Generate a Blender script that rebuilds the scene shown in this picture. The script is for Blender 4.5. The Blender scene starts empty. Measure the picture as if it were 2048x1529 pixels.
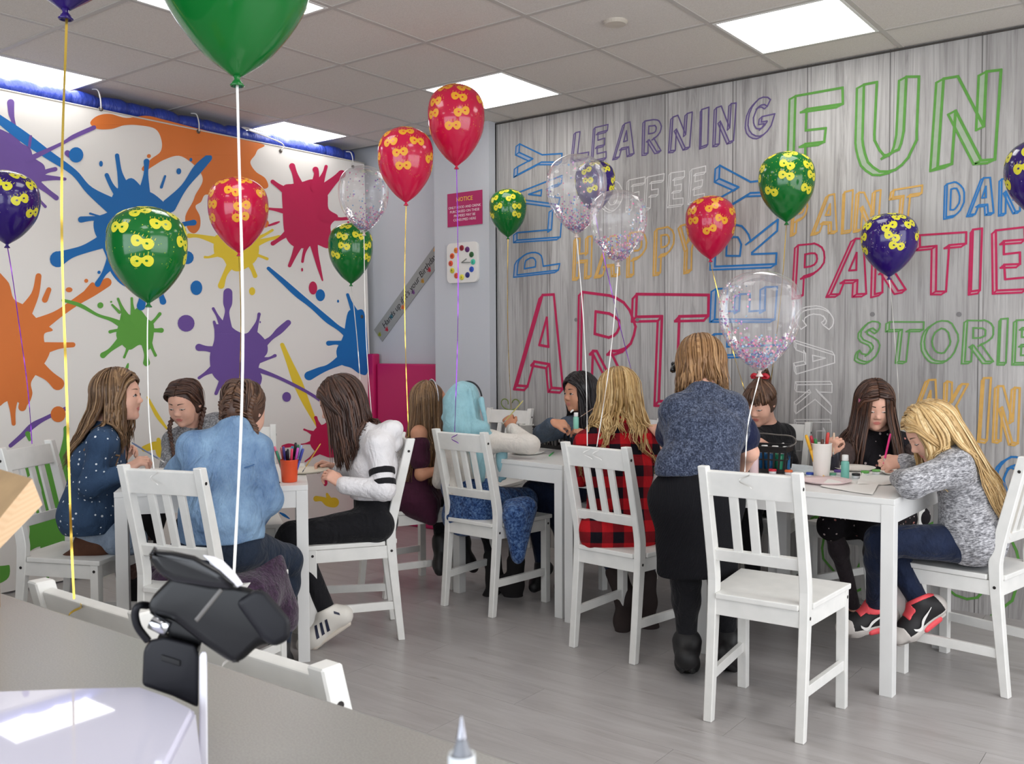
import bpy, bmesh, math, random
import numpy as np
from mathutils import Vector, Matrix

random.seed(7)
rng = np.random.default_rng(11)
scene = bpy.context.scene
COL = scene.collection
PI = math.pi

# ------------------------------------------------------------------ camera
IMG_W, IMG_H, FPX = 2048, 1529, 1892.227
CAM = np.array([3.73944, -4.64948, 1.3159])
CR = np.array([0.79586, 0.60546, -0.00493])      # camera right
CD = np.array([0.02012, -0.03459, -0.99920])     # camera down
CFW = np.array([-0.60515, 0.79512, -0.03971])    # camera forward
CR /= np.linalg.norm(CR); CFW -= CR * CR.dot(CFW); CFW /= np.linalg.norm(CFW); CD = np.cross(CFW, CR)
cam_data = bpy.data.cameras.new('camera')
cam_data.sensor_fit = 'HORIZONTAL'; cam_data.sensor_width = 36.0
cam_data.lens = FPX / IMG_W * 36.0
cam_data.clip_start = 0.02
cam_data.dof.use_dof = True; cam_data.dof.focus_distance = 4.0; cam_data.dof.aperture_fstop = 16.0
cam = bpy.data.objects.new('camera', cam_data); COL.objects.link(cam)
cam.matrix_world = Matrix(((CR[0], -CD[0], -CFW[0], CAM[0]), (CR[1], -CD[1], -CFW[1], CAM[1]), (CR[2], -CD[2], -CFW[2], CAM[2]), (0, 0, 0, 1)))
scene.camera = cam

# ------------------------------------------------------------------ light and exposure
scene.view_settings.view_transform = 'Standard'
scene.view_settings.look = 'None'
scene.view_settings.gamma = 1.0
scene.view_settings.use_curve_mapping = False
scene.view_settings.exposure = 0.32
scene.cycles.use_denoising = True
scene.cycles.max_bounces = 8
scene.cycles.transparent_max_bounces = 16
scene.cycles.caustics_reflective = False
scene.cycles.caustics_refractive = False
world = bpy.data.worlds.new('sky'); scene.world = world; world.use_nodes = True
WN = world.node_tree.nodes
WN['Background'].inputs[0].default_value = (0.62, 0.74, 0.95, 1)
WN['Background'].inputs[1].default_value = 1.0
CEIL = 2.785                       # ceiling height
LIGHT_CELLS = [(-3, 0), (0, 0), (3, 0), (6, 0), (-3, 3), (0, 3), (3, 3), (6, 3), (0, 6), (3, 6), (6, 6)]   # 0.6 m ceiling cells with an LED panel
PANEL_EMIT = 5.0

def area_light(name, loc, target, sx, sy, power, col):
    ld = bpy.data.lights.new(name, 'AREA'); ld.shape = 'RECTANGLE'; ld.size = sx; ld.size_y = sy
    ld.energy = power; ld.color = col
    o = bpy.data.objects.new(name, ld); COL.objects.link(o); o.location = loc
    o.rotation_euler = (Vector(target) - Vector(loc)).to_track_quat('-Z', 'Y').to_euler()
    return o
# daylight through the shop windows behind the camera (wall_front) and on the right (wall_right)
area_light('window_daylight_front', (2.6, -6.85, 1.5), (2.0, 0.0, 0.9), 5.6, 2.1, 95, (0.92, 0.96, 1.0))
area_light('window_daylight_side', (5.28, -2.5, 1.5), (0.0, -2.2, 0.9), 4.2, 2.1, 70, (1.0, 0.98, 0.95))

# ------------------------------------------------------------------ helpers
def srgb(r, g, b):
    def f(c):
        c /= 255.0
        return c / 12.92 if c <= 0.04045 else ((c + 0.055) / 1.055) ** 2.4
    return (f(r), f(g), f(b), 1.0)

def ray(px, py):
    return (px - IMG_W / 2) / FPX * CR + (py - IMG_H / 2) / FPX * CD + CFW
DOFF = 0.0
def at(px, py, d):                     # world point seen at a pixel, d metres along the view axis
    return CAM + ray(px, py) * (d + DOFF)
def on_y(px, py, Y):
    r = ray(px, py); return CAM + r * ((Y - CAM[1]) / r[1])
def on_x(px, py, X):
    r = ray(px, py); return CAM + r * ((X - CAM[0]) / r[0])
def on_z(px, py, Z):
    r = ray(px, py); return CAM + r * ((Z - CAM[2]) / r[2])
def nz(v):
    v = np.asarray(v, float); return v / (np.linalg.norm(v) + 1e-12)
RT = nz([CR[0], CR[1], 0]); FW = nz([CFW[0], CFW[1], 0]); UP = np.array([0, 0, 1.0])
def dv(r, u, f):                       # direction from view right / up / view forward
    return nz(r * RT + u * UP + f * FW)

class NT:                              # tiny node-tree writer
    def __init__(s, name):
        s.m = bpy.data.materials.new(name); s.m.use_nodes = True
        s.t = s.m.node_tree; s.b = s.t.nodes['Principled BSDF']
    def n(s, typ, ins=None, **kw):
        nd = s.t.nodes.new('ShaderNode' + typ)
        for k, v in kw.items(): setattr(nd, k, v)
        if ins:
            for k, v in ins.items(): s.set(nd.inputs[k], v)
        return nd
    def set(s, sock, v):
        if isinstance(v, bpy.types.NodeSocket): s.t.links.new(v, sock)
        elif isinstance(v, bpy.types.Node): s.t.links.new(v.outputs[0], sock)
        else: sock.default_value = v
    def p(s, **kw):
        for k, v in kw.items(): s.set(s.b.inputs[k.replace('_', ' ')], v)
        return s
    def mix(s, f, a, b, blend='MIX'):
        nd = s.t.nodes.new('ShaderNodeMix'); nd.data_type = 'RGBA'; nd.blend_type = blend
        s.set(nd.inputs[0], f); s.set(nd.inputs[6], a); s.set(nd.inputs[7], b)
        return nd.outputs[2]
    def math(s, op, a, b=0.0, c=0.0):
        nd = s.t.nodes.new('ShaderNodeMath'); nd.operation = op
        s.set(nd.inputs[0], a); s.set(nd.inputs[1], b); s.set(nd.inputs[2], c)
        return nd.outputs[0]
    def ramp(s, f, stops):
        nd = s.t.nodes.new('ShaderNodeValToRGB'); cr = nd.color_ramp
        while len(cr.elements) < len(stops): cr.elements.new(0.5)
        for e, (p, c) in zip(cr.elements, stops):
            e.position = p; e.color = c if len(c) == 4 else (*c, 1)
        s.set(nd.inputs[0], f); return nd.outputs[0]
    def coord(s, kind='Object', scale=(1, 1, 1), rot=(0, 0, 0)):
        if kind == 'tc': c = s.n('Attribute', attribute_name='tc').outputs['Vector']
        else: c = s.n('TexCoord').outputs[kind]
        return s.n('Mapping', {'Vector': c, 'Scale': scale, 'Rotation': rot}).outputs[0]
    def noise(s, vec, scale, detail=3.0, rough=0.5, out='Fac', dist=0.0):
        nd = s.n('TexNoise', {'Vector': vec, 'Scale': scale, 'Detail': detail, 'Roughness': rough, 'Distortion': dist})
        return nd.outputs[out]
    def bump(s, h, strength=0.3, dist=0.01):
        nd = s.n('Bump', {'Height': h, 'Strength': strength, 'Distance': dist})
        s.t.links.new(nd.outputs[0], s.b.inputs['Normal']); return s

_simple = {}
def mat(name, col, rough=0.5, metal=0.0, spec=0.5, coat=0.0, vary=0.0, vscale=8.0, bump=0.0, bscale=60.0):
    if name in _simple: return _simple[name]
    t = NT(name); c = col if len(col) == 4 else (*col, 1)
    t.p(Base_Color=c, Roughness=rough, Metallic=metal, Specular_IOR_Level=spec)
    if coat: t.p(Coat_Weight=coat, Coat_Roughness=0.08)
    if vary:
        f = t.noise(t.coord(), vscale, 4)
        lo = tuple(x * (1 - vary) for x in c[:3]) + (1,); hi = tuple(min(1, x * (1 + vary)) for x in c[:3]) + (1,)
        t.p(Base_Color=t.ramp(f, [(0.3, lo), (0.7, hi)]))
    if bump: t.bump(t.noise(t.coord(), bscale, 3), bump, 0.004)
    _simple[name] = t.m; return t.m

def link(o, parent=None):
    COL.objects.link(o)
    if parent is not None: o.parent = parent
    return o
def mesh_obj(name, V, F, m=None, parent=None, smooth=False, mats=None, fmat=None):
    me = bpy.data.meshes.new(name)
    me.from_pydata([tuple(map(float, v)) for v in V], [], [tuple(f) for f in F])
    for mm in (mats or ([m] if m else [])): me.materials.append(mm)
    if fmat is not None: me.polygons.foreach_set('material_index', np.asarray(fmat, np.int32))
    if smooth: me.polygons.foreach_set('use_smooth', np.ones(len(me.polygons), bool))
    me.update()
    return link(bpy.data.objects.new(name, me), parent)
def big_mesh(name, V, F, m, parent=None, smooth=True, attrs=None):     # numpy quads / tris, fast
    F = np.asarray(F, np.int32); V = np.asarray(V, np.float32); k = F.shape[1]
    me = bpy.data.meshes.new(name)
    me.vertices.add(len(V)); me.vertices.foreach_set('co', V.ravel())
    me.loops.add(F.size); me.loops.foreach_set('vertex_index', F.ravel())
    me.polygons.add(len(F)); me.polygons.foreach_set('loop_start', np.arange(0, F.size, k, dtype=np.int32))
    me.polygons.foreach_set('loop_total', np.full(len(F), k, np.int32))
    me.polygons.foreach_set('use_smooth', np.full(len(F), bool(smooth)))
    me.materials.append(m)
    me.update(calc_edges=True); me.validate()
    for an, (typ, arr) in (attrs or {}).items():
        at_ = me.attributes.new(an, typ, 'POINT')
        at_.data.foreach_set('color' if 'COLOR' in typ else 'vector' if typ == 'FLOAT_VECTOR' else 'value', np.asarray(arr, np.float32).ravel())
    return link(bpy.data.objects.new(name, me), parent)
def empty(name, loc=(0, 0, 0), rz=0.0, label=None, cat=None, group=None, kind=None):
    o = bpy.data.objects.new(name, None); link(o); o.location = tuple(map(float, loc)); o.rotation_euler = (0, 0, rz)
    o.empty_display_size = 0.05
    return tag(o, label, cat, group, kind)
def tag(o, label=None, cat=None, group=None, kind=None):
    if label: o['label'] = label
    if cat: o['category'] = cat
    if group: o['group'] = group
    if kind: o['kind'] = kind
    return o
def copy_tree(o, parent=None):
    c = o.copy(); COL.objects.link(c)
    if parent is not None: c.parent = parent
    for ch in list(o.children): copy_tree(ch, c)
    return c

class MB:                              # collects simple shapes into one mesh
    def __init__(s): s.V = []; s.F = []; s.M = []
    def add(s, V, F, mi=0):
        o = len(s.V); s.V += [tuple(map(float, v)) for v in V]; s.F += [tuple(i + o for i in f) for f in F]; s.M += [mi] * len(F); return s
    def box(s, x0, x1, y0, y1, z0, z1, mi=0):
        V = [(x, y, z) for z in (z0, z1) for y in (y0, y1) for x in (x0, x1)]
        return s.add(V, [(0, 2, 3, 1), (4, 5, 7, 6), (0, 1, 5, 4), (2, 6, 7, 3), (0, 4, 6, 2), (1, 3, 7, 5)], mi)
    def bar(s, a, b, w, h, up=(0, 0, 1), mi=0):      # rectangular bar a->b
        a = np.array(a, float); b = np.array(b, float); t = nz(b - a); x = np.cross(t, up)
        x = nz(x) if np.linalg.norm(x) > 1e-6 else np.array([1., 0, 0]); y = np.cross(x, t)
        V = [p + sx * x * w / 2 + sy * y * h / 2 for p in (a, b) for sx, sy in ((-1, -1), (1, -1), (1, 1), (-1, 1))]
        return s.add(V, [(3, 2, 1, 0), (4, 5, 6, 7)] + [(i, (i + 1) % 4, 4 + (i + 1) % 4, 4 + i) for i in range(4)], mi)
    def prism(s, poly, axis, lo, hi, mi=0):          # polygon extruded along an axis (0,1,2)
        n = len(poly)
        def v(p, e):
            q = list(p); q.insert(axis, e); return q
        V = [v(p, lo) for p in poly] + [v(p, hi) for p in poly]
        return s.add(V, [tuple(range(n))[::-1], tuple(range(n, 2 * n))] + [(i, (i + 1) % n, n + (i + 1) % n, n + i) for i in range(n)], mi)
    def lathe(s, prof, c=(0, 0, 0), n=20, axis=(0, 0, 1), mi=0):
        a = nz(axis); x = nz(np.cross(a, (0.3, 1, 0.2) if abs(a[2]) > 0.9 else (0, 0, 1))); y = np.cross(a, x); c = np.array(c, float)
        V = []; F = []
        for r, z in prof:
            V += [c + a * z + r * (math.cos(2 * PI * i / n) * x + math.sin(2 * PI * i / n) * y) for i in range(n)]
        for j in range(len(prof) - 1):
            F += [(j * n + i, j * n + (i + 1) % n, (j + 1) * n + (i + 1) % n, (j + 1) * n + i) for i in range(n)]
        if prof[0][0] > 1e-5: F.append(tuple(range(n))[::-1])
        if prof[-1][0] > 1e-5: F.append(tuple((len(prof) - 1) * n + i for i in range(n)))
        return s.add(V, F, mi)
    def tube(s, pts, r, n=6, mi=0, flat=1.0):
        P = np.array(pts, float); m = len(P); R = np.broadcast_to(np.asarray(r, float), (m,))
        V, F = [], []; xprev = None
        for i in range(m):
            t = nz(P[min(i + 1, m - 1)] - P[max(i - 1, 0)])
            if xprev is None: xprev = np.array([0, 0, 1.]) if abs(t[2]) < 0.9 else np.array([1., 0, 0])
            x = nz(xprev - t * xprev.dot(t)); y = np.cross(t, x); xprev = x
            V += [P[i] + R[i] * (math.cos(2 * PI * k / n) * x + flat * math.sin(2 * PI * k / n) * y) for k in range(n)]
        for i in range(m - 1):
            F += [(i * n + k, i * n + (k + 1) % n, (i + 1) * n + (k + 1) % n, (i + 1) * n + k) for k in range(n)]
        F += [tuple(range(n))[::-1], tuple((m - 1) * n + k for k in range(n))]
        return s.add(V, F, mi)
    def build(s, name, m, parent=None, smooth=False, bevel=0.0, mats=None):
        o = mesh_obj(name, s.V, s.F, m, parent, smooth, mats, s.M if mats else None)
        if bevel:
            bm = bmesh.new(); bm.from_mesh(o.data)
            bmesh.ops.bevel(bm, geom=[e for e in bm.edges if e.calc_face_angle(0) > 0.6], offset=bevel, segments=2, affect='EDGES', profile=0.6)
            bm.to_mesh(o.data); bm.free()
            for p in o.data.polygons: p.use_smooth = False
        return o
def smooth_by_angle(o, ang=0.7):
    me = o.data; bm = bmesh.new(); bm.from_mesh(me)
    for f in bm.faces: f.smooth = True
    for e in bm.edges: e.smooth = e.calc_face_angle(0) < ang
    bm.to_mesh(me); bm.free(); return o
def catmull(P, n=6, closed=False):
    P = np.array(P, float); m = len(P); out = []
    for i in range(m if closed else m - 1):
        if closed: a, b, c, d = P[(i - 1) % m], P[i], P[(i + 1) % m], P[(i + 2) % m]
        else: a, b, c, d = P[max(i - 1, 0)], P[i], P[i + 1], P[min(i + 2, m - 1)]
        for t in np.linspace(0, 1, n, endpoint=False):
            out.append(0.5 * (2 * b + (c - a) * t + (2 * a - 5 * b + 4 * c - d) * t * t + (3 * b - a - 3 * c + d) * t ** 3))
    if not closed: out.append(P[-1])
    return np.array(out)
# ------------------------------------------------------------------ room shell
YM, YP, YB, XBAN, XL = 0.33, 0.25, 0.40, -1.42, -2.7      # mural face, pillar face, recess face, banner plane, far left wall
XR, YF = 5.45, -7.0
M_white = mat('white_wall_paint', srgb(194, 197, 203), 0.7, bump=0.05)
M_ceil = NT('ceiling_tile_mineral'); _c = M_ceil.coord()
M_ceil.p(Base_Color=M_ceil.ramp(M_ceil.noise(_c, 220, 2), [(0.3, srgb(206, 200, 194)), (0.7, srgb(220, 215, 210))]), Roughness=0.9, Specular_IOR_Level=0.2)
M_ceil.bump(M_ceil.noise(_c, 260, 2), 0.2, 0.002); M_ceil = M_ceil.m
M_grid = mat('ceiling_grid_white', srgb(186, 181, 176), 0.5)
M_dark = mat('dark_gap', srgb(70, 68, 66), 0.9)

# floor: base slab with laminate planks
fl = MB().box(XL - 0.1, XR + 0.1, YF - 0.1, YB + 0.2, -0.1, -0.008).build('floor', M_dark); tag(fl, kind='structure')
t = NT('grey_oak_laminate')
_oi = t.n('ObjectInfo').outputs['Random']
_v = t.n('VectorMath', {0: t.n('TexCoord').outputs['Object'], 1: t.n('CombineXYZ', {0: t.math('MULTIPLY', _oi, 37.0), 1: t.math('MULTIPLY', _oi, 91.0)}).outputs[0]}, operation='ADD').outputs[0]
_m = t.n('Mapping', {'Vector': _v, 'Scale': (1.2, 9.0, 1.0)}).outputs[0]
g1 = t.noise(_m, 2.2, 6, 0.62, dist=0.8); g2 = t.noise(t.n('Mapping', {'Vector': _v, 'Scale': (3.0, 60.0, 1.0)}).outputs[0], 3.0, 3)
g3 = t.noise(t.n('Mapping', {'Vector': _v, 'Scale': (3.0, 14.0, 1.0)}).outputs[0], 1.7, 3)
_c1 = t.ramp(g1, [(0.25, srgb(158, 153, 151)), (0.5, srgb(172, 168, 167)), (0.75, srgb(184, 181, 180))])
_c2 = t.mix(t.math('MULTIPLY', g2, 0.22), _c1, srgb(140, 134, 130))
_c3 = t.mix(t.ramp(g3, [(0.66, (0, 0, 0)), (0.76, (0.55, 0.55, 0.55))]), _c2, srgb(130, 120, 113))
_c4 = t.mix(t.math('MULTIPLY', _oi, 0.10), _c3, srgb(132, 128, 127))
t.p(Base_Color=_c4, Roughness=t.ramp(g1, [(0.2, (0.27, 0.27, 0.27)), (0.8, (0.36, 0.36, 0.36))]), Specular_IOR_Level=0.5)
t.bump(g2, 0.03, 0.002); M_plank = t.m
PW, PL = 0.192, 1.38
pm = MB().box(0.0007, PL - 0.0007, 0.0004, PW - 0.0004, -0.008, 0.0).build('plank', M_plank, fl)
first = True
r = 0
y = YB - 0.03 - PW
while y > -5.6:
    off = (r * 0.53) % 1.0 * PL
    x = XL - 0.0 - off
    while x < 5.4:
        o = pm if first else link(bpy.data.objects.new('plank', pm.data), fl)
        first = False
        o.location = (x, y, 0.0)
        x += PL
    y -= PW; r += 1

# ceiling: tiles, grid, LED panels
ce = MB().box(XL - 0.1, XR + 0.1, YF - 0.1, YB + 0.3, CEIL + 0.03, CEIL + 0.13).build('ceiling', M_dark); tag(ce, kind='structure')
tile_me = MB().box(0.010, 0.590, 0.010, 0.590, CEIL - 0.001, CEIL + 0.012).build('ceiling_tile', M_ceil, ce)
half_me = MB().box(0.010, 0.590, 0.010, YM - 0.004, CEIL - 0.001, CEIL + 0.012).build('ceiling_tile', M_ceil, ce)
used_t = used_h = False
for b in range(-4, 9):
    for a in range(0, 9):
        if (b, a) in LIGHT_CELLS: continue
        o = tile_me if not used_t else link(bpy.data.objects.new('ceiling_tile', tile_me.data), ce); used_t = True
        o.location = (b * 0.6, -(a + 1) * 0.6, 0)
    o = half_me if not used_h else link(bpy.data.objects.new('ceiling_tile', half_me.data), ce); used_h = True
    o.location = (b * 0.6, 0, 0)
for b in range(-4, 10):
    MB().box(b * 0.6 - 0.012, b * 0.6 + 0.012, -5.6, YM, CEIL - 0.005, CEIL + 0.004).build('ceiling_grid_bar', M_grid, ce)
for a in range(0, 10):
    MB().box(-2.5, 5.4, -a * 0.6 - 0.012, -a * 0.6 + 0.012, CEIL - 0.0052, CEIL + 0.003).build('ceiling_grid_bar', M_grid, ce)
t = NT('led_diffuser'); t.p(Base_Color=(0.9, 0.9, 0.9, 1), Emission_Color=(1.0, 0.985, 0.95, 1), Emission_Strength=PANEL_EMIT); M_led = t.m
M_frame = mat('white_metal_frame', srgb(225, 225, 222), 0.4)
where = {(6, 0): 'outside the picture, by the side windows', (6, 3): 'out of view over the middle of the room', (3, 3): 'out of view over the counter end', (0, 6): 'out of view at the near side by the banner', (3, 6): 'out of view above the till', (6, 6): 'out of view in the window corner', (-3, 0): 'above the blue foam roll beside the far corner', (0, 0): 'nearest the clock, behind the highest pink balloon', (3, 0): 'close above the word FUN',
         (-3, 3): 'above the foam roll behind the gold ribbon', (0, 3): 'half hidden by the big green balloon'}
for b, a in LIGHT_CELLS:
    x0, y0 = b * 0.6, -(a + 1) * 0.6
    t_ = empty('ceiling_light', (x0 + 0.3, y0 + 0.3, CEIL), 0, None, 'ceiling light', 'square ceiling lights')
    t_['label'] = 'lit square white LED ceiling panel ' + where.get((b, a), '')
    fr = MB()
    for q in ((-0.288, 0.288, -0.288, -0.274), (-0.288, 0.288, 0.274, 0.288), (-0.288, -0.274, -0.274, 0.274), (0.274, 0.288, -0.274, 0.274)):
        fr.box(*q, -0.007, 0.006)
    fr.build('frame', M_frame, t_)
    pl = [(sx * 0.274 - sx * 0.012 * (1 - math.cos(k * PI / 6)) * 0 + 0, sy * 0.274) for sx, sy, k in ((-1, -1, 0), (1, -1, 0), (1, 1, 0), (-1, 1, 0))]
    MB().prism(pl, 2, -0.006, 0.004).build('diffuser', M_led, t_)
# smoke detector disc
sd = on_z(1231, 42, CEIL)
MB().lathe([(0.055, 0.0), (0.055, -0.008), (0.047, -0.016), (0.0, -0.018)], (0, 0, 0), 24).build('detector', mat('off_white_plastic', srgb(196, 188, 176), 0.5))
o = bpy.data.objects['detector']; o.name = 'ceiling_speaker'; o.location = (sd[0], sd[1], CEIL - 0.001)
tag(o, 'round off-white disc fitted in a ceiling tile', 'detector')

# mural wall: printed grey wooden boards
t = NT('printed_grey_boards')
co = t.n('TexCoord').outputs['Object']; sx = t.n('SeparateXYZ', {0: co}); X = sx.outputs[0]
bw = 0.4215
u = t.math('DIVIDE', t.math('ADD', X, 10 * bw - 0.235), bw); idx = t.math('FLOOR', u); fr = t.math('FRACT', u)
rnd = t.n('TexWhiteNoise', {'W': idx}, noise_dimensions='1D').outputs['Value']
sh = t.n('CombineXYZ', {0: t.math('MULTIPLY', rnd, 9.0), 2: t.math('MULTIPLY', rnd, 31.0)}).outputs[0]
v = t.n('VectorMath', {0: co, 1: sh}, operation='ADD').outputs[0]
gr = t.noise(t.n('Mapping', {'Vector': v, 'Scale': (16, 1, 0.8)}).outputs[0], 1.6, 8, 0.66, dist=1.1)
gf = t.noise(t.n('Mapping', {'Vector': v, 'Scale': (95, 1, 2.0)}).outputs[0], 1.5, 4, 0.6)
gb = t.noise(t.n('Mapping', {'Vector': v, 'Scale': (1.6, 1, 0.6)}).outputs[0], 1.5, 2)
c0 = t.ramp(gr, [(0.27, srgb(126, 123, 122)), (0.45, srgb(178, 175, 173)), (0.62, srgb(200, 198, 196)), (0.8, srgb(160, 157, 156))])
c1 = t.mix(t.ramp(gf, [(0.52, (0, 0, 0)), (0.72, (0.45, 0.45, 0.45))]), c0, srgb(108, 105, 105))
c2 = t.mix(t.ramp(gb, [(0.35, (0.0, 0.0, 0.0)), (0.75, (0.42, 0.42, 0.42))]), c1, srgb(124, 121, 120))
c3 = t.mix(t.math('MULTIPLY', rnd, 0.16), c2, srgb(128, 126, 128))
e1 = t.math('COMPARE', fr, 0.005, 0.009); e2 = t.math('MULTIPLY', t.math('COMPARE', fr, 0.052, 0.006), 0.6)
c4 = t.mix(t.math('MULTIPLY', t.math('MAXIMUM', e1, e2), 0.75), c3, srgb(82, 80, 80))
t.p(Base_Color=c4, Roughness=0.6, Specular_IOR_Level=0.3); t.bump(gf, 0.04, 0.002); M_mural = t.m
mw = MB().box(-0.175, 5.6, YM, YM + 0.1, 0, CEIL + 0.02).build('wall_back', M_mural); tag(mw, 'wall covered with a print of grey wooden boards and coloured words', kind='structure')
M_trimdark = mat('dark_trim', srgb(64, 60, 56), 0.6)
tag(MB().box(-0.175, 5.4, YM - 0.012, YM, CEIL - 0.014, CEIL - 0.006).build('trim_1', M_trimdark), kind='structure')
tag(MB().box(-0.192, -0.172, YM - 0.012, YM + 0.02, 0, CEIL - 0.006).build('trim_2', mat('white_trim', srgb(205, 207, 210), 0.5)), kind='structure')
# bolt heads / plugs printed on the boards
for (px, py) in ((1275, 640), (1745, 629), (1918, 629), (1152, 640)):
    p = on_y(px, py, YM)
    MB().lathe([(0.012, 0), (0.012, 0.0015), (0.0, 0.002)], (p[0], YM - 0.0005, p[2]), 14, (0, -1, 0)).build('board_plug', mat('plug_grey', srgb(120, 118, 118), 0.6), mw)
# pillar and recess
tag(MB().box(-0.655, -0.172, YP, YB + 0.2, 0, CEIL + 0.02).build('wall_pillar', M_white), kind='structure')
tag(MB().box(XL, -0.60, YB, YB + 0.1, 0, CEIL + 0.02).build('wall_recess', M_white), kind='structure')
tag(MB().box(XL - 0.1, XL, YF, YB + 0.1, 0, CEIL + 0.02).build('wall_left', mat('shaded_grey_paint', srgb(120, 122, 128), 0.8)), kind='structure')  # grey made dark to put the shadow behind the foam roll into the colour
# wall with shop windows behind the camera and on the right
M_alu = mat('window_frame_white', srgb(215, 216, 216), 0.4)
t = NT('window_glass'); t.p(Base_Color=(1, 1, 1, 1), Roughness=0.0, Transmission_Weight=1.0, IOR=1.02); M_glass = t.m
wf = MB().box(XL - 0.1, XR + 0.1, YF - 0.1, YF, 0, 0.45).box(XL - 0.1, XR + 0.1, YF - 0.1, YF, 2.55, CEIL + 0.02)
wf.box(XL - 0.1, -0.3, YF - 0.1, YF, 0.45, 2.55).box(5.4, XR + 0.1, YF - 0.1, YF, 0.45, 2.55)
tag(wf.build('wall_front', M_white), kind='structure')
wr = MB().box(XR, XR + 0.1, YF, YB + 0.1, 0, 0.45).box(XR, XR + 0.1, YF, YB + 0.1, 2.55, CEIL + 0.02)
wr.box(XR, XR + 0.1, -0.2, YB + 0.1, 0.45, 2.55).box(XR, XR + 0.1, YF, -4.8, 0.45, 2.55)
tag(wr.build('wall_right', M_white), kind='structure')
tag(MB().box(5.4, XR + .1, YM + .001, YM + 0.1, 0, CEIL).build('wall_back_end', M_white), kind='structure')
w1 = empty('window_1', (2.6, YF - 0.05, 0.45)); tag(w1, kind='structure')
for i in range(5): MB().box(-2.9 + i * 1.45 - 0.03, -2.9 + i * 1.45 + 0.03, -0.03, 0.03, 0, 2.1).build('mullion', M_alu, w1)
MB().box(-2.9, 2.9, -0.03, 0.03, 0, 0.05).box(-2.9, 2.9, -0.03, 0.03, 2.05, 2.1).box(-2.9, 2.9, -0.025, 0.025, 1.5, 1.54).build('frame', M_alu, w1)
w2 = empty('window_2', (XR + 0.05, -2.5, 0.45)); tag(w2, kind='structure')
for i in range(4): MB().box(-0.03, 0.03, -2.3 + i * 1.533 - 0.03, -2.3 + i * 1.533 + 0.03, 0, 2.1).build('mullion', M_alu, w2)
MB().box(-0.03, 0.03, -2.3, 2.3, 0, 0.05).box(-0.03, 0.03, -2.3, 2.3, 2.05, 2.1).box(-0.025, 0.025, -2.3, 2.3, 1.5, 1.54).build('frame', M_alu, w2)
tag(MB().box(-12, 16, -16, 6, -0.4, -0.2).build('ground', mat('pavement_outside', srgb(150, 148, 145), 0.9)), kind='structure')

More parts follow.
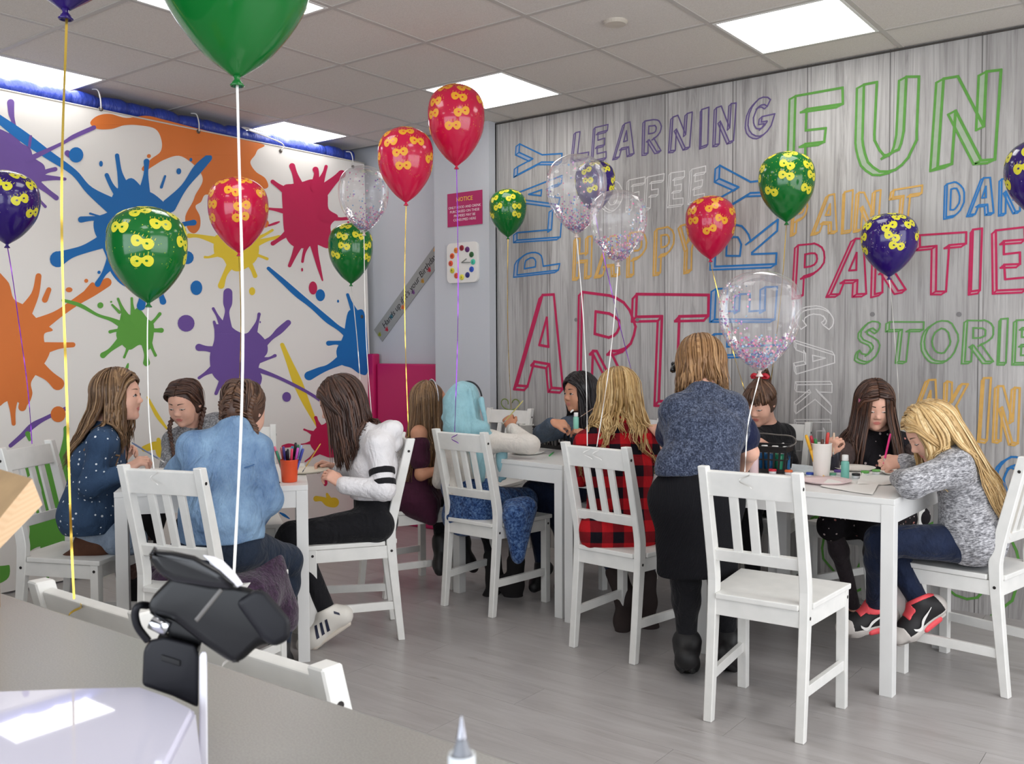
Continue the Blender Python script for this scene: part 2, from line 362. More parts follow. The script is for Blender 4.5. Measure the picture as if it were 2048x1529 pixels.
# ------------------------------------------------------------------ lettering on the mural
# unit-box block letters: outer loop (+ inner loops)
def arc(cx, cy, rx, ry, a0, a1, n=9):
    return [(cx + rx * math.cos(math.radians(a0 + (a1 - a0) * i / (n - 1))), cy + ry * math.sin(math.radians(a0 + (a1 - a0) * i / (n - 1)))) for i in range(n)]
GLYPH = {
 'A': [[(0, 0), (.38, 1), (.62, 1), (1, 0), (.76, 0), (.67, .26), (.33, .26), (.24, 0)], [(.40, .44), (.60, .44), (.5, .76)]],
 'R': [[(0, 0), (0, 1), (.5, 1)] + arc(.55, .72, .43, .28, 80, -70) + [(.55, .43), (1, 0), (.74, 0), (.30, .40), (.24, .40), (.24, 0)], [(.24, .58), (.24, .82), (.5, .82)] + arc(.5, .70, .20, .12, 60, -60, 5) + [(.5, .58)]],
 'T': [[(.38, 0), (.38, .8), (0, .8), (0, 1), (1, 1), (1, .8), (.62, .8), (.62, 0)]],
 'P': [[(0, 0), (0, 1), (.5, 1)] + arc(.5, .70, .48, .30, 80, -80) + [(.26, .38), (.26, 0)], [(.26, .56), (.26, .82), (.5, .82)] + arc(.5, .69, .22, .13, 60, -60, 5) + [(.5, .56)]],
 'L': [[(0, 0), (0, 1), (.28, 1), (.28, .2), (1, .2), (1, 0)]],
 'Y': [[(.38, 0), (.38, .45), (0, 1), (.28, 1), (.5, .65), (.72, 1), (1, 1), (.62, .45), (.62, 0)]],
 'E': [[(0, 0), (0, 1), (1, 1), (1, .82), (.28, .82), (.28, .6), (.82, .6), (.82, .42), (.28, .42), (.28, .18), (1, .18), (1, 0)]],
 'F': [[(0, 0), (0, 1), (1, 1), (1, .82), (.26, .82), (.26, .55), (.68, .55), (.68, .38), (.26, .38), (.26, 0)]],
 'N': [[(0, 0), (0, 1), (.25, 1), (.75, .38), (.76, 1), (1, 1), (1, 0), (.76, 0), (.24, .62), (.23, 0)]],
 'I': [[(0, 0), (0, 1), (1, 1), (1, 0)]],
 'U': [[(0, 1)] + [(0, .4)] + arc(.5, .38, .5, .38, 190, 350, 11) + [(1, .4), (1, 1), (.76, 1), (.76, .42)] + arc(.5, .40, .26, .22, -10, -170, 9) + [(.24, .42), (.24, 1)]],
 'G': [arc(.5, .5, .5, .5, 50, 360, 18)[:-1] + [(1, .5), (.52, .5), (.52, .35), (.74, .35)] + arc(.5, .5, .29, .31, -35, -310, 14)],
 'C': [arc(.5, .5, .5, .5, 48, 312, 18) + arc(.5, .5, .28, .30, 310, 50, 14)],
 'O': [arc(.5, .5, .5, .5, 0, 345, 20), arc(.5, .5, .27, .30, 0, 340, 16)],
 'D': [[(0, 0), (0, 1), (.4, 1)] + arc(.4, .5, .6, .5, 80, -80, 11) + [(.4, 0)], [(.25, .18), (.25, .82), (.42, .82)] + arc(.42, .5, .32, .32, 70, -70, 8) + [(.42, .18)]],
 'H': [[(0, 0), (0, 1), (.26, 1), (.26, .6), (.74, .6), (.74, 1), (1, 1), (1, 0), (.74, 0), (.74, .42), (.26, .42), (.26, 0)]],
 'S': [[tuple(p) for p in catmull([(.92, .93), (.7, 1.0), (.35, .98), (.05, .78), (.2, .55), (.6, .46), (.7, .32), (.5, .18), (.22, .2), (.05, .3), (0, .1), (.3, 0), (.7, .02), (1, .25), (.92, .52), (.6, .62), (.35, .7), (.38, .8), (.6, .84), (.85, .76)], 2, True)]],
 'K': [[(0, 0), (0, 1), (.25, 1), (.25, .6), (.72, 1), (1, 1), (.48, .54), (1, 0), (.70, 0), (.25, .42), (.25, 0)]],
}
def print_mat(name, c):
    return mat(name, c, 0.65, spec=0.25, vary=0.06, vscale=30)
COLS = {'crimson': srgb(182, 40, 84), 'green': srgb(92, 150, 68), 'blue': srgb(46, 114, 176), 'purple': srgb(100, 86, 132), 'yellow': srgb(206, 162, 88), 'white': srgb(222, 220, 218), 'palegreen': srgb(98, 150, 84)}
def letter(ch, quad, colname, lw=0.010, ext=(-.09, -.05), side_fill=True, yoff=0.0):
    """quad: wall (x,z) of lower-left, lower-right, upper-left corners of the letter box"""
    ll, lr, ul = [np.array(q, float) for q in quad]; ex, ez = lr - ll, ul - ll
    V, F, MI = [], [], []; cnt = [0]
    def w2(p): return ll + p[0] * ex + p[1] * ez
    def seg(p, q, wd, lay, mi=0):
        d = q - p; L = np.linalg.norm(d)
        if L < 1e-5: return
        d /= L; nn = np.array([-d[1], d[0]]) * wd / 2; p = p - d * wd * 0.35; q = q + d * wd * 0.35
        o = len(V); cnt[0] += 1
        for s in (p + nn, p - nn, q - nn, q + nn): V.append((s[0], YM - 0.0012 - lay - cnt[0] * 2e-5 - yoff, s[1]))
        F.append((o, o + 1, o + 2, o + 3)); MI.append(mi)
    e = ext[0] * ex * (np.linalg.norm(ez) / max(np.linalg.norm(ex), 1e-3)) ** 0.5 + ext[1] * ez
    for loop in GLYPH[ch]:
        pts = [w2((p[0] + random.uniform(-.018, .018), p[1] + random.uniform(-.012, .012))) for p in loop]
        n = len(pts); ar = sum(pts[i][0] * pts[(i + 1) % n][1] - pts[(i + 1) % n][0] * pts[i][1] for i in range(n))
        sgn = 1 if ar > 0 else -1
        if loop is not GLYPH[ch][0]: sgn = -sgn
        vis = []
        for i in range(n):
            p, q = pts[i], pts[(i + 1) % n]; d = q - p
            nrm = np.array([d[1], -d[0]]) * sgn
            vis.append(nrm.dot(e) > 1e-6)
        for i in range(n):
            p, q = pts[i], pts[(i + 1) % n]
            seg(p, q, lw, 0.0006)
            if vis[i] and loop is GLYPH[ch][0]:
                seg(p + e, q + e, lw * 0.9, 0.0004)
                if side_fill:
                    o = len(V)
                    for s in (p, q, q + e, p + e): V.append((s[0], YM - 0.0012 - yoff, s[1]))
                    F.append((o, o + 1, o + 2, o + 3)); MI.append(1)
                sharp = True
                for a_, b_ in ((i, (i - 1) % n), ((i + 1) % n, (i + 1) % n)):
                    d0 = pts[i] - pts[(i - 1) % n]; 
                    if n < 14 or not vis[b_]: seg(pts[a_], pts[a_] + e, lw * 0.8, 0.0003)
    c = COLS[colname]; base = srgb(190, 187, 186)
    side = tuple(0.42 * c[k] + 0.58 * base[k] for k in range(3)) + (1,)
    mats = [print_mat('paint_' + colname, c), print_mat('paint_pale_' + colname, side)]
    o = mesh_obj('letter', V, F, None, mw, False, mats, MI)
    return o
def W(px, py):
    p = on_y(px, py, YM); return (p[0], p[2])
def word(chars, boxes, col, lw=0.010, **k):
    """boxes: per letter pixel corners (lower-left, lower-right, upper-left)"""
    for ch, (a, b, c) in zip(chars, boxes): letter(ch, (W(*a), W(*b), W(*c)), col, lw, **k)
word('ART', [((1035, 770), (1128, 778), (1050, 588)), ((1160, 772), (1268, 800), (1166, 583)), ((1266, 800), (1408, 810), (1276, 590))], 'crimson', 0.017, ext=(-.05, -.045), side_fill=False)
# FUN
word('FUN', [((1585, 352), (1678, 342), (1592, 192)), ((1722, 348), (1832, 336), (1728, 170)), ((1876, 334), (1992, 318), (1886, 160))], 'green', 0.013, ext=(-.10, -.03))
word('LEARNING', [((1145, 322), (1176, 316), (1152, 265)), ((1186, 322), (1212, 316), (1190, 256)), ((1230, 316), (1268, 308), (1236, 250)), ((1288, 308), (1322, 302), (1290, 243)), ((1342, 302), (1380, 294), (1346, 234)), ((1402, 294), (1416, 290), (1404, 219)), ((1430, 290), (1468, 282), (1434, 215)), ((1494, 278), (1546, 266), (1500, 202))], 'purple', 0.008)
word('PLAY', [((1118, 540), (1122, 496), (1034, 550)), ((1120, 474), (1124, 418), (1034, 480)), ((1118, 410), (1124, 352), (1034, 420)), ((1120, 348), (1126, 284), (1034, 350))], 'blue', 0.010, ext=(-.06, .08))
word('TERY', [((1556, 735), (1556, 665), (1430, 735)), ((1550, 640), (1554, 575), (1430, 640)), ((1552, 528), (1556, 440), (1430, 535)), ((1552, 420), (1556, 322), (1436, 425))], 'blue', 0.011, ext=(-.06, .08))
word('OFFEE', [((1205, 424), (1244, 420), (1208, 366)), ((1256, 421), (1288, 416), (1258, 360)), ((1292, 417), (1325, 412), (1296, 354)), ((1338, 412), (1366, 408), (1342, 346)), ((1380, 406), (1408, 400), (1384, 338))], 'white', 0.006, side_fill=False)
word('HAPPY', [((1150, 556), (1182, 552), (1152, 478)), ((1195, 552), (1240, 548), (1204, 476)), ((1258, 550), (1292, 546), (1260, 466)), ((1312, 546), (1348, 540), (1314, 458)), ((1360, 544), (1396, 538), (1362, 452))], 'yellow', 0.011)
word('PAINT', [((1585, 468), (1612, 462), (1590, 400)), ((1628, 466), (1674, 462), (1640, 392)), ((1686, 464), (1702, 460), (1690, 384)), ((1712, 460), (1756, 456), (1718, 386)), ((1780, 458), (1836, 450), (1788, 380))], 'yellow', 0.009)
word('DANCE', [((1892, 434), (1928, 428), (1894, 368)), ((1940, 430), (1988, 426), (1950, 358)), ((2002, 428), (2040, 422), (2004, 358)), ((2060, 424), (2100, 418), (2064, 350)), ((2110, 418), (2150, 410), (2114, 344))], 'blue', 0.008)
word('PARTIES', [((1592, 592), (1648, 586), (1596, 492)), ((1662, 590), (1732, 588), (1684, 480)), ((1750, 588), (1812, 580), (1752, 478)), ((1836, 586), (1930, 582), (1840, 472)), ((1942, 584), (1960, 582), (1946, 460)), ((1994, 582), (2052, 578), (1992, 462)), ((2072, 580), (2130, 572), (2074, 456))], 'crimson', 0.010)
word('STORIES', [((1714, 724), (1756, 722), (1722, 646)), ((1772, 722), (1840, 724), (1780, 644)), ((1848, 724), (1914, 724), (1852, 642)), ((1930, 724), (1986, 724), (1934, 642)), ((1998, 726), (2012, 726), (2002, 638)), ((2030, 726), (2070, 726), (2034, 640)), ((2086, 726), (2130, 724), (2088, 636))], 'palegreen', 0.008)
word('CAKE', [((1594, 618), (1594, 666), (1668, 618)), ((1592, 686), (1592, 748), (1670, 686)), ((1594, 770), (1592, 828), (1664, 770)), ((1592, 846), (1590, 902), (1664, 846))], 'white', 0.006, side_fill=False)
#word('BAKING', [((1770, 840), (1806, 842), (1774, 758)), ((1824, 840), (1876, 846), (1838, 758)), ((1892, 862), (1934, 868), (1894, 764)), ((1960, 878), (1974, 880), (1968, 756)), ((1992, 880), (2036, 886), (1996, 772)), ((2056, 886), (2100, 890), (2060, 776))][1:] and [((1824, 840), (1876, 846), (1838, 758))], 'yellow', 0.010) if False else None
word('AKING', [((1824, 850), (1876, 856), (1838, 758)), ((1892, 862), (1934, 868), (1894, 764)), ((1960, 878), (1974, 880), (1968, 756)), ((1992, 880), (2036, 886), (1996, 772)), ((2056, 886), (2110, 890), (2060, 776))], 'yellow', 0.010)
word('G', [((1992, 1006), (2062, 1012), (1996, 912))], 'blue', 0.010)
word('OO', [((1612, 1170), (1760, 1200), (1612, 1010)), ((1830, 1230), (2040, 1252), (1830, 1020))], 'green', 0.012)
# ------------------------------------------------------------------ chairs and tables
t = NT('white_painted_wood'); _f = t.noise(t.coord('Object', (1, 1, 1)), 14, 3)
t.p(Base_Color=t.ramp(_f, [(0.3, srgb(228, 228, 224)), (0.7, srgb(238, 237, 233))]), Roughness=0.38); M_chair = t.m
M_bolt = mat('dark_bolt_hole', srgb(38, 34, 32), 0.5, 0.3)
M_table = mat('white_table_foil', srgb(232, 232, 230), 0.32, vary=0.02)

def make_chair():
    r = empty('dining_chair')
    for s in (-1, 1):
        x0, x1 = (0.145, 0.177) if s > 0 else (-0.177, -0.145)
        ry = catmull([(-.188, 0), (-.168, .22), (-.152, .44), (-.162, .56), (-.242, .9)], 4)
        fy = catmull([(-.158, 0), (-.132, .22), (-.110, .44), (-.118, .56), (-.206, .9)], 4)
        mb = MB(); n = len(ry)
        for i in range(n - 1):
            a, b, c, d = ry[i], fy[i], fy[i + 1], ry[i + 1]
            V = [(x, *p) for x in (x0, x1) for p in (a, b, c, d)]
            Fc = [(0, 4, 5, 1), (1, 5, 6, 2), (2, 6, 7, 3), (3, 7, 4, 0), (0, 1, 2, 3), (7, 6, 5, 4)]
            if i > 0: Fc.remove((0, 4, 5, 1))
            if i < n - 2: Fc.remove((2, 6, 7, 3))
            mb.add(V, Fc)
        o = mb.build('rear_leg', M_chair, r)
        bm = bmesh.new(); bm.from_mesh(o.data); bmesh.ops.remove_doubles(bm, verts=bm.verts, dist=1e-5)
        bmesh.ops.recalc_face_normals(bm, faces=bm.faces)
        bmesh.ops.bevel(bm, geom=[e for e in bm.edges if e.calc_face_angle(0) > 1.0], offset=0.003, segments=1, affect='EDGES'); bm.to_mesh(o.data); bm.free()
        xf0, xf1 = (0.1675, 0.2025) if s > 0 else (-0.2025, -0.1675)
        MB().box(xf0, xf1, .194, .229, 0, .43).build('front_leg', M_chair, r, bevel=0.003)
        MB().bar((s * .161, -.125, .40), (s * .188, .200, .40), .020, .056).build('side_apron', M_chair, r, bevel=0.002)
        MB().bar((s * .161, -.145, .158), (s * .187, .200, .158), .018, .036).build('stretcher', M_chair, r, bevel=0.002)
        xo = s * .1772
        for q in ((xo, -.132, .405), (s * .2025, .212, .405), (xo, -.212, .845)):
            MB().lathe([(.006, 0), (.006, .0012), (0, .0014)], q, 10, (s, 0, 0)).build('bolt_hole', M_bolt, r)
    MB().prism([(-.145, -.16), (.145, -.16), (.145, -.104), (.180, -.104), (.208, .24), (-.208, .24), (-.180, -.104), (-.145, -.104)], 2, .43, .45).build('seat', M_chair, r, bevel=0.004)
    MB().box(-.146, .146, -.150, -.130, .372, .428).build('rear_apron', M_chair, r, bevel=0.002)
    MB().box(-.168, .168, .200, .220, .372, .428).build('front_apron', M_chair, r, bevel=0.002)
    def yl(z): return -.140 - (z - .56) * .0837 / .34
    MB().bar((-.146, yl(.842), .842), (.146, yl(.842), .842), .020, .088, up=(0, -.24, 1)).build('top_rail', M_chair, r, bevel=0.003)
    MB().bar((-.146, yl(.585), .585), (.146, yl(.585), .585), .020, .042, up=(0, -.24, 1)).build('lower_rail', M_chair, r, bevel=0.003)
    for x in (-.064, 0, .064):
        MB().bar((x, yl(.60), .60), (x, yl(.80), .80), .031, .012, up=(0, 1, 0)).build('slat', M_chair, r, bevel=0.002)
    return r
CHAIRS = {   # x, y, turn, label
 'A': (-.187, -2.582, -61.5, 'white slatted chair the girl in polka-dot denim kneels on'),
 'B': (.723, -2.576, 17.9, 'white slatted chair with silver ribbon tied on, behind the girl in pale denim'),
 'C': (.773, -.936, -3.2, 'white slatted chair holding the girl in the blue headscarf'),
 'D': (1.665, -1.103, -6.3, 'white slatted chair under the girl in the red checked shirt'),
 'E': (2.466, -1.471, 2.3, 'empty white slatted chair standing alone in front of the table, biggest in view'),
 'F': (2.962, -.604, 78.3, 'white slatted chair under the blonde girl in the grey jumper'),
 'G': (.574, -1.657, 140.9, 'white slatted chair seen from the side under the girl in the white hoodie'),
 'H': (.18, -.963, -20.7, 'white slatted chair under the girl in the maroon dress'),
 'I': (-.014, .054, 183.2, 'empty white slatted chair against the board wall, with a gold ribbon tied on'),
 'J': (1.82, .02, 182, 'white slatted chair behind the girl in the black cardigan'),
 'K': (.98, -.10, 160, 'white slatted chair under the dark-haired girl in the denim jacket'),
 'L': (2.37, .03, 160, 'white slatted chair under the girl in the black flowered dress'),
 'M': (-.23, -1.70, 231, 'white slatted chair by the splat banner under the girl with two plaits'),
 'N': (2.218, -3.605, 0, 'white slatted chair tucked behind the counter with a gold ribbon on its top rail'),
 'O': (2.644, -3.605, 0, 'white slatted chair behind the counter, right under the black display'),
}
_proto = make_chair(); CH = {}
for i, (k, (x, y, a, lab)) in enumerate(CHAIRS.items()):
    o = _proto if i == 0 else copy_tree(_proto)
    o.location = (x, y, 0); o.rotation_euler = (0, 0, math.radians(a)); tag(o, lab, 'chair', 'white dining chairs'); CH[k] = o
def chair_pt(k, lx, ly, z):
    x, y, a, _ = CHAIRS[k]; c, s = math.cos(math.radians(a)), math.sin(math.radians(a))
    return np.array([x + c * lx - s * ly, y + s * lx + c * ly, z])

def make_table():
    r = empty('square_table')
    MB().box(-.375, .375, -.375, .375, .718, .74).build('tabletop', M_table, r, bevel=0.002)
    for s in (-1, 1):
        MB().box(-.326, .326, s * .362 - .009, s * .362 + .009, .648, .718).build('apron', M_table, r)
        MB().box(s * .362 - .009, s * .362 + .009, -.326, .326, .648, .718).build('apron', M_table, r)
        for u in (-1, 1):
            MB().box(min(s * .374, s * .326), max(s * .374, s * .326), min(u * .374, u * .326), max(u * .374, u * .326), 0, .718).build('leg', M_table, r, bevel=0.002)
    return r
TABLES = [(.188, -2.122, 50.7, 'white square table with the orange cup of felt pens, near the splat banner'),
          (.872, -.535, -5.0, 'white square table under the black basket beside the girl in the headscarf'),
          (1.64, -.62, -2.5, 'white square table between the checked shirt girl and the standing woman'),
          (2.40, -.672, -1.5, 'white square table with the white paper cup, by the blonde girl in grey')]
_pt = make_table()
for i, (x, y, a, lab) in enumerate(TABLES):
    o = _pt if i == 0 else copy_tree(_pt)
    o.location = (x, y, 0); o.rotation_euler = (0, 0, math.radians(a)); tag(o, lab, 'table', 'white square tables')

# ------------------------------------------------------------------ splat banner
t = NT('banner_vinyl_white'); _n = t.noise(t.coord('Object', (1, .7, 1.6)), 1.3, 2)
t.p(Base_Color=srgb(238, 234, 228), Roughness=0.42, Specular_IOR_Level=0.4); t.bump(_n, 0.35, 0.05); M_ban = t.m
BAN = empty('splat_banner', (XBAN, -1.6, 1.3)); tag(BAN, 'large white banner printed with coloured paint splats, hung along the soft play frame', 'banner')
def ban_x(y, z):      # the sheet billows a little
    return XBAN + 0.025 * math.sin(y * 2.1 + 0.6) * math.sin(z * 1.1) + 0.03 * math.exp(-((z - 0.9) ** 2) / .5) * math.sin(y * 1.3 + 2.0)
ys = np.linspace(-4.2, 0.325, 61); zs = np.linspace(0.012, 2.665, 37)
V = [(ban_x(y, z), y, z) for z in zs for y in ys]; n = len(ys)
F = [(j * n + i, j * n + i + 1, (j + 1) * n + i + 1, (j + 1) * n + i) for j in range(len(zs) - 1) for i in range(n - 1)]
o = mesh_obj('sheet', V, F, M_ban, None, True); o.parent = BAN; o.location = -Vector(BAN.location)
def splat(name, colr, core=None, drips=(), dots=(), lay=1):
    """core: smoothed pixel polygon; drips: [(px,py,r),...] tapered tongues; dots: (px,py,rx,ry)"""
    V, F = [], []
    def put(pts):
        o = len(V)
        for p in pts:
            q = on_x(p[0], p[1], XBAN); V.append((ban_x(q[1], q[2]) + 0.0008 + 0.0003 * lay + 4e-6 * len(V), q[1], q[2]))
        return o
    if core is not None:
        P = catmull(core, 5, True)
        from mathutils.geometry import tessellate_polygon
        tri = tessellate_polygon([[Vector((p[0], p[1], 0)) for p in P]])
        o = put(P); F += [tuple(i + o for i in f) for f in tri]
    for d in drips:
        d = np.array(d, float); P = catmull(d, 5); m = len(P); V0 = []
        for i in range(m):
            tg = nz(P[min(i + 1, m - 1)][:2] - P[max(i - 1, 0)][:2]); nn = np.array([-tg[1], tg[0]]); r = max(P[i][2], 1.0)
            V0 += [P[i][:2] + nn * r, P[i][:2] - nn * r]
        o = put(V0); F += [(o + 2 * i, o + 2 * i + 1, o + 2 * i + 3, o + 2 * i + 2) for i in range(m - 1)]
        for e in (0, m - 1):
            c = P[e][:2]; r = max(P[e][2], 1.0); ring = [c + r * np.array([math.cos(a), math.sin(a)]) for a in np.linspace(0, 2 * PI, 14, endpoint=False)]
            o = put(ring); F.append(tuple(range(o, o + 14)))
    for (x, y, rx, ry) in dots:
        ring = [(x + rx * math.cos(a), y + ry * math.sin(a)) for a in np.linspace(0, 2 * PI, 18, endpoint=False)]
        o = put(ring); F.append(tuple(range(o, o + 18)))
    ob = mesh_obj(name, V, F, mat('print_' + name.split('_splat')[0], colr, 0.45, vary=0.05, vscale=2), None)
    ob.parent = BAN; ob.location = -Vector(BAN.location)
    return ob
def s1(L): return [(x * .3662, y * .3662 + 140, *[r * .3662 for r in rest]) for x, y, *rest in L]
def s5(L): return [(x * .3662, y * .3662 + 600, *[r * .3662 for r in rest]) for x, y, *rest in L]
C_OR, C_BL, C_PU, C_GR, C_DG, C_CR, C_YE = srgb(226, 122, 52), srgb(12, 110, 184), srgb(112, 82, 158), srgb(98, 168, 66), srgb(66, 132, 36), srgb(200, 34, 84), srgb(240, 208, 56)
splat('blue_splat', C_BL, s1([(610, 700), (650, 640), (720, 590), (790, 650), (850, 680), (915, 740), (930, 800), (960, 860), (960, 960), (910, 1050), (890, 1150), (800, 1210), (680, 1180), (610, 1110), (585, 1030), (555, 960), (515, 880), (520, 810), (600, 770)]),
      [s1([(-20, 262, 22), (120, 365, 30), (260, 465, 24), (400, 560, 18), (490, 660, 22), (640, 760, 50)]), s1([(640, 468, 12), (655, 560, 14), (680, 650, 34)]), s1([(583, 575, 12), (615, 640, 14), (680, 720, 30)]),
       s1([(803, 500, 16), (800, 570, 13), (790, 680, 36)]), s1([(1142, 480, 20), (1085, 540, 26), (1010, 640, 18), (930, 740, 40)]), s1([(440, 818, 17), (520, 812, 13), (620, 830, 30)]), s1([(490, 785, 6), (540, 800, 6), (620, 830, 18)]),
       s1([(310, 1035, 44), (380, 1005, 26), (470, 975, 24), (600, 920, 44)]), s1([(533, 1170, 16), (570, 1110, 14), (620, 1040, 40)]), s1([(1065, 833, 16), (1000, 845, 14), (900, 880, 40)]),
       s1([(897, 1265, 18), (880, 1210, 14), (850, 1120, 30)]), s1([(1030, 1025, 36), (980, 1000, 24), (900, 960, 40)]), s1([(775, 1290, 24), (785, 1240, 20), (790, 1180, 30)]), s1([(905, 580, 6), (885, 640, 8)])],
      [(x, y, rx * .3662, ry * .3662) for (x, y), (rx, ry) in zip(s1([(412, 465), (550, 513), (980, 553), (1080, 1190), (540, 1106), (1045, 490)]), [(40, 42), (10, 16), (13, 17), (32, 40), (9, 9), (8, 10)])], 3)
splat('orange_splat', C_OR, s1([(492, 290), (530, 252), (600, 240), (690, 262), (800, 250), (900, 272), (1000, 298), (1150, 336), (1300, 372), (1442, 408), (1410, 435), (1395, 465), (1370, 505), (1400, 555), (1450, 590), (1468, 635), (1440, 648), (1390, 610), (1300, 640), (1200, 690), (1130, 680), (1105, 720), (1075, 745), (1100, 800), (1100, 860), (1070, 892), (1035, 870), (1020, 800), (1060, 720), (1075, 680), (1112, 610), (1100, 560), (1050, 505), (980, 468), (900, 490), (840, 525), (795, 552), (778, 535), (830, 485), (880, 445), (885, 385), (850, 322), (760, 302), (680, 302), (610, 322), (530, 322)]),
      [s1([(1450, 840, 22), (1420, 790, 20), (1360, 700, 40)])], [(s1([(816, 470)])[0][0], s1([(816, 470)])[0][1], 4, 4)], 1)
splat('purple_splat', C_PU, s1([(-60, 330), (60, 355), (110, 400), (160, 430), (180, 480), (235, 520), (240, 570), (215, 620), (150, 650), (60, 570), (-60, 570)]),
      [s1([(55, 180, 20), (58, 240, 16), (68, 290, 12), (70, 380, 36)]), s1([(298, 543, 12), (250, 555, 12), (200, 580, 20)]), s1([(352, 597, 8), (290, 592, 12), (200, 590, 22)]), s1([(303, 700, 14), (250, 660, 14), (170, 600, 24)]),
       s1([(242, 748, 8), (200, 700, 8), (150, 620, 20)]), s1([(163, 365, 8), (155, 420, 8)]), s1([(512, 315, 12), (400, 365, 12), (330, 405, 9), (150, 490, 16)]), s1([(365, 455, 16), (378, 465, 16)])], (), 2)
splat('orange_splat', C_OR, [(-40, 545), (10, 560), (25, 598), (48, 612), (75, 640), (105, 660), (88, 668), (90, 690), (100, 700), (92, 722), (70, 752), (62, 768), (65, 790), (52, 812), (20, 800), (-40, 815)],
      [[(75, 553, 6), (68, 590, 8), (45, 630, 16)], [(215, 565, 9), (185, 583, 10), (150, 605, 8), (110, 632, 9), (60, 660, 20)], [(146, 690, 5), (115, 692, 7), (70, 700, 16)], [(116, 768, 13), (95, 750, 11), (60, 725, 20)], [(45, 815, 8), (50, 790, 10), (40, 760, 20)], [(28, 848, 4), (26, 820, 6), (25, 790, 14)], [(88, 600, 6), (96, 580, 5)], [(172, 585, 5), (185, 570, 5)]],
      [(117, 829, 15, 16), (137, 580, 7, 5), (172, 562, 4, 4)], 2)
splat('green_splat', C_GR, [(240, 645), (248, 618), (262, 630), (278, 616), (298, 638), (310, 650), (308, 680), (300, 700), (282, 690), (262, 700), (246, 690), (234, 672)],
      [[(125, 601, 3), (160, 611, 4), (195, 630, 3), (225, 640, 4), (255, 655, 9)], [(207, 711, 6), (222, 700, 4), (245, 680, 9)], [(250, 715, 2.5), (256, 700, 3), (262, 680, 9)], [(295, 726, 7), (294, 708, 4), (292, 680, 10)], [(313, 711, 3), (306, 696, 3), (295, 670, 8)], [(325, 661, 5), (312, 661, 4), (290, 660, 8)], [(322, 628, 3.5), (310, 642, 3), (295, 655, 7)], [(221, 664, 3.5), (235, 661, 3), (255, 660, 7)], [(265, 597, 2.5), (266, 612, 3), (270, 640, 8)], [(237, 598, 2.5), (243, 612, 3), (255, 640, 8)], [(225, 610, 2), (240, 625, 3)]],
      [(201, 611, 6, 6), (223, 604, 2, 2)], 4)
splat('purple_splat', C_PU, s5([(1180, 140), (1215, 135), (1250, 130), (1290, 165), (1340, 185), (1385, 165), (1430, 200), (1455, 240), (1455, 290), (1425, 330), (1408, 375), (1425, 430), (1395, 490), (1300, 520), (1230, 470), (1165, 410), (1150, 310), (1175, 220)]),
      [s5([(1252, -40, 24), (1250, 20, 24), (1246, 70, 12), (1240, 160, 34)]), s5([(1172, 48, 8), (1195, 90, 8), (1230, 160, 24)]), s5([(1416, 78, 9), (1405, 125, 9), (1370, 210, 30)]), s5([(1568, 125, 15), (1520, 170, 18), (1470, 215, 12), (1400, 270, 34)]), s5([(1495, 305, 9), (1460, 320, 7), (1400, 330, 22)]), s5([(1092, 260, 20), (1140, 268, 15), (1220, 280, 30)]), s5([(1090, 427, 8), (1130, 400, 11), (1200, 360, 34)]), s5([(1180, 512, 9), (1200, 470, 13), (1250, 400, 40)]), s5([(1175, 120, 7), (1190, 170, 12)]), s5([(1410, 385, 13), (1500, 420, 9), (1600, 470, 9), (1680, 515, 8), (1770, 575, 9)])],
      [(x, y, rx * .3662, ry * .3662) for (x, y), (rx, ry) in zip(s5([(1023, 128), (1552, 530), (1420, 122)]), [(46, 46), (23, 27), (4, 6)])], 3)
splat('yellow_splat', C_YE, s1([(1185, 905), (1250, 915), (1320, 890), (1400, 905), (1420, 980), (1395, 1050), (1310, 1100), (1255, 1075), (1225, 1030), (1180, 1005)]),
      [s1([(1040, 905, 13), (1100, 908, 10), (1220, 940, 26)]), s1([(1525, 915, 13), (1470, 925, 9), (1370, 960, 26)]), s1([(1216, 1178, 18), (1240, 1110, 13), (1290, 1030, 30)]), s1([(1398, 1125, 12), (1380, 1080, 12), (1340, 1010, 26)]), s1([(1462, 1032, 8), (1420, 1015, 8), (1360, 1000, 20)]), s1([(1128, 1022, 7), (1160, 1020, 7), (1240, 990, 20)]), s1([(1490, 875, 7), (1440, 905, 8), (1380, 930, 16)])],
      [(*s1([(1381, 1209)])[0], 6, 8)], 2)
splat('crimson_splat', C_CR, s1([(1545, 640), (1600, 622), (1650, 612), (1700, 598), (1760, 610), (1785, 680), (1790, 760), (1840, 800), (1800, 850), (1805, 920), (1785, 975), (1720, 955), (1650, 975), (1590, 955), (1555, 890), (1545, 760)]),
      [s1([(1595, 525, 16), (1612, 575, 15), (1640, 660, 32)]), s1([(1778, 528, 9), (1765, 570, 11), (1730, 650, 30)]), s1([(1862, 570, 22), (1825, 600, 20), (1740, 680, 40)]), s1([(1490, 610, 11), (1530, 640, 14), (1620, 700, 34)]), s1([(1442, 755, 7), (1500, 762, 8), (1600, 780, 22)]), s1([(1492, 948, 12), (1540, 915, 12), (1620, 850, 34)]), s1([(1580, 1070, 9), (1610, 1000, 15), (1650, 900, 34)]), s1([(1648, 1048, 7), (1660, 990, 9), (1690, 920, 22)]), s1([(1752, 1150, 4), (1735, 1080, 10), (1715, 990, 16), (1700, 900, 30)]), s1([(1890, 812, 9), (1840, 815, 10), (1760, 800, 24)]), s1([(1470, 850, 5), (1505, 838, 7), (1525, 830, 4)]), s1([(1720, 545, 16), (1725, 570, 14), (1715, 640, 24)])],
      [(x, y, rx * .3662, ry * .3662) for (x, y), (rx, ry) in zip(s1([(1701, 1192), (1645, 1092), (1893, 834)]), [(22, 36), (5, 10), (6, 6)])], 3)
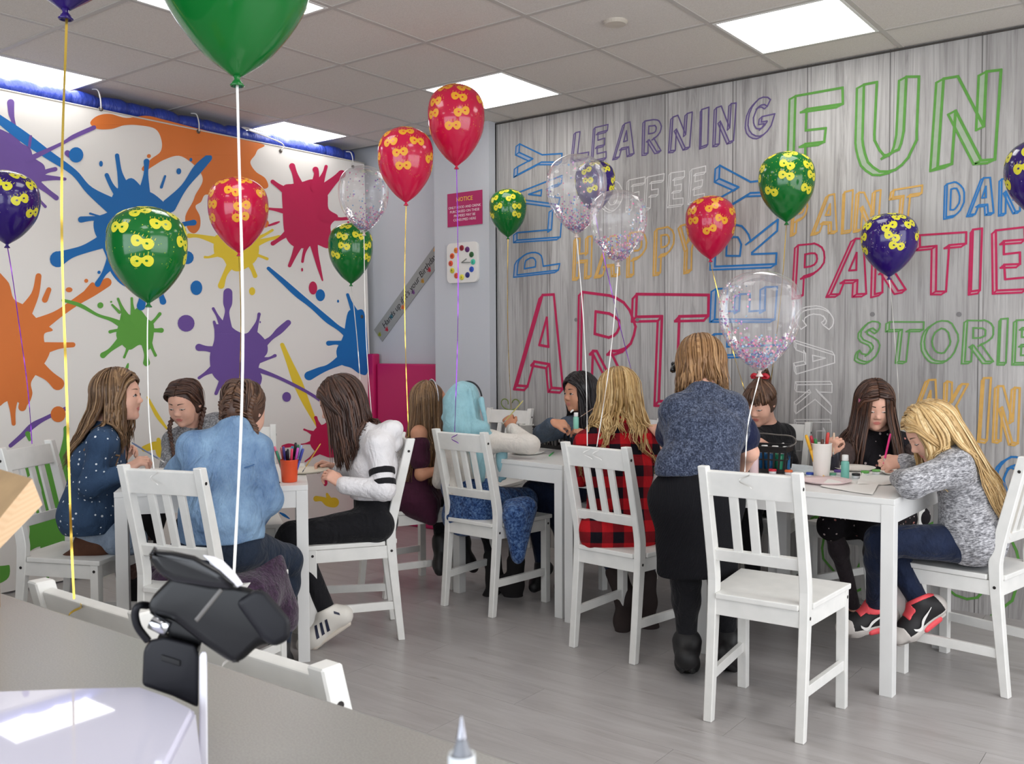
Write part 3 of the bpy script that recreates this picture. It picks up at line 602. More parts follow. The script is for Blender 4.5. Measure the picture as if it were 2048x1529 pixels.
splat('blue_splat', C_BL, [(690, 625), (705, 622), (722, 625), (728, 690), (727, 745), (712, 748), (694, 736), (674, 728), (666, 702), (680, 672)],
      [[(538, 537, 3.5), (565, 562, 5), (592, 588, 6), (620, 612, 5), (650, 640, 6), (676, 660, 5), (705, 680, 14)], [(690, 590, 3), (696, 608, 4), (710, 640, 10)], [(612, 752, 9), (632, 742, 7), (655, 732, 6), (700, 705, 16)], [(651, 687, 5), (668, 686, 4), (690, 690, 9)]],
      [(637, 591, 9, 12), (671, 603, 2, 3)], 3)
splat('yellow_splat', C_YE, None, [[(562, 690, 4), (575, 725, 6), (590, 765, 9), (606, 805, 7), (628, 852, 2.5)]], (), 2)
def s9(L): return [(x * .17 + 480, y * .17 + 820, *[r * .17 for r in rest]) for x, y, *rest in L]
splat('crimson_splat', C_CR, s9([(830, 245), (880, 195), (950, 165), (1010, 130), (1080, 200), (1260, 300), (1200, 520), (1040, 560), (960, 540), (870, 500), (800, 420), (795, 320)]),
      [s9([(852, 90, 20), (870, 140, 20), (910, 240, 46)]), s9([(722, 230, 12), (770, 250, 14), (880, 300, 46)]), s9([(690, 404, 7), (750, 395, 10), (860, 370, 40)]), s9([(480, 430, 16), (545, 418, 24), (610, 415, 12)]), s9([(740, 605, 9), (800, 560, 12), (900, 480, 40)]), s9([(1040, 80, 12), (1015, 120, 16), (970, 210, 46)])], [(*s9([(980, 855)])[0], 4.3, 7)], 4)
splat('yellow_splat', C_YE, None, [s9([(880, 1045, 34), (950, 1050, 28), (1020, 1085, 50), (1090, 1090, 60)]), s9([(1005, 990, 14), (1030, 1050, 30)])], (), 3)
splat('blue_splat', C_BL, None, [s9([(460, 1212, 8), (510, 1240, 16), (570, 1280, 6)]), s9([(340, 545, 20), (365, 505, 22)]), s9([(350, 1100, 14), (370, 1140, 10)])], (), 3)
splat('green_splat_dark', C_DG, [(93, 908), (112, 922), (131, 920), (138, 945), (156, 960), (163, 1030), (160, 1075), (140, 1083), (110, 1090), (75, 1095), (46, 1112), (43, 1104), (56, 1085), (60, 1060), (58, 1040), (72, 1000), (84, 985), (76, 960), (64, 950), (50, 960), (44, 945), (60, 930)],
      [[(134, 858, 6), (132, 880, 5), (126, 930, 12)], [(60, 880, 3), (56, 868, 5)], [(97, 1168, 4), (95, 1150, 3), (90, 1090, 10)]], (), 4)
splat('green_splat_dark', C_DG, [(-30, 1140), (10, 1132), (20, 1134), (14, 1160), (-30, 1175)], (), (), 3)
splat('green_splat_dark', C_DG, [(198, 1146), (212, 1142), (222, 1150), (216, 1158), (200, 1156)], (), (), 3)
splat('purple_splat', C_PU, None, [[(22, 892, 4), (45, 872, 5), (66, 852, 6), (90, 838, 4), (132, 818, 4)], [(15, 935, 4), (40, 925, 3)]], (), 5)
splat('yellow_splat', C_YE, None, [[(297, 795, 2), (315, 830, 4), (335, 858, 2)], [(290, 898, 6), (315, 892, 9), (325, 905, 12)], [(318, 880, 4), (322, 900, 8)]], (), 3)
splat('green_splat', C_GR, None, [[(252, 745, 2), (256, 735, 3), (258, 728, 1.5)]], (), 3)
# eyelets and white cords along the top hem
M_eye = mat('dull_metal', srgb(120, 112, 104), 0.4, 0.9)
for (px, py) in ((201, 218), (397, 263), (561, 302), (704, 334), (717, 634)):
    q = on_x(px, py, XBAN); r_ = MB().lathe([(.006, 0), (.012, .001), (.014, .004), (.011, .006), (.006, .004)], (ban_x(q[1], q[2]) + 0.001, q[1], q[2]), 14, (1, 0, 0)).build('eyelet', M_eye, None, True)
    r_.parent = BAN; r_.location = -Vector(BAN.location)
    if py < 340:
        P = catmull([(q[0] + .006, q[1], q[2]), (q[0] + .02, q[1] - .01, q[2] + .05), (q[0] + .01, q[1] - .02 - (0.3 if px == 561 else 0), q[2] + .10), (q[0] - .03, q[1] - .03, q[2] + .11)], 6)
        r_ = MB().tube(P, .004, 6).build('cord', mat('white_cord', srgb(220, 218, 214), 0.6), None, True); r_.parent = BAN; r_.location = -Vector(BAN.location)
hem = MB().tube([(ban_x(y, 2.664) + .001, y, 2.664) for y in np.linspace(-4.2, .325, 30)], .005, 6).build('hem', mat('banner_hem', srgb(214, 208, 198), 0.5), None, True); hem.parent = BAN; hem.location = -Vector(BAN.location)
# soft play frame: blue quilted foam roll on the top beam, crimson padded posts and panel
t = NT('blue_quilted_vinyl'); t.p(Base_Color=srgb(46, 66, 158), Roughness=0.35); t.bump(t.noise(t.coord('Object', (2, 6, 2)), 8, 3), 0.5, 0.02); M_blue = t.m
ys = np.arange(-4.25, .27, .01)
rad = [.052 - .010 * abs(math.cos(PI * (y / .17))) ** 10 + .004 * math.sin(y * 23) for y in ys]
roll = MB().tube([(XBAN - .075, y, 2.705 + .006 * math.sin(y * 3)) for y in ys], rad, 14).build('foam_roll', M_blue, None, True)
tag(roll, 'blue quilted foam roll tied along the top of the splat banner', 'foam roll')
M_crim = mat('crimson_vinyl', srgb(190, 28, 96), 0.38, bump=0.05, bscale=200)
p_ = MB().box(-1.38, -1.318, YM - .03, YM + .04, 0, 1.252).build('padded_post', M_crim, bevel=0.012); tag(p_, 'narrow crimson padded post at the edge of the splat banner', 'post')
p_ = MB().box(-1.31, -.662, YM - .005, YB - .012, 0.0, 1.180).build('crash_mat', M_crim, bevel=0.015); tag(p_, 'crimson padded mat standing against the wall beside the grey pillar', 'mat')
p_ = MB().box(-1.60, -1.545, -2.35, -1.9, 2.60, 2.70).build('padded_beam', M_crim, bevel=0.01)
p_.location = (0.0, 0, 0.0); tag(p_, 'crimson padded beam end showing above the orange part of the banner', 'beam')
# ------------------------------------------------------------------ smooth solid modelling (signed distance fields -> one continuous surface)
def cap(a, b, ra, rb=None, k=0.02): return ('cap', np.array(a, float), np.array(b, float), ra, ra if rb is None else rb, k, 'add')
def ball(c, r, k=0.02): return cap(c, np.array(c) + 1e-4, r, r, k)
def ell(c, r, frame=None, k=0.02, op='add'): return ('ell', np.array(c, float), np.array(r, float), np.eye(3) if frame is None else np.array(frame, float), 0, k, op)
def sub(p): return p[:-1] + ('sub',)
def cut(c, n, k=0.004): return ('cut', np.array(c, float), nz(n), 0, 0, k, 'cut')      # keeps the side against the normal
def prim_d(p, X, Y, Z):
    if p[0] == 'cap':
        a, b, ra, rb = p[1:5]; ba = b - a; L = ba.dot(ba)
        x, y, z = X - a[0], Y - a[1], Z - a[2]
        t = np.clip((x * ba[0] + y * ba[1] + z * ba[2]) / max(L, 1e-12), 0, 1)
        return np.sqrt((x - t * ba[0]) ** 2 + (y - t * ba[1]) ** 2 + (z - t * ba[2]) ** 2) - (ra + t * (rb - ra))
    if p[0] == 'ell':
        c, r, fr = p[1:4]; x, y, z = X - c[0], Y - c[1], Z - c[2]
        q = [(fr[i][0] * x + fr[i][1] * y + fr[i][2] * z) for i in range(3)]
        k0 = np.sqrt(sum((q[i] / r[i]) ** 2 for i in range(3))); k1 = np.sqrt(sum((q[i] / r[i] ** 2) ** 2 for i in range(3)))
        return k0 * (k0 - 1) / np.maximum(k1, 1e-9)
    c, n = p[1:3]
    return (X - c[0]) * n[0] + (Y - c[1]) * n[1] + (Z - c[2]) * n[2]
def prim_box(p):
    if p[0] == 'cap': return np.minimum(p[1] - p[3], p[2] - p[4]), np.maximum(p[1] + p[3], p[2] + p[4])
    e = np.sqrt((np.array(p[3]).T ** 2 @ (p[2] ** 2))); return p[1] - e, p[1] + e
def comb(D, d, p):
    k = p[5]
    if p[6] == 'add': h = np.maximum(k - np.abs(D - d), 0) / k; return np.minimum(D, d) - h * h * k / 4
    if p[6] == 'sub': d = -d
    h = np.maximum(k - np.abs(D - d), 0) / k; return np.maximum(D, d) + h * h * k / 4
def field_at(prims, P):                      # distance at a list of points
    P = np.asarray(P, float); D = np.full(len(P), 10.0)
    for p in prims: D = comb(D, prim_d(p, P[:, 0], P[:, 1], P[:, 2]), p)
    return D
def push_out(prims, P, gap):                 # move points outside a body
    P = np.array(P, float)
    for _ in range(4):
        d = field_at(prims, P); m = d < gap
        if not m.any(): break
        Q = P[m]; e = 1e-3
        g = np.stack([field_at(prims, Q + np.eye(3)[i] * e) - field_at(prims, Q - np.eye(3)[i] * e) for i in range(3)], 1)
        g /= np.linalg.norm(g, axis=1, keepdims=True) + 1e-9
        P[m] = Q + g * np.clip(gap - d[m], 0, 0.08)[:, None]
    return P
def sdf_surface(prims, h, wrinkle=0.0, wfreq=34.0, seed=0):
    lo = np.full(3, 1e9); hi = -lo
    for p in prims:
        if p[6] == 'add': a, b = prim_box(p); lo = np.minimum(lo, a); hi = np.maximum(hi, b)
    lo -= 3 * h + 0.01; hi += 3 * h + 0.01
    n = np.ceil((hi - lo) / h).astype(int) + 1
    ax = [lo[i] + h * np.arange(n[i]) for i in range(3)]
    D = np.full(n, 1.0, np.float32)
    for p in prims:
        if p[6] == 'cut':
            d = (ax[0][:, None, None] - p[1][0]) * p[2][0] + (ax[1][None, :, None] - p[1][1]) * p[2][1] + (ax[2][None, None, :] - p[1][2]) * p[2][2]
            D = comb(D, d.astype(np.float32), p); continue
        a, b = prim_box(p); pad = p[5] + 3 * h
        i0 = np.clip(np.floor((a - pad - lo) / h).astype(int), 0, n - 1); i1 = np.clip(np.ceil((b + pad - lo) / h).astype(int) + 1, 1, n)
        s = tuple(slice(i0[j], i1[j]) for j in range(3))
        d = prim_d(p, ax[0][s[0]][:, None, None], ax[1][s[1]][None, :, None], ax[2][s[2]][None, None, :]).astype(np.float32)
        D[s] = comb(D[s], d, p)
    if wrinkle:
        r = np.random.default_rng(seed); X, Y, Z = [v for v in np.meshgrid(*ax, indexing='ij', sparse=True)]
        X, Y, Z = X - lo[0], Y - lo[1], Z - lo[2]
        w = 0
        for f, amp in ((wfreq * .55, 1.0), (wfreq, 0.7), (wfreq * 1.9, 0.35)):
            u = nz(r.normal(size=3) * np.array([1, 1, 1.3])) * f; v = nz(r.normal(size=3)) * f * 0.6; ph = r.uniform(0, 6, 2)
            w = w + amp * np.sin(u[0] * X + u[1] * Y + u[2] * Z + ph[0] + 1.4 * np.sin(v[0] * X + v[1] * Y + v[2] * Z + ph[1]))
        D = D + (wrinkle * w).astype(np.float32)
    S = D < 0
    C = S[:-1, :-1, :-1].astype(np.int8)
    corners = [(a, b, c) for a in (0, 1) for b in (0, 1) for c in (0, 1)]
    cnt = np.zeros(n - 1, np.int8)
    for a, b, c in corners: cnt += S[a:n[0] - 1 + a, b:n[1] - 1 + b, c:n[2] - 1 + c]
    act = np.argwhere((cnt > 0) & (cnt < 8))
    idx = np.full(n - 1, -1, np.int32); idx[act[:, 0], act[:, 1], act[:, 2]] = np.arange(len(act))
    val = np.stack([D[act[:, 0] + a, act[:, 1] + b, act[:, 2] + c] for a, b, c in corners], 1)
    acc = np.zeros((len(act), 3)); num = np.zeros(len(act))
    for i in range(8):
        for j in range(i + 1, 8):
            df = [corners[j][q] - corners[i][q] for q in range(3)]
            if sum(map(abs, df)) != 1: continue
            vi, vj = val[:, i], val[:, j]; m = (vi < 0) != (vj < 0)
            t = np.where(m, vi / np.where(m, vi - vj, 1), 0)
            pt = np.array(corners[i], float)[None] + t[:, None] * np.array(df, float)[None]
            acc[m] += pt[m]; num[m] += 1
    V = lo + h * (act + acc / num[:, None])
    F = []
    for q in range(3):
        u, v = [(1, 2), (2, 0), (0, 1)][q]
        sl0 = [slice(None)] * 3; sl1 = [slice(None)] * 3; sl0[q] = slice(0, n[q] - 1); sl1[q] = slice(1, n[q])
        A, B = S[tuple(sl0)], S[tuple(sl1)]
        E = np.argwhere(A != B)
        ok = (E[:, u] > 0) & (E[:, v] > 0) & (E[:, u] < n[u] - 1) & (E[:, v] < n[v] - 1); E = E[ok]
        flip = A[E[:, 0], E[:, 1], E[:, 2]]
        def ci(du, dv_):
            G = E.copy(); G[:, u] -= du; G[:, v] -= dv_; return idx[G[:, 0], G[:, 1], G[:, 2]]
        Q = np.stack([ci(1, 1), ci(0, 1), ci(0, 0), ci(1, 0)], 1)
        Q[~flip] = Q[~flip][:, ::-1]
        F.append(Q)
    F = np.concatenate(F)
    F = F[(F >= 0).all(1)]
    # one smoothing pass
    nb = np.zeros_like(V); ct = np.zeros(len(V))
    for a, b in ((0, 1), (1, 2), (2, 3), (3, 0)):
        np.add.at(nb, F[:, a], V[F[:, b]]); np.add.at(nb, F[:, b], V[F[:, a]]); np.add.at(ct, F[:, a], 1); np.add.at(ct, F[:, b], 1)
    V = V * 0.5 + 0.5 * nb / np.maximum(ct, 1)[:, None]
    return V, F
def sdf_obj(name, prims, h, m, parent, wrinkle=0.0, wfreq=34.0, seed=0, tc=None):
    V, F = sdf_surface(prims, h, wrinkle, wfreq, seed)
    org = np.array(parent.matrix_world.translation) if False else np.array(parent.location)
    attrs = {}
    if tc is not None:
        c, fr = tc; attrs['tc'] = ('FLOAT_VECTOR', (V - c) @ np.array(fr).T)
    if name == 'hair_base': attrs['rnd'] = ('FLOAT', np.full(len(V), .42))
    return big_mesh(name, V - org, F, m, parent, True, attrs)

# ------------------------------------------------------------------ people
class Frame:                                  # head frame: r right, f forward, u up (person's own right)
    def __init__(s, c, f, u=(0, 0, 1), sc=1.0):
        s.c = np.array(c, float); s.f = nz(f); s.r = nz(np.cross(s.f, u)); s.u = np.cross(s.r, s.f); s.s = sc
        s.m = np.array([s.r, s.f, s.u])
    def w(s, x, y, z): return s.c + s.s * (x * s.r + y * s.f + z * s.u)
    def wa(s, P): return s.c + s.s * (np.asarray(P) @ s.m)
def head_prims(H, nose=1.0):
    e = lambda x, y, z, r, k, op='add': ell(H.w(x, y, z), np.array(r) * H.s, H.m, k * H.s, op)
    c = lambda a, b, ra, rb, k: cap(H.w(*a), H.w(*b), ra * H.s, rb * H.s, k * H.s)
    P = [e(0, -.010, .030, (.074, .092, .086), .02), e(0, .030, -.030, (.056, .058, .072), .03), e(0, .036, .022, (.060, .058, .058), .03),
         c((-.024, .050, -.076), (.024, .050, -.076), .026, .026, .03), e(0, .076, -.090, (.020, .016, .017), .02),
         e(.034, .056, -.030, (.030, .031, .032), .03), e(-.034, .056, -.030, (.030, .031, .032), .03)]
    for s in (-1, 1): P.append(e(s * .031, .101, .008, (.017, .014, .011), .012, 'sub'))
    for s in (-1, 1): P.append(ball(H.w(s * .031, .078, .006), .0148 * H.s, .006 * H.s))
    P += [c((0, .088, .006), (0, .100, -.018), .0075, .0095, .014), e(0, .1045, -.021, (.0095, .0095, .0085), .010),
          e(.0105, .096, -.029, (.0075, .009, .006), .006), e(-.0105, .096, -.029, (.0075, .009, .006), .006),
          c((-.013, .0845, -.050), (.013, .0845, -.050), .0066, .0066, .008), c((-.010, .0835, -.061), (.010, .0835, -.061), .0078, .0078, .008)]
    for s in (-1, 1): P.append(e(s * .074, -.008, -.004, (.010, .019, .029), .010)); P.append(e(s * .084, -.004, -.004, (.006, .010, .017), .006, 'sub'))
    return P
def face_snap(H, prims, pts, off=0.0009):     # pts (x,z) in the face plane -> points just above the face surface
    pts = np.array(pts, float); lo = np.full(len(pts), .02); hi = np.full(len(pts), .14)
    for _ in range(18):
        mid = (lo + hi) / 2; d = field_at(prims, H.wa(np.stack([pts[:, 0], mid, pts[:, 1]], 1)))
        lo = np.where(d < 0, mid, lo); hi = np.where(d < 0, hi, mid)
    return H.wa(np.stack([pts[:, 0], (lo + hi) / 2 + off, pts[:, 1]], 1))
def face_patch(name, H, prims, poly, m, parent, off=0.0009):
    poly = np.array(poly, float); c = poly.mean(0); mid = (poly + c) / 2
    P = face_snap(H, prims, np.concatenate([poly, mid, c[None]]), off); n = len(poly)
    F = [(i, (i + 1) % n, n + (i + 1) % n, n + i) for i in range(n)] + [(n + i, n + (i + 1) % n, 2 * n) for i in range(n)]
    return mesh_obj(name, P - np.array(parent.location), F, m, parent, True)
def blob(x, z, rx, rz, n=12, bend=0.0): return [(x + rx * math.cos(a), z + rz * math.sin(a) + bend * (1 - math.cos(a) ** 2) * 0 - bend * math.cos(a) ** 2) for a in np.linspace(0, 2 * PI, n, endpoint=False)]
def face_parts(H, prims, root, brow=(.10, .06, .04), iris=(.09, .05, .03), lid=0.0, lips=srgb(202, 122, 112)):
    mb_ = mat('eyebrow_%d' % int(brow[0] * 999), brow + (1,), 0.8); mw_ = mat('eye_white', srgb(228, 224, 220), 0.25); mi_ = mat('iris_%d' % int(iris[0] * 999), iris + (1,), 0.15)
    ml_ = mat('lip_%d' % int(lips[0] * 999), lips, 0.4); mk_ = mat('eyelash', srgb(40, 26, 22), 0.7)
    for s in (-1, 1):
        face_patch('eyebrow', H, prims, [(s * (.014 + .034 * t), .0325 + .0022 * math.sin(2.9 * t) + w * (1 - .5 * t)) for t, w in ((0, -.003), (.35, -.003), (.7, -.002), (1, -.001), (.7, .002), (.35, .003), (0, .003))], mb_, root)
        if lid < 0.9:
            e = face_patch('eye', H, prims, blob(s * .031, .005, .0135, .0068 * (1 - .6 * lid)), mw_, root, .0008)
            face_patch('iris', H, prims, blob(s * .031, .005 - .002 * lid, .0062, .0066 * (1 - .6 * lid)), mi_, root, .0014).parent = root
        z0 = .0115 - .012 * lid
        face_patch('eyelash', H, prims, [(s * (.031 + x), z0 - 40 * x * x * (1 - 1.6 * lid) + w) for x, w in ((-.015, -.0012), (-.007, -.0008), (0, -.0006), (.007, -.0008), (.016, -.0014), (.017, .001), (.007, .0018), (0, .002), (-.007, .0016), (-.015, .0004))], mk_, root, .0016)
    face_patch('lips', H, prims, [(x, -.0555 + z) for x, z in ((-.021, 0), (-.010, .0065), (-.003, .0075), (0, .006), (.003, .0075), (.010, .0065), (.021, 0), (.012, -.009), (0, -.0115), (-.012, -.009))], ml_, root)
def hand_prims(w, d, nrm, side, sc=1.0, curl=(35, 45, 30), spread=8, thumb=35, k=.006):
    """w wrist, d pointing direction, nrm direction of the back of the hand, side +1 if the thumb lies on +(d x nrm)"""
    d = nz(d); nrm = nz(nrm - d * np.dot(nrm, d)); t = np.cross(d, nrm) * side; w = np.array(w, float); P = []
    L = .074 * sc
    for q, off in enumerate((.024, .008, -.008, -.023)):
        P.append(cap(w + t * off * .55 * sc + d * .004, w + d * L * (1, 1.03, .99, .92)[q] + t * off * sc, .0125 * sc, .0105 * sc, .012 * sc))
        a = w + d * L * (1, 1.03, .99, .92)[q] + t * off * sc; ang = 0; lens = np.array([.032, .022, .018]) * (1, 1.1, 1.02, .80)[q] * sc; r = .0080 * sc
        for j in range(3):
            ang += math.radians(curl[j] * (1, 1.05, 1.1, 1.15)[q])
            dd = nz(d * math.cos(ang) - nrm * math.sin(ang) + t * math.sin(math.radians(spread * (1.5 - q))) * .6 * (1 if j == 0 else .5))
            b = a + dd * lens[j]; P.append(cap(a, b, r, r * .92, .0035)); a = b; r *= .94
    a = w + d * .020 * sc + t * .022 * sc; th = math.radians(thumb)
    b = a + nz(d * math.cos(th) + t * math.sin(th) - nrm * .35) * .034 * sc; c_ = b + nz(d * math.cos(th * .5) + t * math.sin(th * .3) - nrm * .5) * .028 * sc
    P += [cap(w + d * .012 + t * .012 * sc, a, .012 * sc, .0125 * sc, .01), cap(a, b, .0115 * sc, .0095 * sc, .008), cap(b, c_, .0092 * sc, .0078 * sc, .004)]
    return P
def torso_prims(hip, chest, neck, shA, shB, hipA, hipB, i=0.0, w=1.0, k=.045):
    hip, chest, neck, shA, shB, hipA, hipB = [np.array(v, float) for v in (hip, chest, neck, shA, shB, hipA, hipB)]
    s = nz(shB - shA); sw = nz(hipB - hipA); W = hip * .5 + chest * .5; sm = nz(s + sw)
    return [cap(hipA * .8 + hip * .2, hipB * .8 + hip * .2, .082 * w + i, k=k), cap(W - sm * .042 * w, W + sm * .042 * w, .078 * w + i, k=k), cap(chest - s * .055 * w, chest + s * .055 * w, .082 * w + i, k=k),
            cap(shA, shB, .044 * w + i, k=k), cap(hip, W, .088 * w + i, .08 * w + i, k=k), cap(W, chest, .082 * w + i, k=k), cap(chest, neck, .07 * w + i * .6, .044 * w + i * .5, k=k),
            cap(neck, shA, .036 * w + i * .6, .042 * w + i, k=k), cap(neck, shB, .036 * w + i * .6, .042 * w + i, k=k)]
def arm_prims(sh, el, wr, i=0.0, w=1.0, k=.02): return [cap(sh, el, .041 * w + i, .033 * w + i, k), cap(el, wr, .033 * w + i, .0225 * w + i * .8, k)]
def leg_prims(hp, kn, an, i=0.0, w=1.0, k=.03): return [cap(hp, kn, .074 * w + i, .050 * w + i, k), cap(kn, an, .050 * w + i, .031 * w + i, k), ball(np.array(kn) + (np.array(an) - kn) * .28, .048 * w + i, .03)]
def foot_prims(an, toe, i=0.0, sc=1.0):
    an, toe = np.array(an, float), np.array(toe, float); d = nz(toe - an)
    up = nz(UP - d * d[2]); heel = an - d * .045 * sc - up * .045 * sc; ball_ = an + d * .10 * sc - up * .058 * sc; tip = an + d * .15 * sc - up * .060 * sc
    return [cap(an, heel, .034 * sc + i, .030 * sc + i, .03), cap(an, ball_, .034 * sc + i, .027 * sc + i, .03), cap(heel, ball_, .030 * sc + i, .030 * sc + i, .03), cap(ball_, tip, .034 * sc + i, .026 * sc + i, .03)]
def sole_prims(an, toe, sc=1.0, th=.012, i=0.0):
    an, toe = np.array(an, float), np.array(toe, float); d = nz(toe - an); up = nz(UP - d * d[2]); z = -.078 * sc - i
    s = np.cross(d, up)
    P = []
    for q in (-1, 1):
        P += [cap(an - d * .05 * sc + up * z + s * q * .016 * sc, an + d * .11 * sc + up * (z - .004) + s * q * .022 * sc, th, th, .02), cap(an + d * .11 * sc + up * z + s * q * .022 * sc, an + d * .165 * sc + up * (z + .004) + s * q * .006, th, th, .02)]
    return P

# hair ------------------------------------------------------------------
def hair_mat(name, dark, mid, light):
    t = NT(name); r = t.n('Attribute', attribute_name='rnd').outputs['Fac']
    n_ = t.noise(t.coord('Object', (1, 1, .25)), 90, 3)
    f = t.math('ADD', t.math('MULTIPLY', r, .55), t.math('MULTIPLY_ADD', n_, .40, .04))
    t.p(Base_Color=t.ramp(f, [(.12, dark), (.5, mid), (.95, light)]), Roughness=.42, Specular_IOR_Level=.45, Anisotropic=.5)
    t.bump(t.noise(t.coord('Object', (1, 1, .12)), 400, 2), .25, .002); return t.m
def locks_mesh(name, paths, widths, m, parent, thick=.35, axis=None, rnd=None, side=None):
    """paths (N,M,3); flattened tapered locks"""
    P = np.asarray(paths, float); N, M, _ = P.shape
    if N > 40:                                  # split every lock into finer strands
        g = np.random.default_rng(N); j = g.normal(size=(N, 1, 3)) * .0045 * np.linspace(.3, 1, M)[None, :, None]
        P = np.concatenate([P, P + j]); widths = np.concatenate([np.asarray(widths) * .72, np.asarray(widths) * g.uniform(.35, .7, N)]); N *= 2
    T = np.gradient(P, axis=1); T /= np.linalg.norm(T, axis=2, keepdims=True) + 1e-9
    O = P - axis[None, None, :]; O[..., 2] *= .3; O -= T * (O * T).sum(2, keepdims=True); O /= np.linalg.norm(O, axis=2, keepdims=True) + 1e-9
    S = np.cross(T, O)
    t = np.linspace(0, 1, M); prof = np.minimum(1, .55 + 2 * t) * np.where(t > .7, np.maximum(.12, 1 - (t - .7) / .3 * .88), 1)
    wv = np.asarray(widths)[:, None] * prof[None]
    V = np.stack([P + S * wv[..., None], P + O * (wv * thick)[..., None], P - S * wv[..., None], P - O * (wv * thick)[..., None]], 2)   # N,M,4,3
    base = np.arange(N * M * 4).reshape(N, M, 4); F = []
    for k in range(4):
        a = base[:, :-1, k]; b = base[:, :-1, (k + 1) % 4]; c = base[:, 1:, (k + 1) % 4]; d = base[:, 1:, k]
        F.append(np.stack([a, b, c, d], -1).reshape(-1, 4))
    F.append(base[:, -1, :].reshape(-1, 4)); F.append(base[:, 0, ::-1].reshape(-1, 4))
    r = np.random.default_rng(5).random(N) if rnd is None else rnd
    return big_mesh(name, V.reshape(-1, 3) - np.array(parent.location), np.concatenate(F), m, parent, True, {'rnd': ('FLOAT', np.repeat(r, M * 4))})
def skull(H, th, ph, off=0.0):                # th polar from head top, ph azimuth 0=front 90=right 180=back
    x, y, z = np.sin(th) * np.sin(ph), np.sin(th) * np.cos(ph), np.cos(th)
    return H.wa(np.stack([(.076 + off) * x, -.010 + (.094 + off) * y, .030 + (.088 + off) * z], -1))
def hair_paths(H, N, L, ph0, ph1, hang=lambda ph, t: (0, 0, -1), th_end=95, seed=1, root=(4, 70), wave=.004, wn=3.0, lift=.012, jit=.008, M=16, part=0.0, lvar=.12, gather=None, drop=None):
    """locks start on the scalp, run over the skull down to th_end and then hang along hang(ph, t) for L metres (L may be a function of ph)"""
    r = np.random.default_rng(seed); out = []
    for i in range(N):
        ph = math.radians(r.uniform(ph0, ph1)); a = math.radians(root[0] + (root[1] - root[0]) * r.random() ** 1.3)
        te = math.radians(th_end + r.uniform(-4, 4)); lay = lift + r.uniform(0, jit)
        ns = max(4, int(M * .45)); th = np.linspace(a, te, ns); Q = skull(H, th, np.full(ns, ph + part), lay)
        q = Q[-1]; ll = (L(ph) if callable(L) else L) * (1 + r.uniform(-lvar, lvar)); nh = M - ns; seg = ll / nh; pts = list(Q); prev = nz(Q[-1] - Q[-2])
        phase = r.uniform(0, 6); off = r.normal(size=3) * jit * .8
        for j in range(nh):
            t = (j + 1) / nh; d = nz(np.array(hang(ph, t), float)); w = min(1, t * 3.0); d = nz(prev * (1 - w) + d * w)
            q = q + d * seg; pts.append(q + off * t + wave * t * np.array([math.sin(phase + wn * 6.28 * t), math.cos(phase * 1.7 + wn * 6.28 * t), 0]))
        out.append(pts)
    return np.array(out)
def hair_cap(H, face=1.0, off=0.006):
    P = [ell(H.w(0, -.010, .030), np.array((.076 + off, .094 + off, .089 + off)) * H.s, H.m, .01), ell(H.w(0, -.030, -.012), np.array((.070 + off, .068 + off, .080)) * H.s, H.m, .03)]
    P.append(ell(H.w(0, .108, -.030), np.array((.080, .080, .108)) * H.s * face, H.m, .008, 'sub')); return P
def ear_gap(H): return []
def braid_mesh(name, pts, r, m, parent, turns=5):
    P = catmull(pts, 10); n = len(P); paths = []
    T = nz(P[-1] - P[0]); S = nz(np.cross(T, (0.3, 0.7, 0.1))); O = np.cross(T, S)
    for k in range(3):
        ph = 2 * PI * k / 3; q = []
        for i in range(n):
            t = i / (n - 1); a = 2 * PI * turns * t + ph; rr = r * (1 - .35 * t)
            q.append(P[i] + S * rr * .9 * math.sin(a) + O * rr * .5 * math.sin(2 * a))
        paths.append(q)
    V, F = [], []; mb = MB(); rn = []
    for k, q in enumerate(paths):
        mb.tube(q, [r * .62 * (1 - .35 * i / (n - 1)) for i in range(n)], 7)
        rn += list(np.full(len(q) * 7, .35 + .15 * k))
    tail = P[-1]; d = nz(P[-1] - P[-3])
    k0 = len(mb.V); mb.tube([tail, tail + d * r * 1.2, tail + d * r * 3.4], [r * .42, r * .55, r * .12], 7); rn += [.6] * (len(mb.V) - k0)
    me = mesh_obj(name, np.array(mb.V) - np.array(parent.location), mb.F, m, parent, True)
    at_ = me.data.attributes.new('rnd', 'FLOAT', 'POINT'); at_.data.foreach_set('value', np.array(rn, np.float32)); return me
def person(label, loc, group=None):
    r = empty('person', (loc[0], loc[1], loc[2]), 0, label, 'person', group); bpy.context.view_layer.update() if False else None; return r

def folds(t, fine, amt=1.0):
    co = t.coord('tc', (1.0, 1.0, .55), (.3, .2, .5)); big = t.noise(co, 11, 2, .5, dist=1.6); mid_ = t.noise(t.coord('tc', (1, 1, .7), (.1, .6, .2)), 26, 2, .5, dist=1.0)
    h = t.math('ADD', t.math('MULTIPLY', fine, .10), t.math('ADD', t.math('MULTIPLY', big, 1.0), t.math('MULTIPLY', mid_, .35)))
    t.bump(h, .75 * amt, .022)
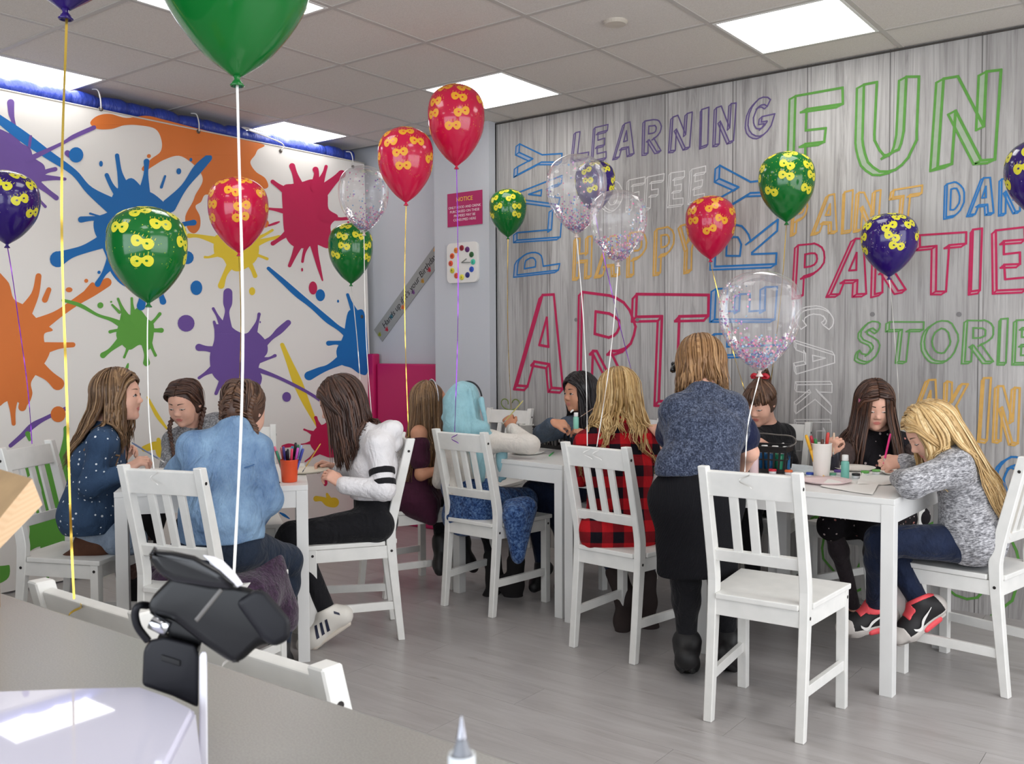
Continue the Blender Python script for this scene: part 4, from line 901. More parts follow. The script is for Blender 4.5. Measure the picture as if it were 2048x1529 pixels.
# skin, cloth ------------------------------------------------------------
def skin_mat(name, c):
    t = NT(name); n_ = t.noise(t.coord(), 40, 4)
    lo = tuple(x * .93 for x in c[:3]) + (1,)
    t.p(Base_Color=t.ramp(n_, [(.35, lo), (.65, c)]), Roughness=.52, Specular_IOR_Level=.35, Subsurface_Weight=.12, Subsurface_Radius=(.6, .25, .12), Subsurface_Scale=.01); return t.m
SK_A = skin_mat('skin_fair', srgb(226, 176, 154)); SK_B = skin_mat('skin_warm', srgb(208, 150, 120)); SK_C = skin_mat('skin_tan', srgb(190, 132, 102))
def cloth(name, c, rough=.85, vary=.12, scale=20, bump=.25, bscale=180, sheen=.1):
    t = NT(name); co = t.coord('tc'); n_ = t.noise(co, scale, 4)
    lo = tuple(x * (1 - vary) for x in c[:3]) + (1,); hi = tuple(min(1, x * (1 + vary)) for x in c[:3]) + (1,)
    t.p(Base_Color=t.ramp(n_, [(.3, lo), (.7, hi)]), Roughness=rough, Specular_IOR_Level=.2, Sheen_Weight=sheen); folds(t, t.noise(co, bscale, 2)); return t.m
def cloth_speck(name, a, b, c_, sc=160, stretch=(1, 1, 1)):
    t = NT(name); co = t.coord('tc', stretch); n1 = t.noise(co, sc, 2, .7); n2 = t.noise(co, sc * .35, 2)
    t.p(Base_Color=t.ramp(t.math('ADD', t.math('MULTIPLY', n1, .7), t.math('MULTIPLY', n2, .3)), [(.38, a), (.5, b), (.62, c_)]), Roughness=.9, Specular_IOR_Level=.15, Sheen_Weight=.15); folds(t, n1); return t.m
def cloth_dots(name, base, dot, sc, size, base2=None, dot2=None):
    t = NT(name); co = t.coord('tc'); vo = t.n('TexVoronoi', {'Vector': co, 'Scale': sc, 'Randomness': .35})
    f = t.math('LESS_THAN', vo.outputs['Distance'], size); n_ = t.noise(co, 9, 4)
    b = t.mix(n_, base, base2 or base); d = dot if dot2 is None else t.mix(t.math('GREATER_THAN', t.n('SeparateColor', {0: vo.outputs['Color']}).outputs[0], .5), dot, dot2)
    t.p(Base_Color=t.mix(f, b, d), Roughness=.85, Specular_IOR_Level=.2); folds(t, t.noise(co, 220, 2)); return t.m
def cloth_check(name, red, black, pitch):
    t = NT(name); s = t.n('SeparateXYZ', {0: t.coord('tc')})
    def st(o): return t.math('LESS_THAN', t.math('FRACT', t.math('ADD', t.math('DIVIDE', o, pitch), 50.0)), .5)
    a, b = st(s.outputs[0]), st(s.outputs[2]); sm = t.math('MULTIPLY', t.math('ADD', a, b), .5)
    mid = tuple(.42 * red[i] + .58 * black[i] for i in range(3)) + (1,)
    t.p(Base_Color=t.ramp(sm, [(0, black), (.5, mid), (1, red)]), Roughness=.9, Specular_IOR_Level=.15); t.b.inputs['Base Color'].links[0].from_node.color_ramp.interpolation = 'CONSTANT'
    r_ = t.b.inputs['Base Color'].links[0].from_node.color_ramp; r_.elements[1].position = .4; r_.elements[2].position = .9
    folds(t, t.noise(t.coord('tc'), 200, 2)); return t.m
def cloth_washed(name, a, b):
    t = NT(name); co = t.coord('tc', (1, 1, .6)); n_ = t.noise(co, 9, 5, .6); f = t.noise(t.coord('tc', (1, 1, .3)), 260, 2)
    t.p(Base_Color=t.mix(t.math('MULTIPLY', f, .10), t.ramp(n_, [(.3, a), (.68, b)]), (1, 1, 1, 1)), Roughness=.85, Specular_IOR_Level=.2); folds(t, f, 1.2); return t.m
HAIRS = dict(lightbrown=hair_mat('hair_light_brown', srgb(70, 50, 34), srgb(122, 92, 64), srgb(176, 142, 104)), darkbrown=hair_mat('hair_dark_brown', srgb(36, 24, 20), srgb(70, 46, 37), srgb(118, 82, 62)),
             brown=hair_mat('hair_brown', srgb(48, 34, 26), srgb(86, 60, 46), srgb(132, 98, 74)), blonde=hair_mat('hair_blonde', srgb(132, 98, 58), srgb(192, 156, 100), srgb(232, 206, 156)),
             black=hair_mat('hair_black', srgb(14, 12, 14), srgb(26, 22, 24), srgb(52, 44, 44)), bob=hair_mat('hair_caramel', srgb(88, 60, 38), srgb(142, 104, 66), srgb(192, 152, 108)), paleblonde=hair_mat('hair_pale_blonde', srgb(150, 116, 72), srgb(206, 172, 118), srgb(240, 218, 172)))

def strip_on(name, prims, pairs, sd, m, parent, root, off=.0016, across=3):
    """narrow printed or sewn strip laid onto a solid: pairs of edge points, pressed on along -sd"""
    V = []; o_ = np.array(root.location); pr = catmull([np.concatenate(p) for p in pairs], 3)
    for q in pr:
        for k in range(across + 1):
            v = q[:3] + (q[3:] - q[:3]) * k / across; lo, hi = 0.0, .10
            for _ in range(14):
                md = (lo + hi) / 2
                if field_at(prims, [v + sd * md])[0] < 0: lo = md
                else: hi = md
            V.append(v + sd * (hi + off) - o_)
    n = across + 1; F = [(i * n + k, i * n + k + 1, (i + 1) * n + k + 1, (i + 1) * n + k) for i in range(len(pr) - 1) for k in range(across)]
    b = mesh_obj(name, V, F, m, root, True)
    if parent is not None: b.parent = parent
    return b

def front_locks(H, n, seed=2, hang=.05, M=16):   # combed from the parting above the forehead to the temples
    r = np.random.default_rng(seed); out = []
    for i in range(n):
        sd = 1 if i % 2 else -1; y0 = r.uniform(.0, .087); z0 = .032 + .100 * math.sqrt(max(.02, 1 - ((y0 + .01) / .108) ** 2)); e = r.uniform(0, .006)
        q = [(sd * .001, y0, z0 + e), (sd * .036, y0 + .004, z0 - .006 + e), (sd * (.068 + e), y0 * .86, .066 + r.normal() * .006), (sd * (.083 + e), y0 * .58 + .004, .012), (sd * (.086 + e), y0 * .42, -.035), (sd * .085, y0 * .35, -.06 - hang * r.random())]
        c = H.wa(catmull(q, 4)); out.append(c[np.linspace(0, len(c) - 1, M).round().astype(int)])
    return np.array(out)
# ------------------------------------------------------------------ the thirteen people
A_ = lambda p: at(*p)
def tcframe(hip, neck, side):                 # cloth pattern space: across, depth, along the spine
    u = nz(np.array(neck) - hip); s = nz(side - u * np.dot(side, u)); return (np.array(hip), np.array([s, np.cross(u, s), u]))
def figure(label, base, H, neck, chest, hip, sh, hp, arms, legs, skin, sc=1.0, w=1.0, lap=None, face=None, hands=True, hc=1.0):
    """sh, hp: pairs of shoulder and hip points; arms: (elbow, wrist, hand dict); legs: (knee, ankle, toe)"""
    root = person(label, base)
    S = dict(root=root, H=H, neck=neck, chest=chest, hip=hip, sh=sh, hp=hp, arms=arms, legs=legs, w=w)
    S['tc'] = tcframe(hip, neck, hp[1] - hp[0])
    hd = head_prims(H); P = list(hd)
    nb = H.w(0, -.022, -.055)
    P += [cap(nb, neck, .050 * H.s, .052 * H.s * w, .03)] + torso_prims(hip, chest, neck, sh[0], sh[1], hp[0], hp[1], -.012, w)
    for s_, (el, wr, hd_) in zip(sh, arms):
        P += arm_prims(s_, el, wr, -.003, w)
        if hd_ is not None: P += hand_prims(wr, sc=.92 * hc, **hd_)
    for h_, (kn, an, toe) in zip(hp, legs):
        P += leg_prims(h_, kn, an, -.012, w) + foot_prims(an, toe, -.006, .9)
    S['body'] = P; S['hd'] = hd
    sdf_obj('body', P, .0048, skin, root)
    if face is not None: face_parts(H, hd, root, **face)
    return S
def top(S, m, i=.010, sleeves=(1.0, 1.0), cuts=(), extra=(), wrinkle=.0016, name='top', h=.0062, neck=True, flare=None, wr_i=None, seed=3):
    P = torso_prims(S['hip'], S['chest'], S['neck'], S['sh'][0], S['sh'][1], S['hp'][0], S['hp'][1], i, S['w'])
    for s_, (el, wr, _), f in zip(S['sh'], S['arms'], sleeves):
        if f <= 0: continue
        if f <= .5: P.append(cap(s_, s_ + (el - s_) * f * 2, .044 * S['w'] + i, .040 * S['w'] + i + .004, .03))
        else: P += [cap(s_, el, .043 * S['w'] + i, .036 * S['w'] + i, .016), cap(el, el + (wr - el) * (f - .5) * 2 * .93, .036 * S['w'] + i, .026 * S['w'] + i * .9, .02)]
    P += list(extra)
    if neck: P.append(ell(S['H'].w(0, .01, -.10) * .35 + S['neck'] * .65 + np.array([0, 0, .045]), np.array((.056, .060, .035)) * S['w'], S['H'].m * 1.0, .006, 'sub'))
    P += list(cuts); S['top'] = P
    return sdf_obj(name, P, h, m, S['root'], wrinkle, 34, seed, S['tc'])
def bottoms(S, m, i=.006, name='trousers', extra=(), cuts=(), wrinkle=.0012, upto=1.0, seed=5):
    sm = nz(S['hp'][1] - S['hp'][0]); Wt = S['hip'] * .60 + S['chest'] * .40
    P = [cap(S['hp'][0] * .8 + S['hip'] * .2, S['hp'][1] * .8 + S['hip'] * .2, .082 * S['w'] + i, k=.04), cap(S['hip'], Wt, .086 * S['w'] + i, .080 * S['w'] + i, .04), cap(Wt - sm * .04 * S['w'], Wt + sm * .04 * S['w'], .074 * S['w'] + i, k=.04)]
    for h_, (kn, an, toe) in zip(S['hp'], S['legs']):
        P += leg_prims(h_, kn, kn + (an - kn) * upto, i, S['w'])
    P += list(extra) + list(cuts)
    return sdf_obj(name, P, .0068, m, S['root'], wrinkle, 30, seed, S['tc'])
def shoe(S, k, m, sole=None, i=.004, sc=.95, shaft=0.0, name='shoe'):
    kn, an, toe = S['legs'][k]; P = foot_prims(an, toe, i, sc)
    if shaft: P += [cap(an, an + nz(kn - an) * shaft, .037 * sc + i, .044 * sc + i, .03)]
    else: P.append(cut(an + nz(kn - an) * .022, nz(kn - an), .006))
    o = sdf_obj(name, P, .0048, m, S['root'], .0006, 40, 3, S['tc'])
    if sole is not None:
        s_ = sdf_obj('sole', sole_prims(an, toe, sc, .0115, i), .0045, sole, S['root']); s_.parent = o
    return o
def down(*k): return lambda ph, t: (0, 0, -1)
DENIM = cloth_washed('denim_dark_washed', srgb(20, 36, 54), srgb(46, 72, 96)); BLACK = cloth('black_cloth', srgb(24, 24, 28), .8); NAVYJ = cloth('navy_jeans', srgb(24, 34, 58), .8, .25, 14)
BLKLEATHER = mat('black_shoe', srgb(22, 21, 23), .5); BRNLEATHER = mat('brown_suede', srgb(86, 52, 34), .85, vary=.2, vscale=30)

# 1 girl in polka-dot denim, kneeling on a chair --------------------------------------------
H = Frame(at(235, 794, 4.0), dv(1, .02, .06), sc=.92)
S = figure('girl kneeling in a white polka-dot denim jacket, long light brown hair, in profile', at(190, 1108, 4.0), H, at(214, 860, 4.0), at(196, 925, 4.0), at(184, 1035, 4.02),
           (at(205, 888, 3.88), at(226, 880, 4.13)), (at(183, 1040, 3.95), at(187, 1038, 4.10)),
           ((at(181, 972, 3.84), at(252, 942, 3.86), dict(d=dv(.75, .55, .2), nrm=dv(-.5, .6, -.6), side=-1, curl=(40, 55, 35))), (at(205, 965, 4.16), at(240, 925, 4.12), dict(d=dv(.55, .8, .1), nrm=dv(-.6, .4, .6), side=1, curl=(45, 60, 40)))),
           ((at(262, 1082, 3.96), at(172, 1086, 3.95), at(140, 1098, 3.95)), (at(266, 1080, 4.12), at(180, 1084, 4.10), at(148, 1095, 4.10))), SK_A, face=dict(brow=(.16, .10, .06)))
top(S, cloth_dots('polka_dot_denim', srgb(34, 52, 78), srgb(220, 226, 232), 38, .18, srgb(66, 90, 120)), .012, extra=[cap(at(170, 1030, 3.93), at(176, 1030, 4.10), .105, .105, .06), cap(at(200, 1040, 3.95), at(206, 1040, 4.08), .075, .075, .06)],
    cuts=[cut(at(180, 1060, 4.0), (0, 0, -1))], name='denim_jacket', wrinkle=.002)
bottoms(S, cloth_washed('pale_jeans', srgb(110, 130, 154), srgb(160, 176, 196)), .004, name='jeans')
for k in (0, 1): shoe(S, k, BRNLEATHER, shaft=.08, name='boot')
hd_ = lambda ph, t: dv(-.42 - .12 * t, -1, 0) if 100 < math.degrees(ph) < 262 else (dv(-.12, -1, .0) if math.degrees(ph) > 180 else dv(-.02, -1, 0))
Q = hair_paths(H, 230, lambda ph: .30 if 95 < math.degrees(ph) < 265 else .20, 52, 308, hd_, 100, 3, wave=.006)
Q = push_out(S['top'], Q.reshape(-1, 3), .010).reshape(Q.shape)
Q = np.concatenate([Q, front_locks(H, 60, 3)])
locks_mesh('hair', Q, np.random.default_rng(1).uniform(.007, .013, len(Q)), HAIRS['lightbrown'], S['root'], axis=H.c); sdf_obj('hair_base', hair_cap(H), .006, HAIRS['lightbrown'], S['root'])
P1 = S

# 2 girl with two plaits facing us ----------------------------------------------------------
H = Frame(at(371, 806, 4.70), dv(-.22, -.42, -1), sc=.93)
S = figure('girl with two dark plaits in a grey knitted jumper, facing us, looking down', at(420, 1020, 4.8), H, at(388, 862, 4.80), at(392, 925, 4.82), at(425, 1020, 4.88),
           (at(350, 884, 4.76), at(432, 850, 4.90)), (at(395, 1025, 4.85), at(455, 1020, 4.92)),
           ((at(336, 955, 4.62), at(352, 962, 4.45), None), (at(462, 925, 4.80), at(445, 955, 4.62), None)),
           ((at(375, 1055, 4.55), at(395, 1215, 4.55), at(390, 1240, 4.4)), (at(450, 1050, 4.62), at(450, 1210, 4.62), at(445, 1235, 4.48))), SK_A, face=dict(lid=.65, brow=(.05, .03, .02)))
top(S, cloth_speck('grey_knit', srgb(96, 98, 102), srgb(132, 134, 138), srgb(170, 172, 176), 120), .014, cuts=[cut(at(420, 1025, 4.85), (0, 0, -1))], name='jumper')
bottoms(S, BLACK); [shoe(S, k, BLKLEATHER) for k in (0, 1)]
tieL, tieR = H.w(-.070, -.045, -.055), H.w(.072, -.045, -.055)
for sd, p_end, e in ((1, 'tieR', 0), (-1, 'tieL', 1)):
    pass
Q = []
r_ = np.random.default_rng(4)
for i in range(150):                          # combed from the centre parting back to each plait
    sd = 1 if i % 2 else -1; y0 = r_.uniform(-.07, .082); z0 = .030 + .098 * math.sqrt(max(.02, 1 - ((y0 + .01) / .104) ** 2))
    a = np.array([sd * .002, y0, z0]); b = np.array([sd * (.082 + r_.uniform(0, .006)), y0 * .55 - .012 + r_.normal() * .008, .045 + r_.normal() * .01]); c_ = np.array([sd * (.068 + r_.normal() * .004), -.045 + r_.normal() * .006, -.045])
    m_ = (a + b) / 2 + np.array([sd * .018, 0, .017]); Q.append(H.wa(catmull([a, m_, b, c_], 5)))
locks_mesh('hair', np.array(Q), np.full(len(Q), .009), HAIRS['darkbrown'], S['root'], axis=H.c); sdf_obj('hair_base', hair_cap(H), .006, HAIRS['darkbrown'], S['root'])
braid_mesh('plait', [tieR, at(340, 850, 4.66), at(343, 885, 4.66), at(348, 915, 4.62)], .014, HAIRS['darkbrown'], S['root'], 5)
braid_mesh('plait', [tieL, at(401, 850, 4.72), at(398, 872, 4.70), at(396, 900, 4.68)], .014, HAIRS['darkbrown'], S['root'], 4)

# 3 girl in pale denim shirt seen from behind -----------------------------------------------
H = Frame(at(488, 822, 3.70), dv(.22, -.48, 1), sc=.93)
S = figure('girl in a pale blue denim shirt with plaited brown hair, seen from behind', at(440, 1140, 3.56), H, at(468, 866, 3.60), at(448, 955, 3.57), at(438, 1085, 3.54),
           (at(390, 897, 3.58), at(510, 902, 3.62)), (at(395, 1098, 3.54), at(482, 1096, 3.56)),
           ((at(352, 958, 3.74), at(336, 975, 3.90), dict(d=dv(.2, -.2, 1), nrm=UP, side=1)), (at(534, 1000, 3.60), at(500, 1054, 3.74), dict(d=dv(-.5, -.7, .5), nrm=dv(.6, 0, -.5), side=-1))),
           ((at(350, 1125, 3.90), at(345, 1290, 3.92), at(340, 1310, 4.05)), (at(572, 1122, 3.80), at(560, 1285, 3.86), at(575, 1305, 4.0))), SK_A)
top(S, cloth_washed('pale_denim', srgb(62, 98, 142), srgb(128, 162, 194)), .0165, sleeves=(1, .86), extra=[cap(at(405, 1040, 3.50), at(478, 1045, 3.52), .085, .085, .06), cap(S['neck'] + UP * -.012, S['neck'] + UP * .020, .052, .056, .012)],
    cuts=[cut(at(440, 1078, 3.55), nz((0, 0, -1)))], name='denim_shirt', wrinkle=.0036, h=.0056)
SEAM = mat('denim_seam', srgb(58, 92, 134), .9); VW = -nz(ray(450, 960))
strip_on('yoke_seam', S['top'], [(at(x, y - 1.2, 3.60), at(x, y + 1.2, 3.60)) for x, y in ((398, 928), (425, 938), (455, 942), (485, 938), (508, 930))], VW, SEAM, None, S['root'], .0012, 1)
for dx in (-9, 9): strip_on('pleat', S['top'], [(at(x + dx - 1, y, 3.58), at(x + dx + 1, y, 3.58)) for x, y in ((455, 944), (452, 985), (447, 1030), (444, 1060))], VW, SEAM, None, S['root'], .0012, 1)
bottoms(S, cloth('teal_jeans', srgb(34, 44, 60), .8, .2, 14), .012, name='jeans'); [shoe(S, k, BLKLEATHER) for k in (0, 1)]
el, wr = S['arms'][1][:2]; sdf_obj('sleeve_cuff', [cap(el + (wr - el) * .40, el + (wr - el) * .82, .050, .046, .01)], .005, bpy.data.materials['pale_denim'], S['root'], .001, 40, 4, S['tc'])
mb = MB().prism([(-.07, 0), (.07, 0), (.07, .004), (-.07, .004)], 1, 0, .004)
Q = []
for i in range(170):
    sd = 1 if i % 2 else -1; y0 = r_.uniform(-.088, .075); z0 = .030 + .098 * math.sqrt(max(.02, 1 - ((y0 + .01) / .108) ** 2)); back = y0 < -.03
    a = np.array([sd * .003, y0, z0]); c_ = np.array([sd * .050 if sd < 0 else sd * .058, -.066, -.040]) + r_.normal(size=3) * .005
    b = (a + c_) / 2 + np.array([sd * .034, -.020 if back else 0.0, .02]) + r_.normal(size=3) * .005; Q.append(H.wa(catmull([a, (a + b) / 2 + np.array([sd * .012, -.006, .012]), b, c_], 5)))
for i in range(150):                          # back of the head, from the middle parting to the plaits
    sd = 1 if i % 2 else -1; zz = r_.uniform(-.055, .115); yb = -.010 - .100 * math.sqrt(max(.03, 1 - ((zz - .03) / .100) ** 2))
    a = np.array([sd * .002, yb, zz]); c_ = np.array([sd * (.058 + r_.normal() * .004), -.062 + r_.normal() * .006, zz * .55 - .025]); b = (a + c_) / 2 + np.array([0, -.022, .006])
    Q.append(H.wa(catmull([a, (a * 2 + b) / 3 + np.array([0, -.006, 0]), b, c_], 5)))
Q = push_out(H and head_prims(H), np.array(Q).reshape(-1, 3), .008).reshape(np.array(Q).shape)
locks_mesh('hair', Q, np.full(len(Q), .010), HAIRS['brown'], S['root'], axis=H.c); sdf_obj('hair_base', hair_cap(H), .006, HAIRS['brown'], S['root'])
braid_mesh('plait', [H.w(.050, -.050, .075), H.w(.068, -.072, .02), H.w(.062, -.062, -.045), at(511, 862, 3.60), at(512, 886, 3.60)], .017, HAIRS['brown'], S['root'], 6)
braid_mesh('plait', [H.w(-.040, -.060, .07), H.w(-.062, -.074, .01), H.w(-.060, -.058, -.05), at(447, 858, 3.66), at(440, 868, 3.72)], .015, HAIRS['brown'], S['root'], 6)
coat = empty('coat', at(430, 1190, 3.6)); tag(coat, 'dark purple fluffy coat draped over the chair under the girl in pale denim', 'coat')
t = NT('purple_fleece'); _n = t.noise(t.coord(), 60, 4, .7); t.p(Base_Color=t.ramp(_n, [(.35, srgb(40, 26, 42)), (.65, srgb(74, 50, 76))]), Roughness=1.0, Specular_IOR_Level=.1, Sheen_Weight=.35); t.bump(_n, .8, .01)
P = [cap(at(330, 1165, 3.55), at(520, 1160, 3.60), .055, .06, .05), cap(at(350, 1200, 3.50), at(530, 1190, 3.56), .05, .06, .06), cap(at(540, 1130, 3.66), at(575, 1240, 3.70), .058, .040, .06), cap(at(520, 1180, 3.62), at(560, 1225, 3.66), .06, .05, .06),
     cap(at(310, 1160, 3.66), at(300, 1215, 3.72), .05, .04, .05), cap(at(420, 1180, 3.44), at(460, 1250, 3.42), .07, .05, .07), cap(at(500, 1190, 3.50), at(520, 1260, 3.50), .06, .05, .06)]
sdf_obj('fleece', P, .007, t.m, coat, .005, 30, 8)

# 4 girl in white hoodie --------------------------------------------------------------------
H = Frame(at(684, 806, 4.27), dv(-1, -.50, -.08), sc=.95)
S = figure('girl in a white hoodie with two black arm stripes and long brown hair', at(750, 1085, 4.29), H, at(733, 868, 4.28), at(748, 935, 4.28), at(752, 1040, 4.30),
           (at(758, 893, 4.16), at(740, 884, 4.42)), (at(752, 1048, 4.21), at(752, 1046, 4.38)),
           ((at(768, 980, 4.10), at(684, 970, 4.10), dict(d=dv(-.8, .62, .1), nrm=dv(.3, .6, -.6), side=1, curl=(35, 50, 40))), (at(752, 972, 4.46), at(672, 936, 4.42), dict(d=dv(-.85, .35, -.1), nrm=dv(.2, .9, .3), side=-1, curl=(45, 60, 40)))),
           ((at(584, 1072, 4.14), at(655, 1226, 4.12), at(560, 1286, 4.10)), (at(578, 1080, 4.34), at(605, 1245, 4.36), at(560, 1300, 4.34))), SK_A, face=dict(lid=.7))
top(S, cloth('white_sweatshirt', srgb(232, 230, 232), .8, .03), .016, extra=[cap(at(790, 858, 4.22), at(782, 856, 4.36), .036, .036, .03), cap(at(792, 885, 4.25), at(788, 884, 4.34), .030, .030, .04), cap(at(772, 862, 4.2), at(770, 860, 4.38), .03, .03, .03)], cuts=[cut(at(752, 995, 4.28), nz((0, 0, -1)))], name='hoodie', wrinkle=.0026, h=.0056)
bottoms(S, BLACK, .008, name='black_jeans')
el, wr = S['arms'][0][:2]; sh_ = S['sh'][0]
for q in (.60, .86):
    u_ = nz(el - sh_); c_ = sh_ + (el - sh_) * q; rr = .043 + (.036 - .043) * q + .0175
    sdf_obj('sleeve_stripe', [cap(sh_, el, .0605 + .0012, .0535 + .0012, .02), cut(c_ + u_ * .0145, u_), cut(c_ - u_ * .0145, -u_)], .0045, BLACK, S['root'], 0, 30, 3, S['tc'])
sdf_obj('cuff', [cap(el + (wr - el) * .80, el + (wr - el) * .95, .037, .035, .006)], .0045, bpy.data.materials['white_sweatshirt'], S['root'], .0006, 60, 2, S['tc'])
WSHOE = mat('white_trainer', srgb(228, 224, 216), .5); SOLE = mat('cream_sole', srgb(214, 204, 192), .6)
for k in (0, 1):
    o = shoe(S, k, WSHOE, SOLE, .007, 1.05, name='trainer'); kn, an, toe = S['legs'][k]
    d = nz(toe - an); up_ = nz(UP - d * d[2]); sd = np.cross(d, up_); sd = sd if sd.dot(FW) < 0 else -sd; fp = foot_prims(an, toe, .007, 1.05)
    for j in range(3):
        c0 = an + d * (.012 + j * .026) - up_ * .012; c1 = an + d * (.030 + j * .026) - up_ * .064
        strip_on('stripe', fp, [(c0 - d * .006, c0 + d * .006), ((c0 + c1) / 2 - d * .0065, (c0 + c1) / 2 + d * .0065), (c1 - d * .007, c1 + d * .007)], sd, mat('navy_stripe', srgb(34, 38, 62), .5), o, S['root'])
    strip_on('heel_tab', fp, [(an - d * .048 - up_ * .030, an - d * .030 - up_ * .010), (an - d * .050 - up_ * .020, an - d * .034 - up_ * .000)], sd, mat('navy_stripe', srgb(34, 38, 62), .5), o, S['root'])
    for q in range(4): MB().tube([an + d * (.045 + q * .016) - up_ * (.004 + q * .010) + sd * .020, an + d * (.050 + q * .016) - up_ * (-.006 + q * .010), an + d * (.045 + q * .016) - up_ * (.004 + q * .010) - sd * .020], .0028, 5).build('lace', mat('lace_white', srgb(236, 234, 230), .7), S['root'], True).location = -Vector(S['root'].location)
    sdf_obj('sock', [cap(an + nz(kn - an) * .02, an + nz(kn - an) * .055, .036, .037, .005)], .005, mat('pink_sock', srgb(232, 160, 186), .9), S['root'])
Q = hair_paths(H, 240, .27, 40, 320, lambda ph, t: dv(.16, -1, 0) if 60 < math.degrees(ph) < 300 else dv(.10, -1, 0), 100, 8, wave=.004)
Q = push_out(S['top'] + S['hd'], Q.reshape(-1, 3), .010).reshape(Q.shape)
Q = np.concatenate([Q, front_locks(H, 50, 4)])
locks_mesh('hair', Q, np.random.default_rng(1).uniform(.008, .014, len(Q)), HAIRS['darkbrown'], S['root'], axis=H.c); sdf_obj('hair_base', hair_cap(H, .85), .006, HAIRS['darkbrown'], S['root'])
P4 = S

# 5 girl in maroon dress with a silver headband ---------------------------------------------
H = Frame(at(860, 806, 5.08), dv(.92, .05, .42), sc=.90)
S = figure('girl in a maroon off-shoulder dress with a silver headband and dark glasses', at(835, 1040, 5.08), H, at(842, 852, 5.10), at(838, 905, 5.10), at(832, 1000, 5.08),
           (at(838, 868, 4.99), at(850, 862, 5.22)), (at(832, 1005, 5.00), at(836, 1004, 5.15)),
           ((at(842, 950, 4.95), at(892, 938, 4.98), dict(d=dv(.8, .2, .4), nrm=UP, side=-1)), (at(870, 940, 5.25), at(905, 925, 5.22), None)),
           ((at(880, 1010, 5.12), at(882, 1090, 5.06), at(880, 1112, 4.98)), (at(900, 1008, 5.30), at(925, 1085, 5.26), at(945, 1108, 5.22))), SK_B, face=dict(lid=.3))
MAR = cloth('maroon_jersey', srgb(66, 26, 48), .8, .15)
top(S, MAR, .010, sleeves=(.0, .0), extra=[cap(at(818, 1000, 4.98), at(850, 1010, 5.02), .075, .075, .06), cap(at(840, 1010, 5.0), at(862, 1040, 4.97), .06, .03, .05), cap(at(850, 990, 5.1), at(880, 1005, 5.15), .07, .06, .05)],
    cuts=[cut(at(840, 880, 5.1), (0, 0, 1), .01)], name='dress', wrinkle=.003)
sh_, el = S['sh'][0], S['arms'][0][0]; sdf_obj('sleeve_band', [cap(sh_ + (el - sh_) * .30, sh_ + (el - sh_) * .66, .058, .054, .01)], .005, MAR, S['root'], .001, 40, 3, S['tc'])
bottoms(S, BLACK, .002, name='leggings'); [shoe(S, k, BLKLEATHER, shaft=.03) for k in (0, 1)]
Q = hair_paths(H, 210, .42, 60, 300, lambda ph, t: dv(-.13, -1, 0) if math.degrees(ph) > 130 else dv(.02, -1, 0), 100, 14, wave=.006)
Q = push_out(S['top'], Q.reshape(-1, 3), .012).reshape(Q.shape)
locks_mesh('hair', Q, np.random.default_rng(1).uniform(.008, .014, len(Q)), HAIRS['lightbrown'], S['root'], axis=H.c); sdf_obj('hair_base', hair_cap(H), .006, HAIRS['lightbrown'], S['root'])
mb = MB(); ph = np.radians(np.linspace(-100, 100, 30)); th = np.full(30, 1.0)
arc_ = [H.w(.092 * math.sin(a), .022, .030 + .104 * math.cos(a)) for a in ph]
mb.tube(arc_, .009, 6, flat=.5).build('headband', mat('silver_glitter', srgb(206, 204, 208), .25, .85, bump=.8, bscale=300), S['root'], True).location = -Vector(S['root'].location)
mb = MB(); [mb.tube([H.w(s * .074, -.01, .010), H.w(s * .070, .06, .010), H.w(s * .058, .100, .008)], .0028, 6) for s in (1,)]
mb.build('glasses_arm', mat('black_plastic_gloss', srgb(20, 20, 22), .25), S['root']).location = -Vector(S['root'].location)
for s in (-1, 1): MB().tube(catmull([H.w(s * .031 + .021 * math.cos(a), .112, .006 + .016 * math.sin(a)) for a in np.linspace(0, 2 * PI, 12)], 2), .002, 5).build('glasses_rim', bpy.data.materials['black_plastic_gloss'], S['root']).location = -Vector(S['root'].location)

DOFF = .09
# 6 girl in a light blue headscarf ----------------------------------------------------------
H = Frame(at(929, 812, 4.78), dv(.42, -.12, .9), sc=.94)
S = figure('girl in a light blue headscarf, cream top and blue tweed skirt, from behind', at(935, 1050, 4.73), H, at(932, 862, 4.76), at(936, 930, 4.74), at(934, 1030, 4.72),
           (at(893, 888, 4.80), at(982, 884, 4.68)), (at(922, 1032, 4.76), at(968, 1032, 4.70)),
           ((at(882, 962, 4.84), at(920, 930, 5.02), None), (at(1060, 890, 4.64), at(1022, 858, 4.84), dict(d=dv(-.25, .7, .5), nrm=dv(-.3, .5, -.8), side=1, curl=(55, 70, 40)))),
           ((at(975, 1030, 5.05), at(990, 1160, 4.95), at(975, 1185, 4.85)), (at(1035, 1025, 4.98), at(1030, 1170, 4.86), at(1048, 1195, 4.86))), SK_C)
top(S, cloth('cream_jersey', srgb(222, 216, 208), .85, .04), .010, cuts=[cut(at(935, 985, 4.74), (0, 0, -1))], name='cream_top', wrinkle=.002)
SCARF = cloth('light_blue_scarf', srgb(150, 194, 204), .8, .10, 10)
